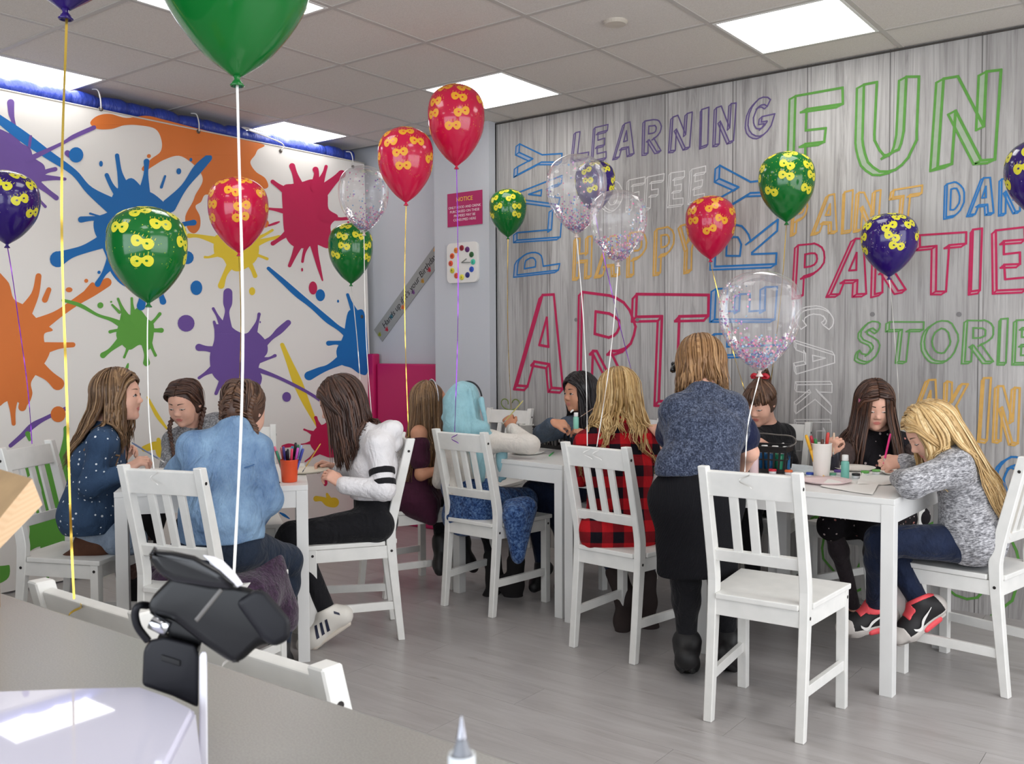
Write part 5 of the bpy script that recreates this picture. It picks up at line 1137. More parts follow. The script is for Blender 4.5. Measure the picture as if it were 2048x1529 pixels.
P = [ell(H.w(0, -.012, .028), np.array((.086, .106, .103)) * H.s, H.m, .01), ell(H.w(0, .01, -.03), np.array((.080, .080, .095)) * H.s, H.m, .03), cap(H.w(0, -.04, -.03), S['neck'] + FW * -.02, .068, .085, .05), cap(S['neck'] * .7 + S['sh'][0] * .3, S['neck'] * .4 + S['sh'][0] * .6, .070, .055, .05), cap(S['neck'] * .7 + S['sh'][1] * .3, S['neck'] * .3 + S['sh'][1] * .7, .070, .058, .05),
     cap(at(930, 880, 4.66), at(955, 900, 4.64), .045, .03, .04), cap(H.w(0, -.055, .02), at(915, 850, 4.68), .072, .062, .05), cap(at(905, 862, 4.70), at(965, 858, 4.64), .042, .040, .03)]
for o_, r0 in ((0, .0), (1, .0)):
    pass
P += [cap(at(948, 890, 4.62), at(956, 955, 4.60), .030, .022, .03), cap(at(962, 890, 4.62), at(962, 960, 4.61), .026, .018, .02), cap(at(1000, 885, 4.70), at(1008, 955, 4.70), .028, .020, .03), cap(at(1005, 900, 4.70), at(1000, 962, 4.71), .022, .014, .02)]
for a_, b_, r0 in (((890, 836, 4.715), (958, 858, 4.655), .016), ((900, 866, 4.68), (980, 868, 4.64), .020), ((893, 800, 4.735), (902, 850, 4.70), .018), ((915, 776, 4.70), (912, 838, 4.665), .010), ((940, 780, 4.67), (950, 850, 4.645), .010), ((962, 800, 4.68), (975, 862, 4.66), .012), ((958, 846, 4.635), (905, 880, 4.675), .012)):
    P.append(cap(at(*a_), at(*b_), r0, r0 * .8, .012))
P.append(ell(H.w(0, .100, -.012), np.array((.056, .075, .082)) * H.s, H.m, .008, 'sub'))
sdf_obj('headscarf', P, .0055, SCARF, S['root'], .0044, 38, 6, S['tc'])
arc_ = [H.w(.090 * math.sin(a), .030, .028 + .108 * math.cos(a)) for a in np.radians(np.linspace(-75, 75, 24))]
MB().tube(arc_, .0045, 6).build('headband', mat('dark_headband', srgb(36, 38, 44), .4), S['root'], True).location = -Vector(S['root'].location)
TWEED = cloth_speck('blue_tweed', srgb(26, 44, 82), srgb(52, 80, 128), srgb(92, 120, 160), 90)
_W = S['hip'] * .45 + S['chest'] * .55; _s = nz(S['hp'][1] - S['hp'][0])
P = [cap(S['hp'][0], S['hp'][1], .092, .096, .04), cap(S['hip'], _W, .096, .092, .04), cap(_W - _s * .045, _W + _s * .045, .095, .095, .04), cap(S['hp'][0], S['legs'][0][0], .092, .07, .04), cap(S['hp'][1], S['legs'][1][0], .092, .072, .04),
     cap(at(960, 1008, 4.66), at(1048, 1002, 4.86), .092, .070, .06), cap(at(1022, 1016, 4.54), at(1052, 1012, 4.62), .048, .046, .05), cap(at(1022, 1034, 4.50), at(1032, 1112, 4.48), .045, .014, .04), cap(at(1034, 1030, 4.49), at(1036, 1122, 4.47), .050, .008, .04), cap(at(1055, 1015, 4.55), at(1040, 1112, 4.48), .050, .012, .05), cut(at(935, 952, 4.74), (0, 0, 1))]
sdf_obj('tweed_skirt', P, .0062, TWEED, S['root'], .0022, 24, 4, S['tc'])
bottoms(S, BLACK, .0, name='tights'); [shoe(S, k, mat('dark_suede', srgb(30, 27, 28), .9), None, .006, .98, .12, 'boot') for k in (0, 1)]
P6 = S

DOFF = 0
# 7 dark-haired girl in a denim jacket ------------------------------------------------------
H = Frame(at(1160, 787, 5.24), dv(-.82, -.06, -.52), sc=.90)
S = figure('dark-haired girl in a blue denim jacket holding a mint paint bottle', at(1170, 985, 5.3), H, at(1176, 838, 5.30), at(1172, 890, 5.30), at(1168, 965, 5.32),
           (at(1138, 856, 5.22), at(1206, 856, 5.36)), (at(1148, 970, 5.26), at(1190, 970, 5.36)),
           ((at(1084, 868, 5.06), at(1106, 846, 4.94), dict(d=dv(.85, -.1, .2), nrm=dv(.1, .8, -.6), side=1, curl=(35, 45, 35))), (at(1205, 905, 5.18), at(1172, 885, 5.02), dict(d=dv(-.4, .8, -.2), nrm=dv(.6, .3, -.4), side=-1, curl=(50, 60, 40)))),
           ((at(1066, 985, 5.06), at(1085, 1130, 5.05), at(1070, 1150, 4.95)), (at(1110, 1000, 5.05), at(1140, 1130, 5.05), at(1120, 1150, 4.95))), SK_B, face=dict(lid=.15, brow=(.03, .02, .02), iris=(.04, .025, .02)))
top(S, DENIM, .013, sleeves=(.94, .9), cuts=[cut(at(1170, 955, 5.3), (0, 0, -1))], name='denim_jacket', wrinkle=.0024)
bottoms(S, NAVYJ, .008, name='jeans'); [shoe(S, k, BLKLEATHER) for k in (0, 1)]
sdf_obj('black_scarf', [cap(S['neck'] + dv(-.5, .2, -.5) * .02, S['neck'] + dv(.3, .1, .5) * .02, .062, .062, .03), cap(S['neck'] + dv(-.5, -.2, -.6) * .06, S['chest'] + dv(-.4, 0, -.7) * .07, .05, .06, .03)], .006, BLACK, S['root'], .003, 40, 4, S['tc'])
Q = hair_paths(H, 190, .22, 48, 312, lambda ph, t: dv(.10, -1, 0), 100, 21, wave=.003)
Q = push_out(S['top'], Q.reshape(-1, 3), .010).reshape(Q.shape)
Q = np.concatenate([Q, front_locks(H, 60, 7)])
locks_mesh('hair', Q, np.random.default_rng(1).uniform(.009, .014, len(Q)), HAIRS['black'], S['root'], axis=H.c); sdf_obj('hair_base', hair_cap(H), .006, HAIRS['black'], S['root'])

DOFF = .12
# 8 girl in the checked shirt ---------------------------------------------------------------
H = Frame(at(1237, 794, 4.14), dv(-.08, -.42, 1), sc=.93)
S = figure('girl with long tousled blonde hair in a red and black checked shirt, seen from behind', at(1238, 1095, 4.05), H, at(1234, 856, 4.07), at(1236, 945, 4.03), at(1238, 1062, 4.02),
           (at(1180, 890, 4.06), at(1290, 888, 4.07)), (at(1200, 1068, 4.02), at(1276, 1068, 4.03)),
           ((at(1160, 950, 4.14), at(1186, 948, 4.38), None), (at(1312, 962, 4.16), at(1296, 948, 4.42), None)),
           ((at(1206, 1072, 4.42), at(1250, 1195, 4.32), at(1245, 1230, 4.22)), (at(1292, 1075, 4.42), at(1292, 1205, 4.30), at(1312, 1250, 4.24))), SK_A)
top(S, cloth_check('red_black_check', srgb(178, 26, 34), srgb(22, 18, 26), .094), .017, extra=[cap(at(1205, 1062, 3.98), at(1272, 1064, 4.0), .092, .092, .05), cap(at(1275, 1050, 4.05), at(1290, 1066, 4.2), .085, .07, .05), cap(S['neck'] - UP * .01, S['neck'] + UP * .018, .052, .055, .012)], cuts=[cut(at(1238, 1098, 4.02), (0, 0, -1))], name='checked_shirt', wrinkle=.0026, h=.0058)
bottoms(S, NAVYJ, .004, name='jeans'); [shoe(S, k, mat('dark_brown_boot', srgb(44, 32, 30), .8), None, .008, 1.0, .12, 'boot') for k in (0, 1)]
Q = hair_paths(H, 260, lambda ph: .25 + .06 * math.cos(ph * 3), 62, 298, lambda ph, t: nz(np.array([0, 0, -1]) + .26 * math.sin(math.pi * (math.degrees(ph) - 62) / 236 + math.pi / 2) * RT * -1 * -1), 98, 31, wave=.012, wn=1.6, jit=.014, lvar=.22, lift=.016)
Q = push_out(S['top'], Q.reshape(-1, 3), .012).reshape(Q.shape)
locks_mesh('hair', Q, np.random.default_rng(1).uniform(.006, .012, len(Q)), HAIRS['blonde'], S['root'], axis=H.c); sdf_obj('hair_base', hair_cap(H, off=.01) + [], .006, HAIRS['blonde'], S['root'])

DOFF = 0
# 9 woman standing --------------------------------------------------------------------------
H = Frame(at(1402, 738, 3.86), dv(.04, -.50, 1), sc=1.0)
S = figure('woman standing in a navy marl short-sleeved top and black skirt, caramel bob hair', on_z(1400, 1318, 0), H, at(1406, 792, 3.76), at(1408, 872, 3.68), at(1390, 985, 3.63),
           (at(1354, 826, 3.72), at(1460, 820, 3.74)), (at(1352, 1000, 3.63), at(1432, 1000, 3.65)),
           ((at(1338, 892, 3.86), at(1318, 866, 4.12), dict(d=dv(-.2, .3, 1), nrm=UP, side=1)), (at(1500, 906, 3.72), at(1480, 950, 3.92), dict(d=dv(-.3, -.2, 1), nrm=UP, side=-1))),
           ((at(1372, 1165, 3.72), at(1374, 1292, 3.74), at(1376, 1296, 3.92)), (at(1446, 1165, 3.74), at(1456, 1286, 3.78), at(1474, 1300, 3.92))), SK_A, w=1.07, hc=1.08)
TEE = cloth_speck('navy_marl', srgb(36, 42, 58), srgb(60, 68, 88), srgb(96, 104, 124), 150)
top(S, TEE, .016, sleeves=(.29, .27), extra=[cap(at(1352, 935, 3.60), at(1428, 935, 3.62), .080, .078, .05)], cuts=[cut(at(1390, 950, 3.62), nz(np.array([0, 0, -1.0]) - .1 * FW))], name='marl_top', wrinkle=.0030, h=.006)
for k in (0, 1):
    s_, e_ = S['sh'][k], S['arms'][k][0]; sdf_obj('sleeve_band', [cap(s_ + (e_ - s_) * .50, s_ + (e_ - s_) * .64, .0675, .067, .006)], .006, cloth('navy_rib', srgb(26, 32, 60), .9), S['root'], .0006, 60, 3, S['tc'])
t = NT('black_rib_knit'); _w = t.n('TexWave', {'Vector': t.coord('tc'), 'Scale': 60.0, 'Distortion': .6}, wave_type='BANDS', bands_direction='X').outputs['Fac']
t.p(Base_Color=srgb(22, 22, 26), Roughness=.9, Specular_IOR_Level=.2); t.bump(_w, .4, .004); RIB = t.m
P = [cap(S['hp'][0], S['hp'][1], .103, .103, .05), cap(S['hip'], S['hip'] + UP * .09, .11, .10, .05), cap(at(1358, 1000, 3.62), at(1358, 1140, 3.68), .100, .088, .06), cap(at(1428, 1000, 3.64), at(1432, 1140, 3.72), .100, .085, .06), cap(at(1395, 1000, 3.6), at(1398, 1140, 3.66), .11, .09, .06), cut(at(1395, 1148, 3.7), (0, 0, -1))]
sdf_obj('skirt', P, .0066, RIB, S['root'], .0022, 22, 3, S['tc'])
bottoms(S, BLACK, .002, name='tights'); [shoe(S, k, BLKLEATHER, mat('black_sole', srgb(16, 16, 17), .7), .007, 1.08, .02) for k in (0, 1)]
Q = hair_paths(H, 270, .105, 50, 310, lambda ph, t: nz(np.array([0, 0, -1.0]) + .35 * (t - .4) * (-H.f)), 104, 41, wave=.004, wn=1.2, jit=.012, lift=.016, lvar=.15)
locks_mesh('hair', Q, np.random.default_rng(1).uniform(.008, .014, len(Q)), HAIRS['bob'], S['root'], axis=H.c)
sdf_obj('hair_base', hair_cap(H, off=.012) + [], .006, HAIRS['bob'], S['root'])
o = MB().tube(catmull([H.w(-.07, .02, .03), H.w(-.098, .035, .028), H.w(-.112, .03, .004)], 4), .012, 6).tube(catmull([H.w(-.07, .02, .03), H.w(-.108, .05, .045)], 3), .010, 6).build('hair_clip', mat('black_plastic_gloss', srgb(20, 20, 22), .25), S['root'], True); o.location = -Vector(S['root'].location)

# 10 girl with ponytail and red bow ---------------------------------------------------------
H = Frame(at(1520, 806, 4.88), dv(-.55, -.45, -.7), sc=.92)
S = figure('girl in a black cardigan with a brown ponytail and red bow, bent over the table', at(1540, 1000, 4.95), H, at(1536, 858, 4.95), at(1536, 915, 4.95), at(1542, 990, 4.97),
           (at(1502, 880, 4.86), at(1566, 872, 5.02)), (at(1522, 995, 4.92), at(1565, 995, 5.02)),
           ((at(1482, 925, 4.76), at(1490, 895, 4.62), None), (at(1576, 925, 4.86), at(1520, 884, 4.74), dict(d=dv(-1, .0, -.2), nrm=UP, side=-1))),
           ((at(1500, 1015, 4.66), at(1505, 1150, 4.66), at(1498, 1170, 4.55)), (at(1555, 1015, 4.70), at(1560, 1150, 4.70), at(1552, 1170, 4.58))), SK_A, face=dict(lid=.8, brow=(.10, .06, .04)))
top(S, BLACK, .012, sleeves=(1, .62), cuts=[cut(at(1540, 1000, 4.95), (0, 0, -1))], name='cardigan', wrinkle=.002)
sdf_obj('grey_lace_top', [cap(S['neck'] + dv(-.5, -.3, -.6) * .055, S['chest'] + dv(-.5, -.3, -.7) * .075, .042, .05, .03)], .006, cloth_dots('grey_lace', srgb(70, 70, 74), srgb(150, 150, 154), 90, .25), S['root'], .001, 40, 3, S['tc'])
bottoms(S, BLACK); [shoe(S, k, BLKLEATHER) for k in (0, 1)]
tie = H.w(0, -.060, .118); Q = []
for i in range(170):
    ph = r_.uniform(35, 325); th = np.radians(np.linspace(92, 18, 8)); a = skull(H, th, np.full(8, math.radians(ph)), .010 + r_.uniform(0, .004)); w_ = np.linspace(0, 1, 8)[:, None] ** 2.2
    Q.append(a * (1 - w_) + (tie + r_.normal(size=3) * .006) * w_)
for i in range(26):                            # fringe
    x0 = r_.uniform(-.045, .05); q = [H.w(x0 * .6, .045, .116), H.w(x0, .088, .092), H.w(x0 * 1.1, .104, .055), H.w(x0 * 1.15, .104, .026)]; Q.append(catmull(q, 3)[:8] if len(catmull(q, 3)) > 8 else catmull(q, 3))
Q = [q[:8] for q in Q]
locks_mesh('hair', np.array(Q), np.full(len(Q), .009), HAIRS['brown'], S['root'], axis=H.c); sdf_obj('hair_base', hair_cap(H), .006, HAIRS['brown'], S['root'])
Q = []
for i in range(60):
    e = r_.normal(size=3) * .010; Q.append(catmull([tie + e * .3, tie + H.u * .02 - H.f * .045 + e, tie - H.f * .085 - UP * .05 + e, tie - H.f * .075 - UP * .13 + e * 1.4, tie - H.f * .060 - UP * .21 + e * .8], 4))
locks_mesh('ponytail', np.array(Q), np.full(len(Q), .009), HAIRS['brown'], S['root'], axis=tie - H.f * .06 - UP * .1)
mb = MB()
for s in (-1, 1): mb.tube(catmull([tie + H.u * .01, tie + H.r * s * .030 + H.u * .026, tie + H.r * s * .046 + H.u * .008, tie + H.u * .008], 4), [.004] + [.010] * 11 + [.004], 6, flat=.5)
mb.build('bow', mat('red_satin', srgb(186, 24, 44), .4), S['root'], True).location = -Vector(S['root'].location)

# 11 girl in the black flowered dress -------------------------------------------------------
H = Frame(at(1749, 811, 4.50), dv(-.16, -.40, -1), sc=.93)
S = figure('girl in a sheer black dress with flowers, straight dark brown hair, painting', at(1765, 1040, 4.6), H, at(1756, 866, 4.58), at(1758, 930, 4.58), at(1764, 1018, 4.60),
           (at(1706, 890, 4.54), at(1808, 892, 4.62)), (at(1730, 1024, 4.58), at(1802, 1024, 4.64)),
           ((at(1668, 940, 4.42), at(1654, 908, 4.28), dict(d=dv(.35, .9, -.3), nrm=dv(-.6, .4, -.6), side=1, curl=(60, 70, 45))), (at(1842, 935, 4.46), at(1806, 935, 4.30), dict(d=dv(-.8, -.1, -.5), nrm=UP, side=-1))),
           ((at(1664, 1052, 4.32), at(1712, 1225, 4.44), at(1700, 1262, 4.34)), (at(1745, 1058, 4.26), at(1752, 1225, 4.50), at(1742, 1255, 4.40))), SK_A, face=dict(lid=.75, brow=(.06, .04, .03)))
FLO = cloth_dots('black_flower_mesh', srgb(26, 24, 28), srgb(206, 190, 188), 30, .17, srgb(34, 30, 34), srgb(178, 120, 112))
top(S, FLO, .010, sleeves=(.66, .66), extra=[cap(S['hp'][0], S['legs'][0][0], .088, .072, .04), cap(S['hp'][1], S['legs'][1][0], .088, .075, .04), cap(at(1800, 1020, 4.6), at(1838, 1035, 4.55), .07, .05, .05), cap(at(1700, 1045, 4.42), at(1745, 1050, 4.36), .07, .07, .05)], name='flowered_dress', wrinkle=.0024, neck=True)
sheer = cloth('sheer_black_mesh', srgb(72, 58, 56), .8, .2, 30)
for k in (0, 1):
    s_, e_ = S['sh'][k], S['arms'][k][0]; sdf_obj('sheer_sleeve', [cap(s_ + (e_ - s_) * .05, s_ + (e_ - s_) * .78, .058, .054, .01)], .006, sheer, S['root'], .002, 40, 3, S['tc'])
bottoms(S, cloth('dark_tights', srgb(60, 52, 56), .7, .1), -.006, name='tights'); [shoe(S, k, BLKLEATHER) for k in (0, 1)]
Q = hair_paths(H, 260, lambda ph: .34 if abs(math.degrees(ph) - 180) > 70 else .28, 26, 334, lambda ph, t: nz(np.array([0, 0, -1.0]) + (.20 * RT * (-1 if math.degrees(ph) < 180 else 1) + .06 * -FW) * min(1, 2 - 2 * t)), 92, 51, wave=.002, lift=.013)
Q = push_out(S['top'], Q.reshape(-1, 3), .010).reshape(Q.shape)
Q = np.concatenate([Q, front_locks(H, 80, 11)])
locks_mesh('hair', Q, np.random.default_rng(1).uniform(.008, .013, len(Q)), HAIRS['darkbrown'], S['root'], axis=H.c); sdf_obj('hair_base', hair_cap(H), .006, HAIRS['darkbrown'], S['root'])
cl = H.w(.078, .045, .055); MB().tube([cl, cl - H.u * .045 + H.r * .006], [.012, .007], 8).build('hair_clip', mat('pink_clip', srgb(170, 90, 120), .5), S['root'], True).location = -Vector(S['root'].location)

# 12 blonde girl in the grey jumper ---------------------------------------------------------
H = Frame(at(1866, 866, 3.66), dv(-.95, -.62, .05), sc=.94)
S = figure('girl with long pale blonde hair in a grey marl jumper and jeans, drawing', at(1945, 1128, 3.68), H, at(1914, 910, 3.68), at(1936, 985, 3.68), at(1945, 1080, 3.69),
           (at(1910, 938, 3.56), at(1896, 922, 3.82)), (at(1946, 1088, 3.61), at(1944, 1086, 3.77)),
           ((at(1822, 968, 3.52), at(1800, 958, 3.66), None), (at(1848, 940, 3.92), at(1806, 925, 3.84), dict(d=dv(-1, -.05, -.1), nrm=dv(0, .6, -.8), side=1, curl=(60, 80, 45)))),
           ((at(1762, 1082, 3.62), at(1752, 1216, 3.78), at(1690, 1228, 3.78)), (at(1772, 1086, 3.80), at(1840, 1208, 3.70), at(1775, 1256, 3.70))), SK_A, face=dict(lid=.8))
top(S, cloth_speck('grey_marl', srgb(92, 92, 96), srgb(150, 150, 154), srgb(200, 200, 204), 70, (1, 1, 3.4)), .016, extra=[cap(at(1955, 1075, 3.6), at(1952, 1075, 3.78), .095, .095, .06), cap(at(1935, 1060, 3.6), at(1930, 1060, 3.76), .085, .085, .06)], cuts=[cut(at(1945, 1118, 3.68), nz((0, 0, -1)))], name='grey_jumper', wrinkle=.0028, h=.0056)
bottoms(S, NAVYJ, .006, name='jeans')
CORAL = mat('coral_rubber', srgb(240, 84, 92), .55); PALE = mat('pale_grey_panel', srgb(206, 200, 194), .6); RUNB = mat('trainer_black', srgb(26, 24, 26), .65); TICK = mat('tick_white', srgb(236, 234, 230), .5)
for k in (0, 1):
    o = shoe(S, k, RUNB, PALE, .007, .94, name='trainer'); kn, an, toe = S['legs'][k]; d = nz(toe - an); up_ = nz(UP - d * d[2]); sd = np.cross(d, up_); sd = sd if sd.dot(FW) < 0 else -sd; fp = foot_prims(an, toe, .007, .94)
    fi = foot_prims(an, toe, .0095, .94)
    for nm, m_, cuts in (('toe_panel', PALE, [cut(an + d * .112, -d), cut(an - up_ * .030 + d * .10, nz(up_ - d * .5))]), ('mudguard', PALE, [cut(an - up_ * .062, up_)]), ('collar', CORAL, [cut(an + nz(kn - an) * .006, -nz(kn - an)), cut(an + nz(kn - an) * .024, nz(kn - an))]), ('heel_tab', PALE, [cut(an - d * .058, d)]), ('lace_panel', CORAL, [cut(an + d * .05 - up_ * .004, -nz(up_ + d * .45)), cut(an + d * .08, d), cut(an + d * .035, -d)])):
        b = sdf_obj(nm, fi + cuts, .0042, m_, S['root']); b.parent = o
    b = sdf_obj('coral_patch', [cap(an - d * .020 - up_ * .083 + sd * .018, an + d * .045 - up_ * .085 + sd * .024, .0150, .0125, .01)], .004, CORAL, S['root']); b.parent = o
    pts = []
    for q in range(8):
        t_ = q / 7; c0 = an + d * (.088 - .105 * t_) - up_ * (.046 + .016 * math.sin(PI * min(1, t_ * 2.2)) - .050 * max(0, t_ - .35)); w_ = .0015 + .0075 * math.sin(PI * min(1, .15 + t_ * .9)) * (1 - t_ * .55); pts.append((c0 - up_ * w_, c0 + up_ * w_))
    strip_on('curved_tick_logo', fi, pts, sd, TICK, o, S['root'])
Q = hair_paths(H, 260, lambda ph: .40 if 100 < math.degrees(ph) < 262 else .17, 44, 316, lambda ph, t: dv(.60 - .25 * t, -1, -.16) if 100 < math.degrees(ph) < 262 else dv(.12, -1, 0), 100, 61, wave=.004)
Q = push_out(S['top'] + S['hd'], Q.reshape(-1, 3), .011).reshape(Q.shape)
Q = np.concatenate([Q, front_locks(H, 60, 12)])
locks_mesh('hair', Q, np.random.default_rng(1).uniform(.008, .013, len(Q)), HAIRS['paleblonde'], S['root'], axis=H.c); sdf_obj('hair_base', hair_cap(H), .006, HAIRS['paleblonde'], S['root'])
P12 = S

dj = empty('jacket', at(285, 1100, 4.30)); tag(dj, 'black jacket bundled under the table by the banner', 'jacket')
sdf_obj('black_bundle', [cap(at(300, 1030, 4.45), at(290, 1075, 4.40), .070, .060, .06), cap(at(285, 1080, 4.40), at(270, 1150, 4.36), .055, .070, .05), cap(at(265, 1160, 4.36), at(275, 1200, 4.36), .07, .06, .05)], .008, mat('black_fleece', srgb(26, 24, 28), .95, vary=.3, vscale=60), dj, .006, 30, 9)
sdf_obj('fur_trim', [cap(at(288, 1080, 4.30), at(296, 1092, 4.30), .022, .018, .02), cap(at(258, 1110, 4.29), at(262, 1150, 4.29), .026, .026, .02)], .006, mat('brown_fur', srgb(96, 72, 66), .95, vary=.4, vscale=90), dj, .005, 80, 4)
# ------------------------------------------------------------------ balloons
def balloon_mat(name, c):
    t = NT(name); t.p(Base_Color=c, Roughness=.16, Specular_IOR_Level=.55, Coat_Weight=.6, Coat_Roughness=.04)
    tr = t.n('BsdfTranslucent', {'Color': tuple(min(1, x * 1.5) for x in c[:3]) + (1,)}); mx = t.n('MixShader', {0: .30})
    t.t.links.new(t.b.outputs[0], mx.inputs[1]); t.t.links.new(tr.outputs[0], mx.inputs[2]); t.t.links.new(mx.outputs[0], t.t.nodes['Material Output'].inputs[0]); return t.m
BAL = dict(green=balloon_mat('green_latex', srgb(14, 122, 48)), pink=balloon_mat('pink_latex', srgb(214, 30, 80)), purple=balloon_mat('purple_latex', srgb(52, 26, 122)))
t = NT('clear_latex'); gl = t.n('BsdfGlossy', {'Color': (1, 1, 1, 1), 'Roughness': .05}); tp = t.n('BsdfTransparent', {'Color': (.97, .965, .97, 1)}); df = t.n('BsdfDiffuse', {'Color': (.85, .82, .83, 1)})
fr_ = t.n('Fresnel', {'IOR': 1.28}); m1 = t.n('MixShader', {0: .075}); m2 = t.n('MixShader', {0: t.math('MINIMUM', t.math('MULTIPLY', fr_.outputs[0], 1.3), .42)})
t.t.links.new(tp.outputs[0], m1.inputs[1]); t.t.links.new(df.outputs[0], m1.inputs[2]); t.t.links.new(m1.outputs[0], m2.inputs[1]); t.t.links.new(gl.outputs[0], m2.inputs[2]); t.t.links.new(m2.outputs[0], t.t.nodes['Material Output'].inputs[0]); M_clear = t.m
M_print = mat('yellow_print', srgb(222, 214, 52), .4); M_print_o = mat('orange_print', srgb(232, 164, 40), .4)
t = NT('paper_confetti'); t.p(Base_Color=t.n('Attribute', attribute_name='ccol').outputs['Color'], Roughness=.5); M_conf = t.m
RIB_M = dict(gold=mat('gold_ribbon', srgb(226, 190, 84), .25, .85), white=mat('white_ribbon', srgb(232, 230, 226), .3), purple=mat('purple_ribbon', srgb(140, 60, 190), .25, .6), silver=mat('silver_ribbon', srgb(206, 204, 198), .3, .4))
PROF = catmull([(.035, 0), (.065, .022), (.20, .125), (.34, .29), (.435, .45), (.485, .62), (.5, .79), (.487, .95), (.43, 1.09), (.325, 1.19), (.17, 1.26), (0.001, 1.28)], 5)
def ribbon(root, a, b, col, w=.0055, sag=.012, seed=0, twists=3.0):
    r = np.random.default_rng(seed); n = 40; V = []; F = []; o = np.array(root.location); a, b = np.array(a), np.array(b)
    for i in range(n + 1):
        t_ = i / n; p = a * (1 - t_) + b * t_ + sag * math.sin(PI * t_) * RT * (1 if seed % 2 else -1) + .004 * math.sin(9 * t_ + seed) * FW
        an = .5 * math.sin(twists * 2 * PI * t_ + seed) * (.4 + t_) + .3; s = (RT * math.cos(an) + FW * math.sin(an)) * w / 2
        V += [p + s - o, p - s - o]
        if i < n: F.append((2 * i, 2 * i + 1, 2 * i + 3, 2 * i + 2))
    mesh_obj('ribbon', V, F, RIB_M[col], root, True)
    # curled tail at the tie
    c_ = [b - o + .018 * np.array([math.cos(k * .8) * (1 + k * .06), .4 * math.sin(k * .8), -.4 + .0 * k]) * .9 + np.array([0, 0, -.006 * k]) for k in range(9)]; V = []; F = []
    for i, p in enumerate(catmull(c_, 4)): V += [p + np.array([0, 0, w / 2]), p - np.array([0, 0, w / 2])]
    m = len(V) // 2; F = [(2 * i, 2 * i + 1, 2 * i + 3, 2 * i + 2) for i in range(m - 1)]
    mesh_obj('ribbon_curl', V, F, RIB_M[col], root, True)
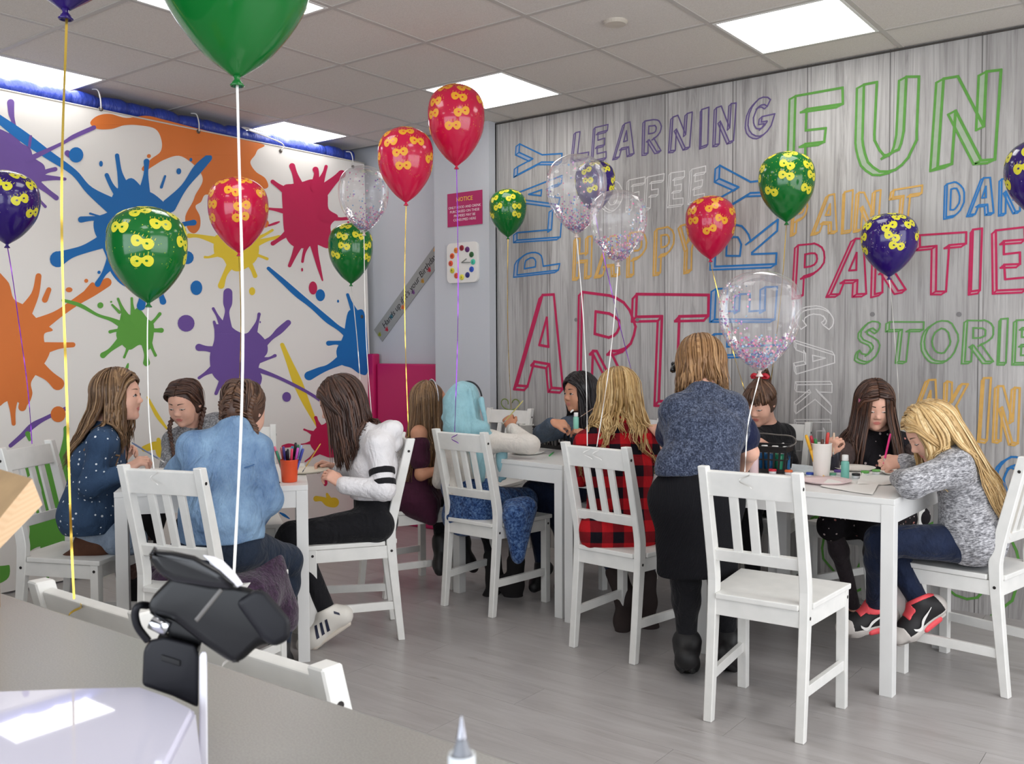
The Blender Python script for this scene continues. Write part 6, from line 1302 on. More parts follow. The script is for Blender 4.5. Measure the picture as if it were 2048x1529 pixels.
def balloon(px, py, wpx, d, ratio, col, rib, end, label, seed=0, spin=0.0, knotdx=0):
    """px, py: pixel of the knot; wpx: width in pixels; d: distance along the view"""
    Wd = wpx * d / FPX; p0 = at(px, py, d); root = empty('balloon', p0); tag(root, label, 'balloon', 'party balloons')
    zs = ratio / 1.28; prof = [(r * Wd, z * Wd * zs) for r, z in PROF]
    clear = col == 'clear'
    MB().lathe(prof, (0, 0, 0), 44).build('latex', M_clear if clear else BAL[col], root, True)
    MB().lathe([(.035 * Wd, .004), (.018 * Wd, -.02 * Wd), (.030 * Wd, -.038 * Wd), (.046 * Wd, -.060 * Wd), (.040 * Wd, -.066 * Wd), (.010 * Wd, -.05 * Wd)], (0, 0, 0), 16).build('knot', mat('clear_knot', srgb(214, 196, 188), .4) if clear else BAL[col], root, True)
    r = np.random.default_rng(seed + 100); pr = np.array(prof); L = np.concatenate([[0], np.cumsum(np.linalg.norm(np.diff(pr, axis=0), axis=1))])
    def surf(az, s, off):
        rr, zz = np.interp(s, L, pr[:, 0]), np.interp(s, L, pr[:, 1]); e = .002
        dr, dz = np.interp(s + e, L, pr[:, 0]) - np.interp(s - e, L, pr[:, 0]), np.interp(s + e, L, pr[:, 1]) - np.interp(s - e, L, pr[:, 1]); nn = nz([dz, -dr])
        rr += nn[0] * off; zz += nn[1] * off; return (rr * math.cos(az), rr * math.sin(az), zz)
    if clear:
        V, F, Cc = [], [], []; pal = [(236, 150, 178), (214, 96, 150), (150, 106, 178), (150, 190, 216), (232, 226, 232), (240, 180, 196), (196, 150, 200), (120, 160, 200)]
        for i in range(760):
            s = L[-1] * (.04 + .30 * r.random() ** 1.5 if i < 520 else .3 + .45 * r.random()); az = r.uniform(0, 2 * PI)
            if s > L[-1] * .36 and (math.cos(az - seed) < .35): continue
            c = np.array(surf(az, s, -.0025 - r.uniform(0, .012) * (s < L[-1] * .3))); a1 = nz(r.normal(size=3)); nn = nz(np.array([c[0], c[1], 0]) + r.normal(size=3) * .06); u = nz(np.cross(nn, a1)); v = np.cross(nn, u); q = r.uniform(.0030, .0052); o = len(V)
            V += [c + q * (math.cos(k * PI / 3) * u + math.sin(k * PI / 3) * v) for k in range(6)]; F.append(tuple(range(o, o + 6))); Cc += [srgb(*pal[r.integers(len(pal))])] * 6
        ob = mesh_obj('confetti', V, F, M_conf, root); ob['kind'] = 'stuff'; ob['label'] = 'paper confetti lying and clinging inside the clear balloon'
        at_ = ob.data.attributes.new('ccol', 'FLOAT_COLOR', 'POINT'); at_.data.foreach_set('color', np.array(Cc, np.float32).ravel())
    else:
        V, F, MI = [], [], []
        def put(pts, mi, off):
            o = len(V)
            for az, s in pts: V.append(surf(az, s, off))
            F.append(tuple(range(o, o + len(pts)))); MI.append(mi)
        shape = [(-.5, .10), (-.40, .24), (-.20, .27), (0, .17), (.20, .27), (.40, .24), (.5, .10), (.46, -.10), (.30, -.24), (.12, -.20), (0, -.06), (-.12, -.20), (-.30, -.24), (-.46, -.10)]
        sh = catmull(shape, 3, True); rows = [(.40, 4, .2), (.52, 5, 0), (.645, 6, .5), (.77, 5, .2), (.895, 3, .6)]; mk = .285 * Wd
        for s0, n_, ph in rows:
            for k in range(n_):
                az0 = spin + 2 * PI * (k + ph + r.uniform(-.15, .15)) / n_; s1_ = L[-1] * (s0 + r.uniform(-.02, .02)); rot = r.uniform(-.5, .5); rr = max(np.interp(s1_, L, pr[:, 0]), .02)
                def mp(P, scx=1.0, cx=0, cy=0):
                    out = []
                    for x, y in P:
                        x, y = x * scx + cx, y * scx + cy; x, y = x * math.cos(rot) - y * math.sin(rot), x * math.sin(rot) + y * math.cos(rot)
                        s2 = s1_ + y * mk; out.append((az0 + x * mk / max(np.interp(s2, L, pr[:, 0]), rr * .6), s2))
                    return out
                o = len(V); m = len(sh); c_ = np.array([0, .05]); V.append(surf(*mp([c_])[0], .0006))
                for lv in (.25, .5, .75, 1.0): [V.append(surf(a_, b_, .0006)) for a_, b_ in mp([c_ + (np.array(p_) - c_) * lv for p_ in sh])]
                for q in range(m):
                    F.append((o, o + 1 + q, o + 1 + (q + 1) % m)); MI.append(0)
                    for lv in range(3): a_ = o + 1 + lv * m; F.append((a_ + q, a_ + m + q, a_ + m + (q + 1) % m, a_ + (q + 1) % m)); MI.append(0)
                for e in (-1, 1): put(mp([(.066 * math.cos(a_), .050 * math.sin(a_)) for a_ in np.linspace(0, 2 * PI, 10, endpoint=False)], 1, e * .20, .03), 1, .0012)
                for q in range(6):                  # feathered edge
                    x0 = -.45 + q * .18; put(mp([(x0, .26), (x0 + .03, .26), (x0 + .05, .38), (x0 + .03, .38)]), 0, .0008)
        for i in range(190):
            az = r.uniform(0, 2 * PI); s = L[-1] * r.uniform(.36, .95); q = r.uniform(.005, .011) * Wd; rr = max(np.interp(s, L, pr[:, 0]), .02)
            put([(az + q * math.cos(a_) / rr, s + q * math.sin(a_)) for a_ in np.linspace(0, 2 * PI, 6, endpoint=False)], 2, .0007)
        for i in range(46):                        # squiggles
            az = r.uniform(0, 2 * PI); s = L[-1] * r.uniform(.30, .92); an = r.uniform(0, PI); ln = r.uniform(.03, .09) * Wd; rr = max(np.interp(s, L, pr[:, 0]), .02); wv = .0035 * Wd; o = len(V)
            for k in range(7):
                tt = k / 6 - .5; x = tt * ln; y = .016 * Wd * math.sin(tt * 9 + i); xx, yy = x * math.cos(an) - y * math.sin(an), x * math.sin(an) + y * math.cos(an)
                for w_ in (-wv / 2, wv / 2): V.append(surf(az + (xx + w_ * math.sin(an)) / rr, s + yy + w_ * math.cos(an), .0006))
                if k < 6: F.append((o + 2 * k, o + 2 * k + 1, o + 2 * k + 3, o + 2 * k + 2)); MI.append(2)
        base = M_print_o if col == 'pink' else M_print
        dotm = mat('print_dots_' + col, {'green': srgb(150, 190, 60), 'pink': srgb(228, 120, 60), 'purple': srgb(150, 130, 170)}[col], .4)
        mesh_obj('mask_print', V, F, None, root, False, [base, BAL[col], dotm], MI)['kind'] = 'stuff'
    ribbon(root, p0 + np.array([0, 0, -.05 * Wd]), end, rib, seed=seed, w=.0042 if d < 2 else .0042)
    return root
def rail(k, x=0.0): return chair_pt(k, x, -.236, .892)
balloon(14, 488, 125, 4.25, 1.16, 'purple', 'purple', rail('A', -.06), 'purple balloon with yellow masks at the picture edge, tied to the chair by the banner', 1)
balloon(131, 18, 325, 1.62, 1.28, 'purple', 'gold', rail('N', -.02), 'purple balloon almost out of the picture, on a long gold ribbon to the counter chairs', 2)
balloon(474, 152, 318, 1.58, 1.30, 'green', 'white', rail('O', -.02), 'huge green balloon cut off by the top of the picture, on a white ribbon', 3)
balloon(297, 605, 153, 3.36, 1.24, 'green', 'white', rail('B', -.02), 'green masked balloon in front of the blue splat, tied to the silver-ribbon chair', 4, .4)
balloon(478, 505, 117, 4.7, 1.27, 'pink', 'gold', rail('M', .02), 'pink masked balloon in front of the yellow splat on the banner', 5, .8)
balloon(728, 465, 100, 5.1, 1.32, 'clear', 'white', rail('H', .16), 'clear confetti balloon hovering at the edge of the banner beside a green balloon', 6)
balloon(702, 567, 88, 5.35, 1.36, 'green', 'silver', rail('H', .02), 'green masked balloon partly behind a clear balloon at the banner edge', 7, 1.3)
balloon(812, 404, 110, 4.40, 1.34, 'pink', 'gold', rail('G', .0), 'red-pink masked balloon lower of the pair before the grey pillar', 8, .3)
balloon(913, 331, 113, 4.55, 1.41, 'pink', 'purple', rail('C', -.02), 'red-pink masked balloon highest of all, overlapping the ceiling light', 9, 2.0)
balloon(1016, 474, 74, 5.95, 1.28, 'green', 'gold', rail('I', .0), 'small green masked balloon beside the word PLAY, on a gold ribbon', 10, .9)
balloon(1153, 468, 121, 4.15, 1.30, 'clear', 'white', rail('D', -.03), 'clear confetti balloon covering part of a purple balloon', 11)
balloon(1190, 425, 80, 5.15, 1.28, 'purple', 'purple', rail('K', .0), 'purple balloon mostly hidden behind a clear confetti balloon', 12)
balloon(1236, 526, 115, 4.0, 1.26, 'clear', 'white', rail('D', .02), 'clear confetti balloon over the word HAPPY', 13)
balloon(1421, 518, 99, 5.1, 1.26, 'pink', 'gold', rail('J', .14), 'pink masked balloon in front of the tall blue letters', 14, 1.7)
balloon(1573, 443, 110, 4.70, 1.25, 'green', 'gold', rail('J', .08), 'green masked balloon covering the foot of the letter F', 15, 2.4)
balloon(1519, 743, 163, 3.16, 1.23, 'clear', 'silver', rail('E', -.01), 'big clear confetti balloon tied to the empty chair in front', 16)
balloon(1778, 553, 108, 4.52, 1.16, 'purple', 'silver', rail('L', .03), 'purple masked balloon in front of the word PARTIES', 17, .2)
balloon(2088, 440, 146, 3.50, 1.12, 'purple', 'purple', rail('F', .0), 'purple balloon cut off by the picture edge beside the letters DAN', 18, 3.0)
# ------------------------------------------------------------------ wall things
def text(body, size, m, parent, loc, rot=(PI / 2, 0, 0), name='lettering', align='CENTER', space=1.0, shear=0.0):
    c = bpy.data.curves.new(name, 'FONT'); c.body = body; c.size = size; c.align_x = align; c.align_y = 'CENTER'; c.space_character = space; c.shear = shear; c.extrude = .0003; c.resolution_u = 2
    tmp = bpy.data.objects.new(name, c); COL.objects.link(tmp); dg = bpy.context.evaluated_depsgraph_get()
    me = bpy.data.meshes.new_from_object(tmp.evaluated_get(dg)); bpy.data.objects.remove(tmp); me.materials.clear(); me.materials.append(m)
    o = bpy.data.objects.new(name, me); link(o, parent); o.location = loc; o.rotation_euler = rot; return o
n0 = on_y(930, 418, YP)
sg = empty('notice_sign', (n0[0], YP, n0[2])); tag(sg, 'magenta notice sign with yellow heading on the grey pillar, above the clock', 'sign')
MB().box(-.152, .152, -.005, -.0005, -.112, .112).build('board', mat('magenta_board', srgb(176, 30, 96), .45), sg)
MY, MW = mat('yellow_text', srgb(240, 206, 60), .5), mat('white_text', srgb(240, 226, 232), .5)
text('NOTICE', .040, MY, sg, (0, -.0058, .066))
for i, ln in enumerate(('ONLY FOOD AND DRINK', 'PURCHASED ON THESE', 'PREMISES MAY BE', 'CONSUMED HERE')): text(ln, .0245, MW, sg, (0, -.0058, .014 - .028 * i))
c0 = on_y(928, 526, YP)
ck = empty('wall_clock', (c0[0], YP, c0[2])); tag(ck, 'square white wall clock with coloured hour dots on the grey pillar', 'clock')
rr = [(x, z) for cx, cz, a in ((.10, .10, 0), (-.10, .10, 90), (-.10, -.10, 180), (.10, -.10, 270)) for x, z in [(cx + .035 * math.cos(math.radians(a + q)), cz + .035 * math.sin(math.radians(a + q))) for q in range(0, 91, 15)]]
MB().prism(rr, 1, -.022, -.0005).build('case', mat('clock_white', srgb(226, 224, 220), .4), ck, bevel=.003)
HC = [(150, 26, 44), (96, 40, 110), (40, 96, 50), (64, 190, 160), (44, 84, 190), (34, 40, 120), (222, 212, 70), (222, 90, 60), (214, 206, 60), (222, 78, 48), (226, 92, 44), (236, 140, 50)]
for i in range(12):
    a = math.radians(90 - 30 * i); x, z = .098 * math.cos(a), .098 * math.sin(a)
    d_ = MB().lathe([(.019, 0), (.019, .003), (.016, .005), (0, .006)], (x, -.022, z), 18, (0, -1, 0)).build('hour_dot', mat('clock_dot_%d' % i, srgb(*HC[i]), .35), ck, True)
    text(str(i or 12), .020, mat('clock_number', srgb(40, 30, 30), .5), ck, (x, -.0288, z), name='number')
for nm, a, L_ in (('hour_hand', 62, .050), ('minute_hand', 92, .075)):
    a = math.radians(90 - a); MB().bar((0, -.026, 0), (L_ * math.cos(a), -.026, L_ * math.sin(a)), .006, .002, (0, 1, 0)).build(nm, mat('clock_hand_grey', srgb(120, 124, 120), .4), ck)
# birthday strip on the recess wall
a0, a1 = on_y(757, 672, YB), on_y(889, 490, YB); mid = (a0 + a1) / 2; dirx = a1 - a0; ang = math.atan2(dirx[2], dirx[0]); L_ = float(np.linalg.norm(dirx))
st = empty('birthday_strip', (mid[0], YB - .001, mid[2])); st.rotation_euler = (0, -ang, 0); tag(st, 'long grey birthday strip with hand prints stuck aslant on the recess wall', 'banner')
MB().box(-L_ / 2, L_ / 2, -.004, -.0005, -.062, .062).build('strip', mat('strip_grey', srgb(150, 152, 150), .5), st)
text("Hands up if it's your Birthday", .066, mat('black_ink', srgb(28, 28, 32), .5), st, (-.01, -.0046, .008), shear=.15, space=.95)
for i, (x, z, cc) in enumerate(((-.44, -.01, (150, 160, 40)), (-.36, -.035, (190, 40, 60)), (-.26, .0, (50, 130, 150)), (-.13, -.035, (220, 110, 50)), (.02, -.03, (110, 60, 130)), (.14, -.04, (190, 140, 40)), (.24, -.03, (190, 40, 60)), (.38, .03, (230, 160, 60)))):
    mb = MB(); q = .021
    P_ = [(x + q * .55 * math.cos(a), z + q * .6 * math.sin(a)) for a in np.linspace(0, 2 * PI, 12, endpoint=False)]; mb.add([(p[0], -.0044, p[1]) for p in P_], [tuple(range(12))])
    for f_ in range(5):
        a = math.radians(150 - 30 * f_); e = np.array([math.cos(a), math.sin(a)]); n_ = np.array([-e[1], e[0]]) * q * .13; b0 = np.array([x, z]) + e * q * .4; b1 = np.array([x, z]) + e * q * 1.15
        mb.add([(p[0], -.0044, p[1]) for p in (b0 + n_, b0 - n_, b1 - n_, b1 + n_)], [(0, 1, 2, 3)])
    mb.build('hand_print', mat('hand_print_%d' % i, srgb(*cc), .5), st)
# ------------------------------------------------------------------ things on the tables
TZ = .7405
def pot(name, label, cat, px, py, prof, mats_, n=24, z=TZ, group=None, parts=None):
    p = on_z(px, py, z); r = empty(name, (p[0], p[1], z)); tag(r, label, cat, group); return r, p
PAPER = mat('white_paper', srgb(236, 234, 230), .7); PLATE = mat('paper_plate', srgb(230, 224, 216), .6); PINKP = mat('pink_paper_plate', srgb(226, 204, 204), .6)
def plate(px, py, rad, m, label):
    p = on_z(px, py, TZ); r = MB().lathe([(.0, .002), (rad * .68, .002), (rad * .78, .006), (rad, .014), (rad * 1.005, .013), (rad * .80, .0035), (rad * .68, .0), (0, 0)], (0, 0, 0), 36).build('paper_plate', m, None, True)
    r.location = (p[0], p[1], TZ); tag(r, label, 'plate', 'paper plates'); return r
plate(1650, 966, .105, PINKP, 'pale pink paper plate at the front of the table beside the paper cup')
plate(1707, 940, .095, PLATE, 'white paper plate in front of the girl in the flowered dress')
plate(1796, 949, .075, PLATE, 'white paper plate under the hands of the blonde girl in grey')
plate(1055, 908, .090, PAPER, 'white paper plate by the elbow of the headscarf girl')
plate(1024, 896, .080, PINKP, 'pinkish paper plate half under the headscarf, left of a white one'.replace(', left of a white one', ' of the girl in cream'))
plate(612, 945, .105, mat('cream_plate', srgb(226, 218, 200), .5), 'cream paper plate behind the orange cup of pens')
plate(345, 960, .090, PAPER, 'white paper plate by the girl in polka-dot denim')
# crumpled papers
def sheet(pts, label, z=TZ, m=PAPER, seed=0, lift=.006):
    c = [on_z(*q, z) for q in pts]; r = np.random.default_rng(seed); n = 7; V = []; F = []; o = np.mean(c, 0)
    for i in range(n + 1):
        for j in range(n + 1):
            u, v = i / n, j / n; p = (c[0] * (1 - u) + c[1] * u) * (1 - v) + (c[3] * (1 - u) + c[2] * u) * v
            V.append((p[0] - o[0], p[1] - o[1], .0012 + lift * (abs(u - .5) * 2) ** 4 * r.random() + .002 * r.random()))
    F = [(i * (n + 1) + j, (i + 1) * (n + 1) + j, (i + 1) * (n + 1) + j + 1, i * (n + 1) + j + 1) for i in range(n) for j in range(n)]
    ob = mesh_obj('paper_sheet', V, F, m, None, True); ob.location = (o[0], o[1], z); tag(ob, label, 'paper'); return ob
sheet([(1640, 975), (1745, 992), (1760, 968), (1660, 958)], 'white napkin sheet at the table edge by the pink plate', seed=1)
sheet([(1545, 944), (1625, 952), (1640, 935), (1560, 926)], 'white paper smeared with blue paint behind the pink bottle', seed=2, m=mat('painted_paper', srgb(206, 216, 220), .7, vary=.12, vscale=60))
sheet([(1715, 970), (1785, 972), (1790, 955), (1725, 952)], 'painted white paper between the pink plate and the blonde girl', seed=3, lift=.02)
# squeezy paint bottles
def bottle(px, py, h, c, label, open_cap=False, z=TZ, tilt=None, pos=None):
    p = on_z(px, py, z) if pos is None else pos; r = empty('paint_bottle', p); tag(r, label, 'bottle', 'paint bottles'); rad = h * .17
    MB().lathe([(rad * .9, 0), (rad, .003), (rad, h * .66), (rad * .92, h * .71), (rad * .55, h * .75), (rad * .55, h * .77)], (0, 0, 0), 22).build('bottle_body', mat('paint_%d_%d_%d' % c, srgb(*c), .35), r, True)
    MB().lathe([(rad * .80, h * .755), (rad * .82, h * .76), (rad * .78, h * .985), (rad * .66, h), (0, h)], (0, 0, 0), 22).build('bottle_cap', mat('cap_white', srgb(232, 232, 230), .35), r, True)
    if open_cap: MB().lathe([(rad * .8, 0), (rad * .8, .004), (rad * .6, .008), (0, .009)], (-rad * 1.3 * RT[0], -rad * 1.3 * RT[1], h * 1.05), 18, (-.6, -.3, .7)).build('flip_lid', bpy.data.materials['cap_white'], r, True)
    if tilt is not None: r.rotation_euler = tilt
    return r
bottle(1508, 950, .115, (226, 200, 204), 'pale pink paint bottle with white cap, in front of the wire-handled basket')
bottle(1574, 937, .100, (46, 62, 96), 'navy paint bottle with its white flip lid open', True)
bottle(1690, 957, .100, (120, 190, 176), 'mint green paint bottle standing between cup and blonde girl')
bottle(0, 0, .085, (140, 206, 186), 'mint paint bottle held by the girl in the denim jacket', True, pos=at(1152, 858, 4.93))
# paper cup with markers
p = on_z(1643, 957, TZ); r = empty('paper_cup', (p[0], p[1], TZ)); tag(r, 'white ribbed paper cup of markers standing on the table', 'cup')
MB().lathe([(.030, 0), (.031, .001), (.0395, .100), (.0405, .102), (.041, .145), (.0425, .147), (.0425, .150), (.0385, .149), (.0380, .1), (.029, .004), (0, .004)], (0, 0, 0), 30).build('cup_body', mat('cup_white', srgb(232, 228, 222), .5), r, True)
def pen(a, b, rad, c, label, cat='pen', name='marker', capc=None, group='markers in the paper cup'):
    a, b = np.array(a), np.array(b); o = empty(name, a); tag(o, label, cat, group); L_ = np.linalg.norm(b - a)
    MB().lathe([(rad * .3, 0), (rad, L_ * .05), (rad, L_ * .62), (rad * .95, L_ * .63)], (0, 0, 0), 10, b - a).build('barrel', mat('pen_%d_%d_%d' % c, srgb(*c), .35), o, True)
    c2 = capc or c; MB().lathe([(rad * 1.12, L_ * .63), (rad * 1.12, L_ * .95), (rad * .8, L_), (0, L_)], (0, 0, 0), 10, b - a).build('cap', mat('pen_%d_%d_%d' % c2, srgb(*c2), .35), o, True); return o
cup = np.array([p[0], p[1], TZ])
for (dx, dy, h, c, nm) in ((-.075, .0, .185, (226, 170, 40), 'yellow'), (-.045, .02, .180, (180, 40, 60), 'red-capped'), (-.035, -.01, .170, (40, 120, 60), 'green'), (.03, .0, .195, (206, 66, 60), 'orange-red'), (.01, .02, .165, (90, 60, 50), 'brown')):
    b = cup + RT * (dx * .9) + FW * dy + UP * h; a = cup + RT * (dx * .15) + FW * dy * .3 + UP * .008; pen(a, b, .0062, c, nm + ' marker in the white paper cup')
p = on_z(1668, 940, TZ); r = MB().lathe([(.024, 0), (.026, .002), (.026, .085), (.022, .095), (0, .096)], (0, 0, 0), 20).build('paint_jar', mat('dark_jar', srgb(26, 26, 40), .3), None, True); r.location = (p[0], p[1], TZ); tag(r, 'dark ink jar behind the paper cup', 'jar')
for i, (px, py, c, lab) in enumerate(((1545, 948, (206, 50, 66), 'red'), (1577, 950, (226, 110, 60), 'orange'), (1620, 955, (40, 74, 170), 'blue'), (1645, 958, (232, 190, 90), 'yellow'), (1664, 956, (90, 150, 120), 'green'), (1676, 950, (96, 60, 150), 'purple'), (1712, 957, (34, 34, 36), 'black'), (1730, 952, (96, 170, 80), 'leaf green'), (1752, 949, (110, 170, 90), 'grass green'))):
    p = on_z(px, py, TZ); r = empty('paint_pot', (p[0], p[1], TZ)); tag(r, '%s paint pot lid among the craft clutter' % lab, 'paint pot', 'small paint pots')
    MB().lathe([(.015, 0), (.016, .001), (.016, .012), (.015, .013)], (0, 0, 0), 16).build('pot', mat('pot_clear', srgb(220, 220, 222), .3), r, True)
    MB().lathe([(.0175, .012), (.0175, .019), (.016, .021), (0, .021)], (0, 0, 0), 16).build('lid', mat('potlid_%d' % i, srgb(*c), .4), r, True)
# slotted black baskets
BLKP = mat('black_basket_plastic', srgb(20, 20, 22), .4)
def basket(c, ang, w, d, h, label, handle=False):
    r = empty('plastic_basket', c, ang); tag(r, label, 'basket', 'black plastic baskets')
    k = .86; MB().box(-w / 2 * k, w / 2 * k, -d / 2 * k, d / 2 * k, 0, .004).build('base', BLKP, r)
    def P(x, y, z): f_ = k + (1 - k) * z / h; return (x * w / 2 * f_, y * d / 2 * f_, z)
    for (ax, n_) in ((0, 8), (1, 5)):
        for s in (-1, 1):
            mb = MB()
            def q(u, z): return P(u, s, z) if ax == 0 else P(s, u, z)
            for lo, hi in ((0, .16 * h), (.80 * h, h)): mb.bar(np.array(q(-1, (lo + hi) / 2)), np.array(q(1, (lo + hi) / 2)), .0035, hi - lo)
            for i in range(n_ + 1): u = -1 + 2 * i / n_; mb.bar(q(u, .1 * h), q(u, .9 * h), .009, .0035, up=(0, 1, 0) if ax == 0 else (1, 0, 0))
            mb.bar(q(-1, .52 * h), q(1, .52 * h), .0035, .006)
            mb.build('slotted_side', BLKP, r)
    mb = MB()
    for a, b in (((-1, -1), (1, -1)), ((1, -1), (1, 1)), ((1, 1), (-1, 1)), ((-1, 1), (-1, -1))): mb.bar(P(*a, h), P(*b, h), .012, .008)
    mb.build('rim', BLKP, r)
    if handle: MB().tube(catmull([(w / 2, -d * .2, h), (w / 2 + .03, -d * .1, h + .02), (w / 2 + .01, .0, h + .045), (w / 4, .0, h + .05), (-w / 4, .0, h + .05), (-w / 2, 0, h)], 5), .0035, 6).build('wire_handle', mat('wire_grey', srgb(120, 116, 112), .4, .8), r, True)
    return r
q = on_z(1112, 898, TZ); b1 = np.array([q[0] - .02, q[1] + .06, TZ]); basket(b1, math.radians(-8), .24, .17, .115, 'black slotted basket of white bottles beside the headscarf girl')
q = on_z(1160, 912, TZ); b3 = np.array([q[0] + .05, q[1] + .05, TZ]); basket(b3, math.radians(-6), .16, .13, .105, 'second black basket, partly behind the checked shirt girl')
q = on_z(1522, 946, TZ); b2 = np.array([q[0], q[1] + .07, TZ]); basket(b2, math.radians(8), .20, .15, .115, 'black slotted basket with a wire handle, full of blue paint bottles', True)
ORD = ('first', 'second', 'third', 'fourth', 'fifth', 'sixth', 'seventh', 'eighth')
for i in range(6):
    x, y = -.080 + .032 * i, (.025 if i % 2 else -.022); o = b1 + np.array([x, y, .005]); bottle(0, 0, .100, (210, 206, 200), 'white-capped paint bottle, %s along in the basket by the headscarf girl' % ORD[i], pos=o)
for i in range(3): bottle(0, 0, .105, (200, 196, 190), 'white-capped bottle, %s in the black basket behind the checked shirt' % ORD[i], pos=b3 + np.array([-.045 + .04 * i, .0, .005]))
for i in range(8):
    x, y = -.075 + .05 * (i % 4), (-.035 if i < 4 else .030); bottle(0, 0, .108, (30, 104, 160) if i % 3 else (40, 150, 110), ('blue' if i % 3 else 'green') + ' paint bottle, %s in the %s row of the wire-handled basket' % (ORD[i % 4], 'near' if i < 4 else 'far'), pos=b2 + np.array([x, y, .005]))
p = on_z(1053, 868, TZ); r = MB().lathe([(.036, 0), (.038, .001), (.046, .055), (.048, .056), (.048, .062), (.044, .061), (.036, .004), (0, .004)], (0, 0, 0), 28).build('tub', mat('tub_white', srgb(228, 226, 220), .5), None, True); r.location = (p[0], p[1], TZ); tag(r, 'white round tub behind the arm of the headscarf girl', 'tub')
# orange cup of felt pens
p = on_z(579, 964, TZ); cup = np.array([p[0], p[1], TZ]); r = empty('pen_cup', cup); tag(r, 'orange plastic cup of felt pens on the table by the banner', 'cup')
MB().lathe([(.030, 0), (.032, .002), (.0385, .090), (.0395, .092), (.0395, .095), (.036, .094), (.030, .005), (0, .005)], (0, 0, 0), 28).build('cup_body', mat('orange_plastic', srgb(224, 82, 40), .35), r, True)
PC = [((-.062, .0, .150), (226, 110, 140), 'pink'), ((-.050, -.012, .132), (50, 130, 100), 'green'), ((-.036, .010, .145), (220, 120, 130), 'rose'), ((-.022, -.008, .150), (70, 60, 130), 'violet'), ((-.014, .014, .130), (60, 56, 70), 'grey'), ((-.002, -.014, .140), (34, 32, 44), 'black'),
      ((.012, .010, .150), (60, 150, 180), 'turquoise'), ((.016, -.016, .142), (232, 70, 110), 'hot pink'), ((.028, .004, .165), (30, 30, 36), 'black-capped tall'), ((.036, .016, .155), (40, 130, 80), 'emerald'), ((.040, -.010, .145), (206, 90, 190), 'magenta'), ((.052, .006, .155), (150, 170, 210), 'pale blue'), ((.060, .0, .140), (70, 80, 170), 'blue')]
for (dx, dy, h), c, nm in PC:
    a = cup + RT * dx * .30 + FW * dy * .5 + UP * .008; b = cup + RT * dx + FW * dy + UP * h; pen(a, b, .0050, c, nm + ' felt pen in the orange cup', name='felt_pen', group='felt pens in the orange cup')
# loose pencils and brushes
def stick(a, b, rad, c, label, name='paintbrush', tip=None, cat='paintbrush'):
    a, b = np.array(a), np.array(b); L_ = np.linalg.norm(b - a); o = empty(name, a); tag(o, label, cat)
    MB().lathe([(rad * .7, 0), (rad, L_ * .1), (rad * .9, L_ * .78), (rad * .6, L_ * .8)], (0, 0, 0), 8, b - a).build('handle', mat('stick_%d_%d_%d' % c, srgb(*c), .4), o, True)
    MB().lathe([(rad * .8, L_ * .79), (rad * .8, L_ * .9)], (0, 0, 0), 8, b - a).build('ferrule', mat('ferrule', srgb(190, 186, 180), .3, .8), o, True)
    MB().lathe([(rad * .75, L_ * .9), (rad * .8, L_ * .95), (0, L_)], (0, 0, 0), 8, b - a).build('tip', mat('bristle_%d' % (sum(tip or (60, 40, 30))), srgb(*(tip or (60, 40, 30))), .8), o, True); return o
e_ = lambda px, py: on_z(px, py, TZ) + UP * .004
stick(e_(543, 958), e_(560, 968), .004, (52, 44, 42), 'short dark pencil lying beside the orange cup', 'pencil', cat='pencil')
stick(at(264, 886, 3.86), at(330, 926, 3.80), .0035, (96, 110, 140), 'blue-grey paintbrush in the hands of the polka-dot girl', tip=(226, 224, 220))
stick(at(641, 888, 4.10), at(604, 946, 4.14), .0028, (206, 170, 70), 'thin yellow paintbrush held by the girl in the hoodie', tip=(70, 80, 90))
stick(at(1046, 802, 4.80), at(1004, 850, 4.86), .0032, (196, 186, 110), 'pale paintbrush held by the headscarf girl', tip=(200, 196, 180))
stick(at(1190, 815, 4.90), at(1158, 836, 4.90), .0024, (150, 120, 100), 'fine paintbrush near the mint bottle of the denim jacket girl')
stick(at(1668, 866, 4.26), at(1666, 915, 4.24), .0050, (214, 186, 160), 'wooden brush held by the girl in the flowered dress', tip=(60, 60, 70))
stick(at(1781, 868, 3.82), at(1767, 930, 3.84), .0045, (236, 52, 130), 'hot pink pen in the fist of the blonde girl', 'pink_pen', tip=(236, 52, 130), cat='pen')
stick(e_(1098, 914), e_(1108, 906), .0035, (60, 180, 90), 'green crayon at the table edge by the black basket', 'crayon', tip=(60, 180, 90), cat='crayon')
# green tinsel curls tied to the far chair
b = rail('I', .0); P_ = [b + np.array([.05 * math.cos(k * .7) + .01 * k - .06, -.02, .03 + .035 * math.sin(k * .7)]) for k in range(14)]
o = MB().tube(catmull(P_, 3), .004, 5, flat=.3).build('ribbon_curls', mat('green_gold_ribbon', srgb(120, 140, 60), .35, .4), None, True); tag(o, 'curly green and gold ribbon ends tied on the far empty chair', 'ribbon')

# ------------------------------------------------------------------ counter in front
CZ = .95
ct = empty('counter', (1.9, -4.35, 0)); tag(ct, 'grey-topped serving counter in front of the camera', 'counter')
t = NT('grey_laminate'); _n = t.noise(t.coord(), 500, 2); t.p(Base_Color=t.ramp(_n, [(.4, srgb(140, 138, 133)), (.6, srgb(152, 150, 145))]), Roughness=.28); M_cnt = t.m
MB().box(-2.1, 1.72, -.30, .35, CZ - .035, CZ).build('worktop', M_cnt, ct, bevel=.004)
MB().box(-2.05, 1.67, -.27, .28, 0, CZ - .035).build('body', mat('counter_white', srgb(214, 214, 212), .5), ct)
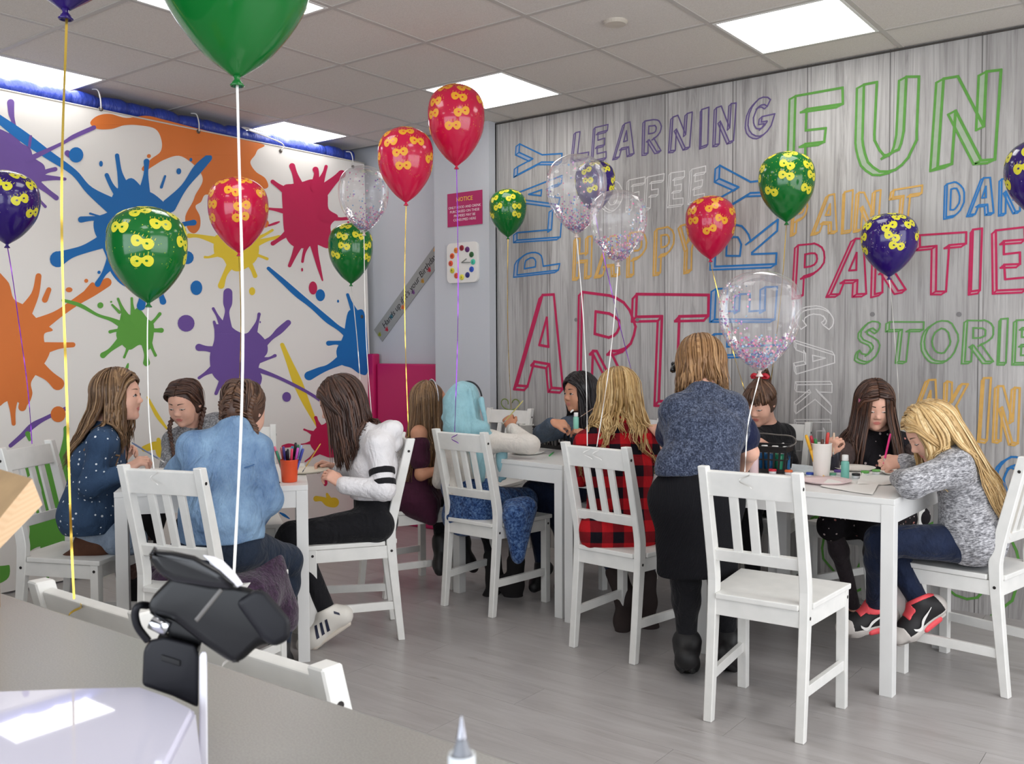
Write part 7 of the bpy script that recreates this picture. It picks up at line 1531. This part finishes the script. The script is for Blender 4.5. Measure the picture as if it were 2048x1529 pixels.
# white till printer with bevelled side and a thin upright side panel
GW = NT('glossy_white_plastic'); GW.p(Base_Color=srgb(214, 212, 228), Roughness=.025, Specular_IOR_Level=.45)
zt = 1.022; tp_ = [on_z(-140, 1392, zt), on_z(0, 1381, zt), on_z(150, 1375, zt), on_z(285, 1372, zt), on_z(345, 1393, zt), on_z(392, 1417, zt), on_z(330, 1540, zt), on_z(250, 1700, zt), on_z(-140, 1700, zt)]
bt = [p_ + (p_ - np.mean(tp_, 0)) * np.array([.08, .08, 0]) for p_ in tp_]
org = np.array([tp_[3][0], tp_[3][1], CZ + .0005]); rt = empty('receipt_printer', org); tag(rt, 'glossy white till printer on the counter below the black display', 'printer')
V = [p_ - org for p_ in tp_] + [np.array([p_[0], p_[1], CZ + .0005]) - org for p_ in bt]; n = len(tp_)
o = mesh_obj('housing', V, [tuple(range(n))[::-1], tuple(range(n, 2 * n))] + [(i, (i + 1) % n, n + (i + 1) % n, n + i) for i in range(n)], GW.m, rt)
bm = bmesh.new(); bm.from_mesh(o.data); bmesh.ops.recalc_face_normals(bm, faces=bm.faces); bmesh.ops.bevel(bm, geom=[e for e in bm.edges if e.calc_face_angle(0) > .5], offset=.004, segments=3, affect='EDGES'); bm.to_mesh(o.data); bm.free()
def slab(name, poly, d, th, m, parent, bev=.003, org=None):
    """pixel outline at distance d, given its own thickness th away from the viewer"""
    c_ = np.mean(poly, 0); A = [at(x, y, d) for x, y in poly]; B = [a + nz(ray(*c_)) * th for a in A]; n = len(A); o_ = np.array(parent.location)
    ob = mesh_obj(name, [a - o_ for a in A + B], [tuple(range(n)), tuple(range(n, 2 * n))[::-1]] + [(i, n + i, n + (i + 1) % n, (i + 1) % n) for i in range(n)], m, parent)
    bm = bmesh.new(); bm.from_mesh(ob.data); bmesh.ops.recalc_face_normals(bm, faces=bm.faces); bmesh.ops.bevel(bm, geom=[e for e in bm.edges if e.calc_face_angle(0) > .35], offset=bev, segments=3, affect='EDGES', profile=.6); 
    for f in bm.faces: f.smooth = True
    bm.to_mesh(ob.data); bm.free(); return ob
BP = mat('black_satin_plastic', srgb(15, 15, 17), .36, spec=.35); BP2 = mat('black_matt_plastic', srgb(22, 22, 27), .5, spec=.3)
slab('side_panel', [(399, 1312), (404, 1304), (411, 1303), (414, 1310), (416, 1545), (398, 1545)], .80, .10, mat('white_plastic', srgb(236, 234, 240), .25), rt, .002)
td = empty('card_terminal', at(345, 1415, .815)); tag(td, 'black card terminal on a pole bracket clipped to the till, seen from behind', 'card terminal')
slab('bracket', [(287, 1300), (300, 1280), (330, 1274), (392, 1290), (398, 1310), (397, 1417), (345, 1393), (284, 1372)], .815, .035, BP2, td, .004)
slab('slot', [(322, 1310), (360, 1322), (360, 1334), (322, 1322)], .8135, .004, mat('slot_dark', srgb(8, 8, 9), .6), td, .0008)
MB().tube([at(318, 1284, .83), at(395, 1300, .83)], .0085, 14).build('hinge', BP, td, True).location = -Vector(td.location)
slab('neck', [(325, 1225), (352, 1210), (408, 1262), (402, 1296), (340, 1280)], .825, .03, BP, td, .004)
MB().tube([at(304, 1243, .80), at(336, 1259, .80)], .0065, 12).build('chrome_bolt', mat('chrome', srgb(214, 216, 222), .12, 1.0), td, True).location = -Vector(td.location)
slab('body_shell', [(300, 1196), (345, 1150), (420, 1168), (470, 1170), (510, 1178), (560, 1225), (579, 1262), (570, 1290), (520, 1290), (482, 1326), (462, 1327), (408, 1290), (345, 1240), (310, 1236), (293, 1222)], .80, .075, BP, td, .007)
slab('head_shell', [(300, 1106), (305, 1098), (345, 1102), (390, 1112), (440, 1140), (470, 1168), (486, 1182), (430, 1178), (345, 1165), (320, 1150), (299, 1122)], .785, .085, mat('black_gloss', srgb(24, 24, 26), .22), td, .006)
slab('white_rim', [(404, 1110), (428, 1114), (446, 1122), (470, 1146), (487, 1170), (466, 1180), (450, 1158), (424, 1130)], .788, .08, bpy.data.materials['white_plastic'], td, .002)
slab('grip_tab', [(510, 1178), (530, 1180), (582, 1240), (580, 1280), (548, 1296), (524, 1280), (470, 1205)], .795, .06, BP2, td, .006)
slab('sheen_ridge', [(388, 1240), (395, 1246), (447, 1182), (440, 1176)], .7995, .004, mat('grey_sheen', srgb(96, 92, 88), .3), td, .0010)  # paler strip on the black shell, a sheen put into its colour
MB().tube(catmull([at(296, 1212, .82), at(278, 1212, .81), at(270, 1228, .81), at(276, 1255, .812), at(296, 1282, .818)], 6), .0033, 8).build('cable', BP2, td, True).location = -Vector(td.location)
# cardboard
CB = mat('cardboard', srgb(156, 128, 92), .85, vary=.1, vscale=40); CBL = NT('cardboard_edge'); _w = CBL.n('TexWave', {'Vector': CBL.coord(), 'Scale': 160.0}, wave_type='BANDS', bands_direction='X').outputs['Fac']; CBL.p(Base_Color=CBL.ramp(_w, [(0, srgb(212, 178, 140)), (1, srgb(220, 187, 150))]), Roughness=.85)
q = on_z(-260, 1250, CZ); cb = empty('cardboard_box', (q[0], q[1], CZ)); tag(cb, 'brown cardboard box at the picture edge with a flap sticking out', 'box'); o_ = np.array(cb.location)
d0 = .92; A = [at(64, 958, d0), at(-30, 930, d0 + .06), at(-150, 1050, d0 + .02), at(-30, 1074, d0 - .05)]; Bq = [at(85, 1010, d0 - .004), at(-30, 982, d0 + .055), at(-130, 1110, d0 + .02), at(-30, 1128, d0 - .055)]
V = [p_ - o_ for p_ in A + Bq]; o = mesh_obj('flap', V, [(0, 1, 2, 3), (7, 6, 5, 4), (0, 3, 7, 4), (1, 0, 4, 5), (2, 1, 5, 6), (3, 2, 6, 7)], None, cb, False, [CB, CBL.m], [0, 0, 1, 1, 1, 1])
MB().box(-.16, .06, -.14, .14, .0005, .19).build('box_body', CB, cb, bevel=.002)
# pen standing in a pot, point up
pt = at(923, 1431, .40); pn = empty('ballpoint_pen', (pt[0], pt[1], pt[2] - .15)); tag(pn, 'grey ballpoint pen standing point up, close to the camera', 'pen')
MB().lathe([(.0, .150), (.0004, .1495), (.0009, .147), (.0021, .1405), (.0023, .1402)], (0, 0, 0), 24).build('point', mat('pen_metal', srgb(150, 150, 156), .25, .9), pn, True)
MB().lathe([(.0023, .1402), (.0024, .1385), (.0029, .137), (.0044, .1325), (.0045, .1318)], (0, 0, 0), 24).build('grip', mat('pen_grey', srgb(124, 126, 132), .4), pn, True)
MB().lathe([(.0046, .1325), (.0057, .1335), (.0058, .1325), (.0056, 0.001), (.003, 0)], (0, 0, 0), 24).build('barrel', mat('pen_white', srgb(224, 228, 232), .35), pn, True)
zb = float(pt[2] - .15)
pp = MB().lathe([(.030, 0), (.032, .002), (.034, .12), (.031, .12), (.029, zb - CZ - .002), (0, zb - CZ - .002)], (0, 0, 0), 24).build('pen_pot', mat('pot_black', srgb(30, 30, 32), .5), None, True); pp.location = (pt[0], pt[1], CZ + .0005); tag(pp, 'black pen pot on the counter holding the ballpoint pen', 'pen pot')
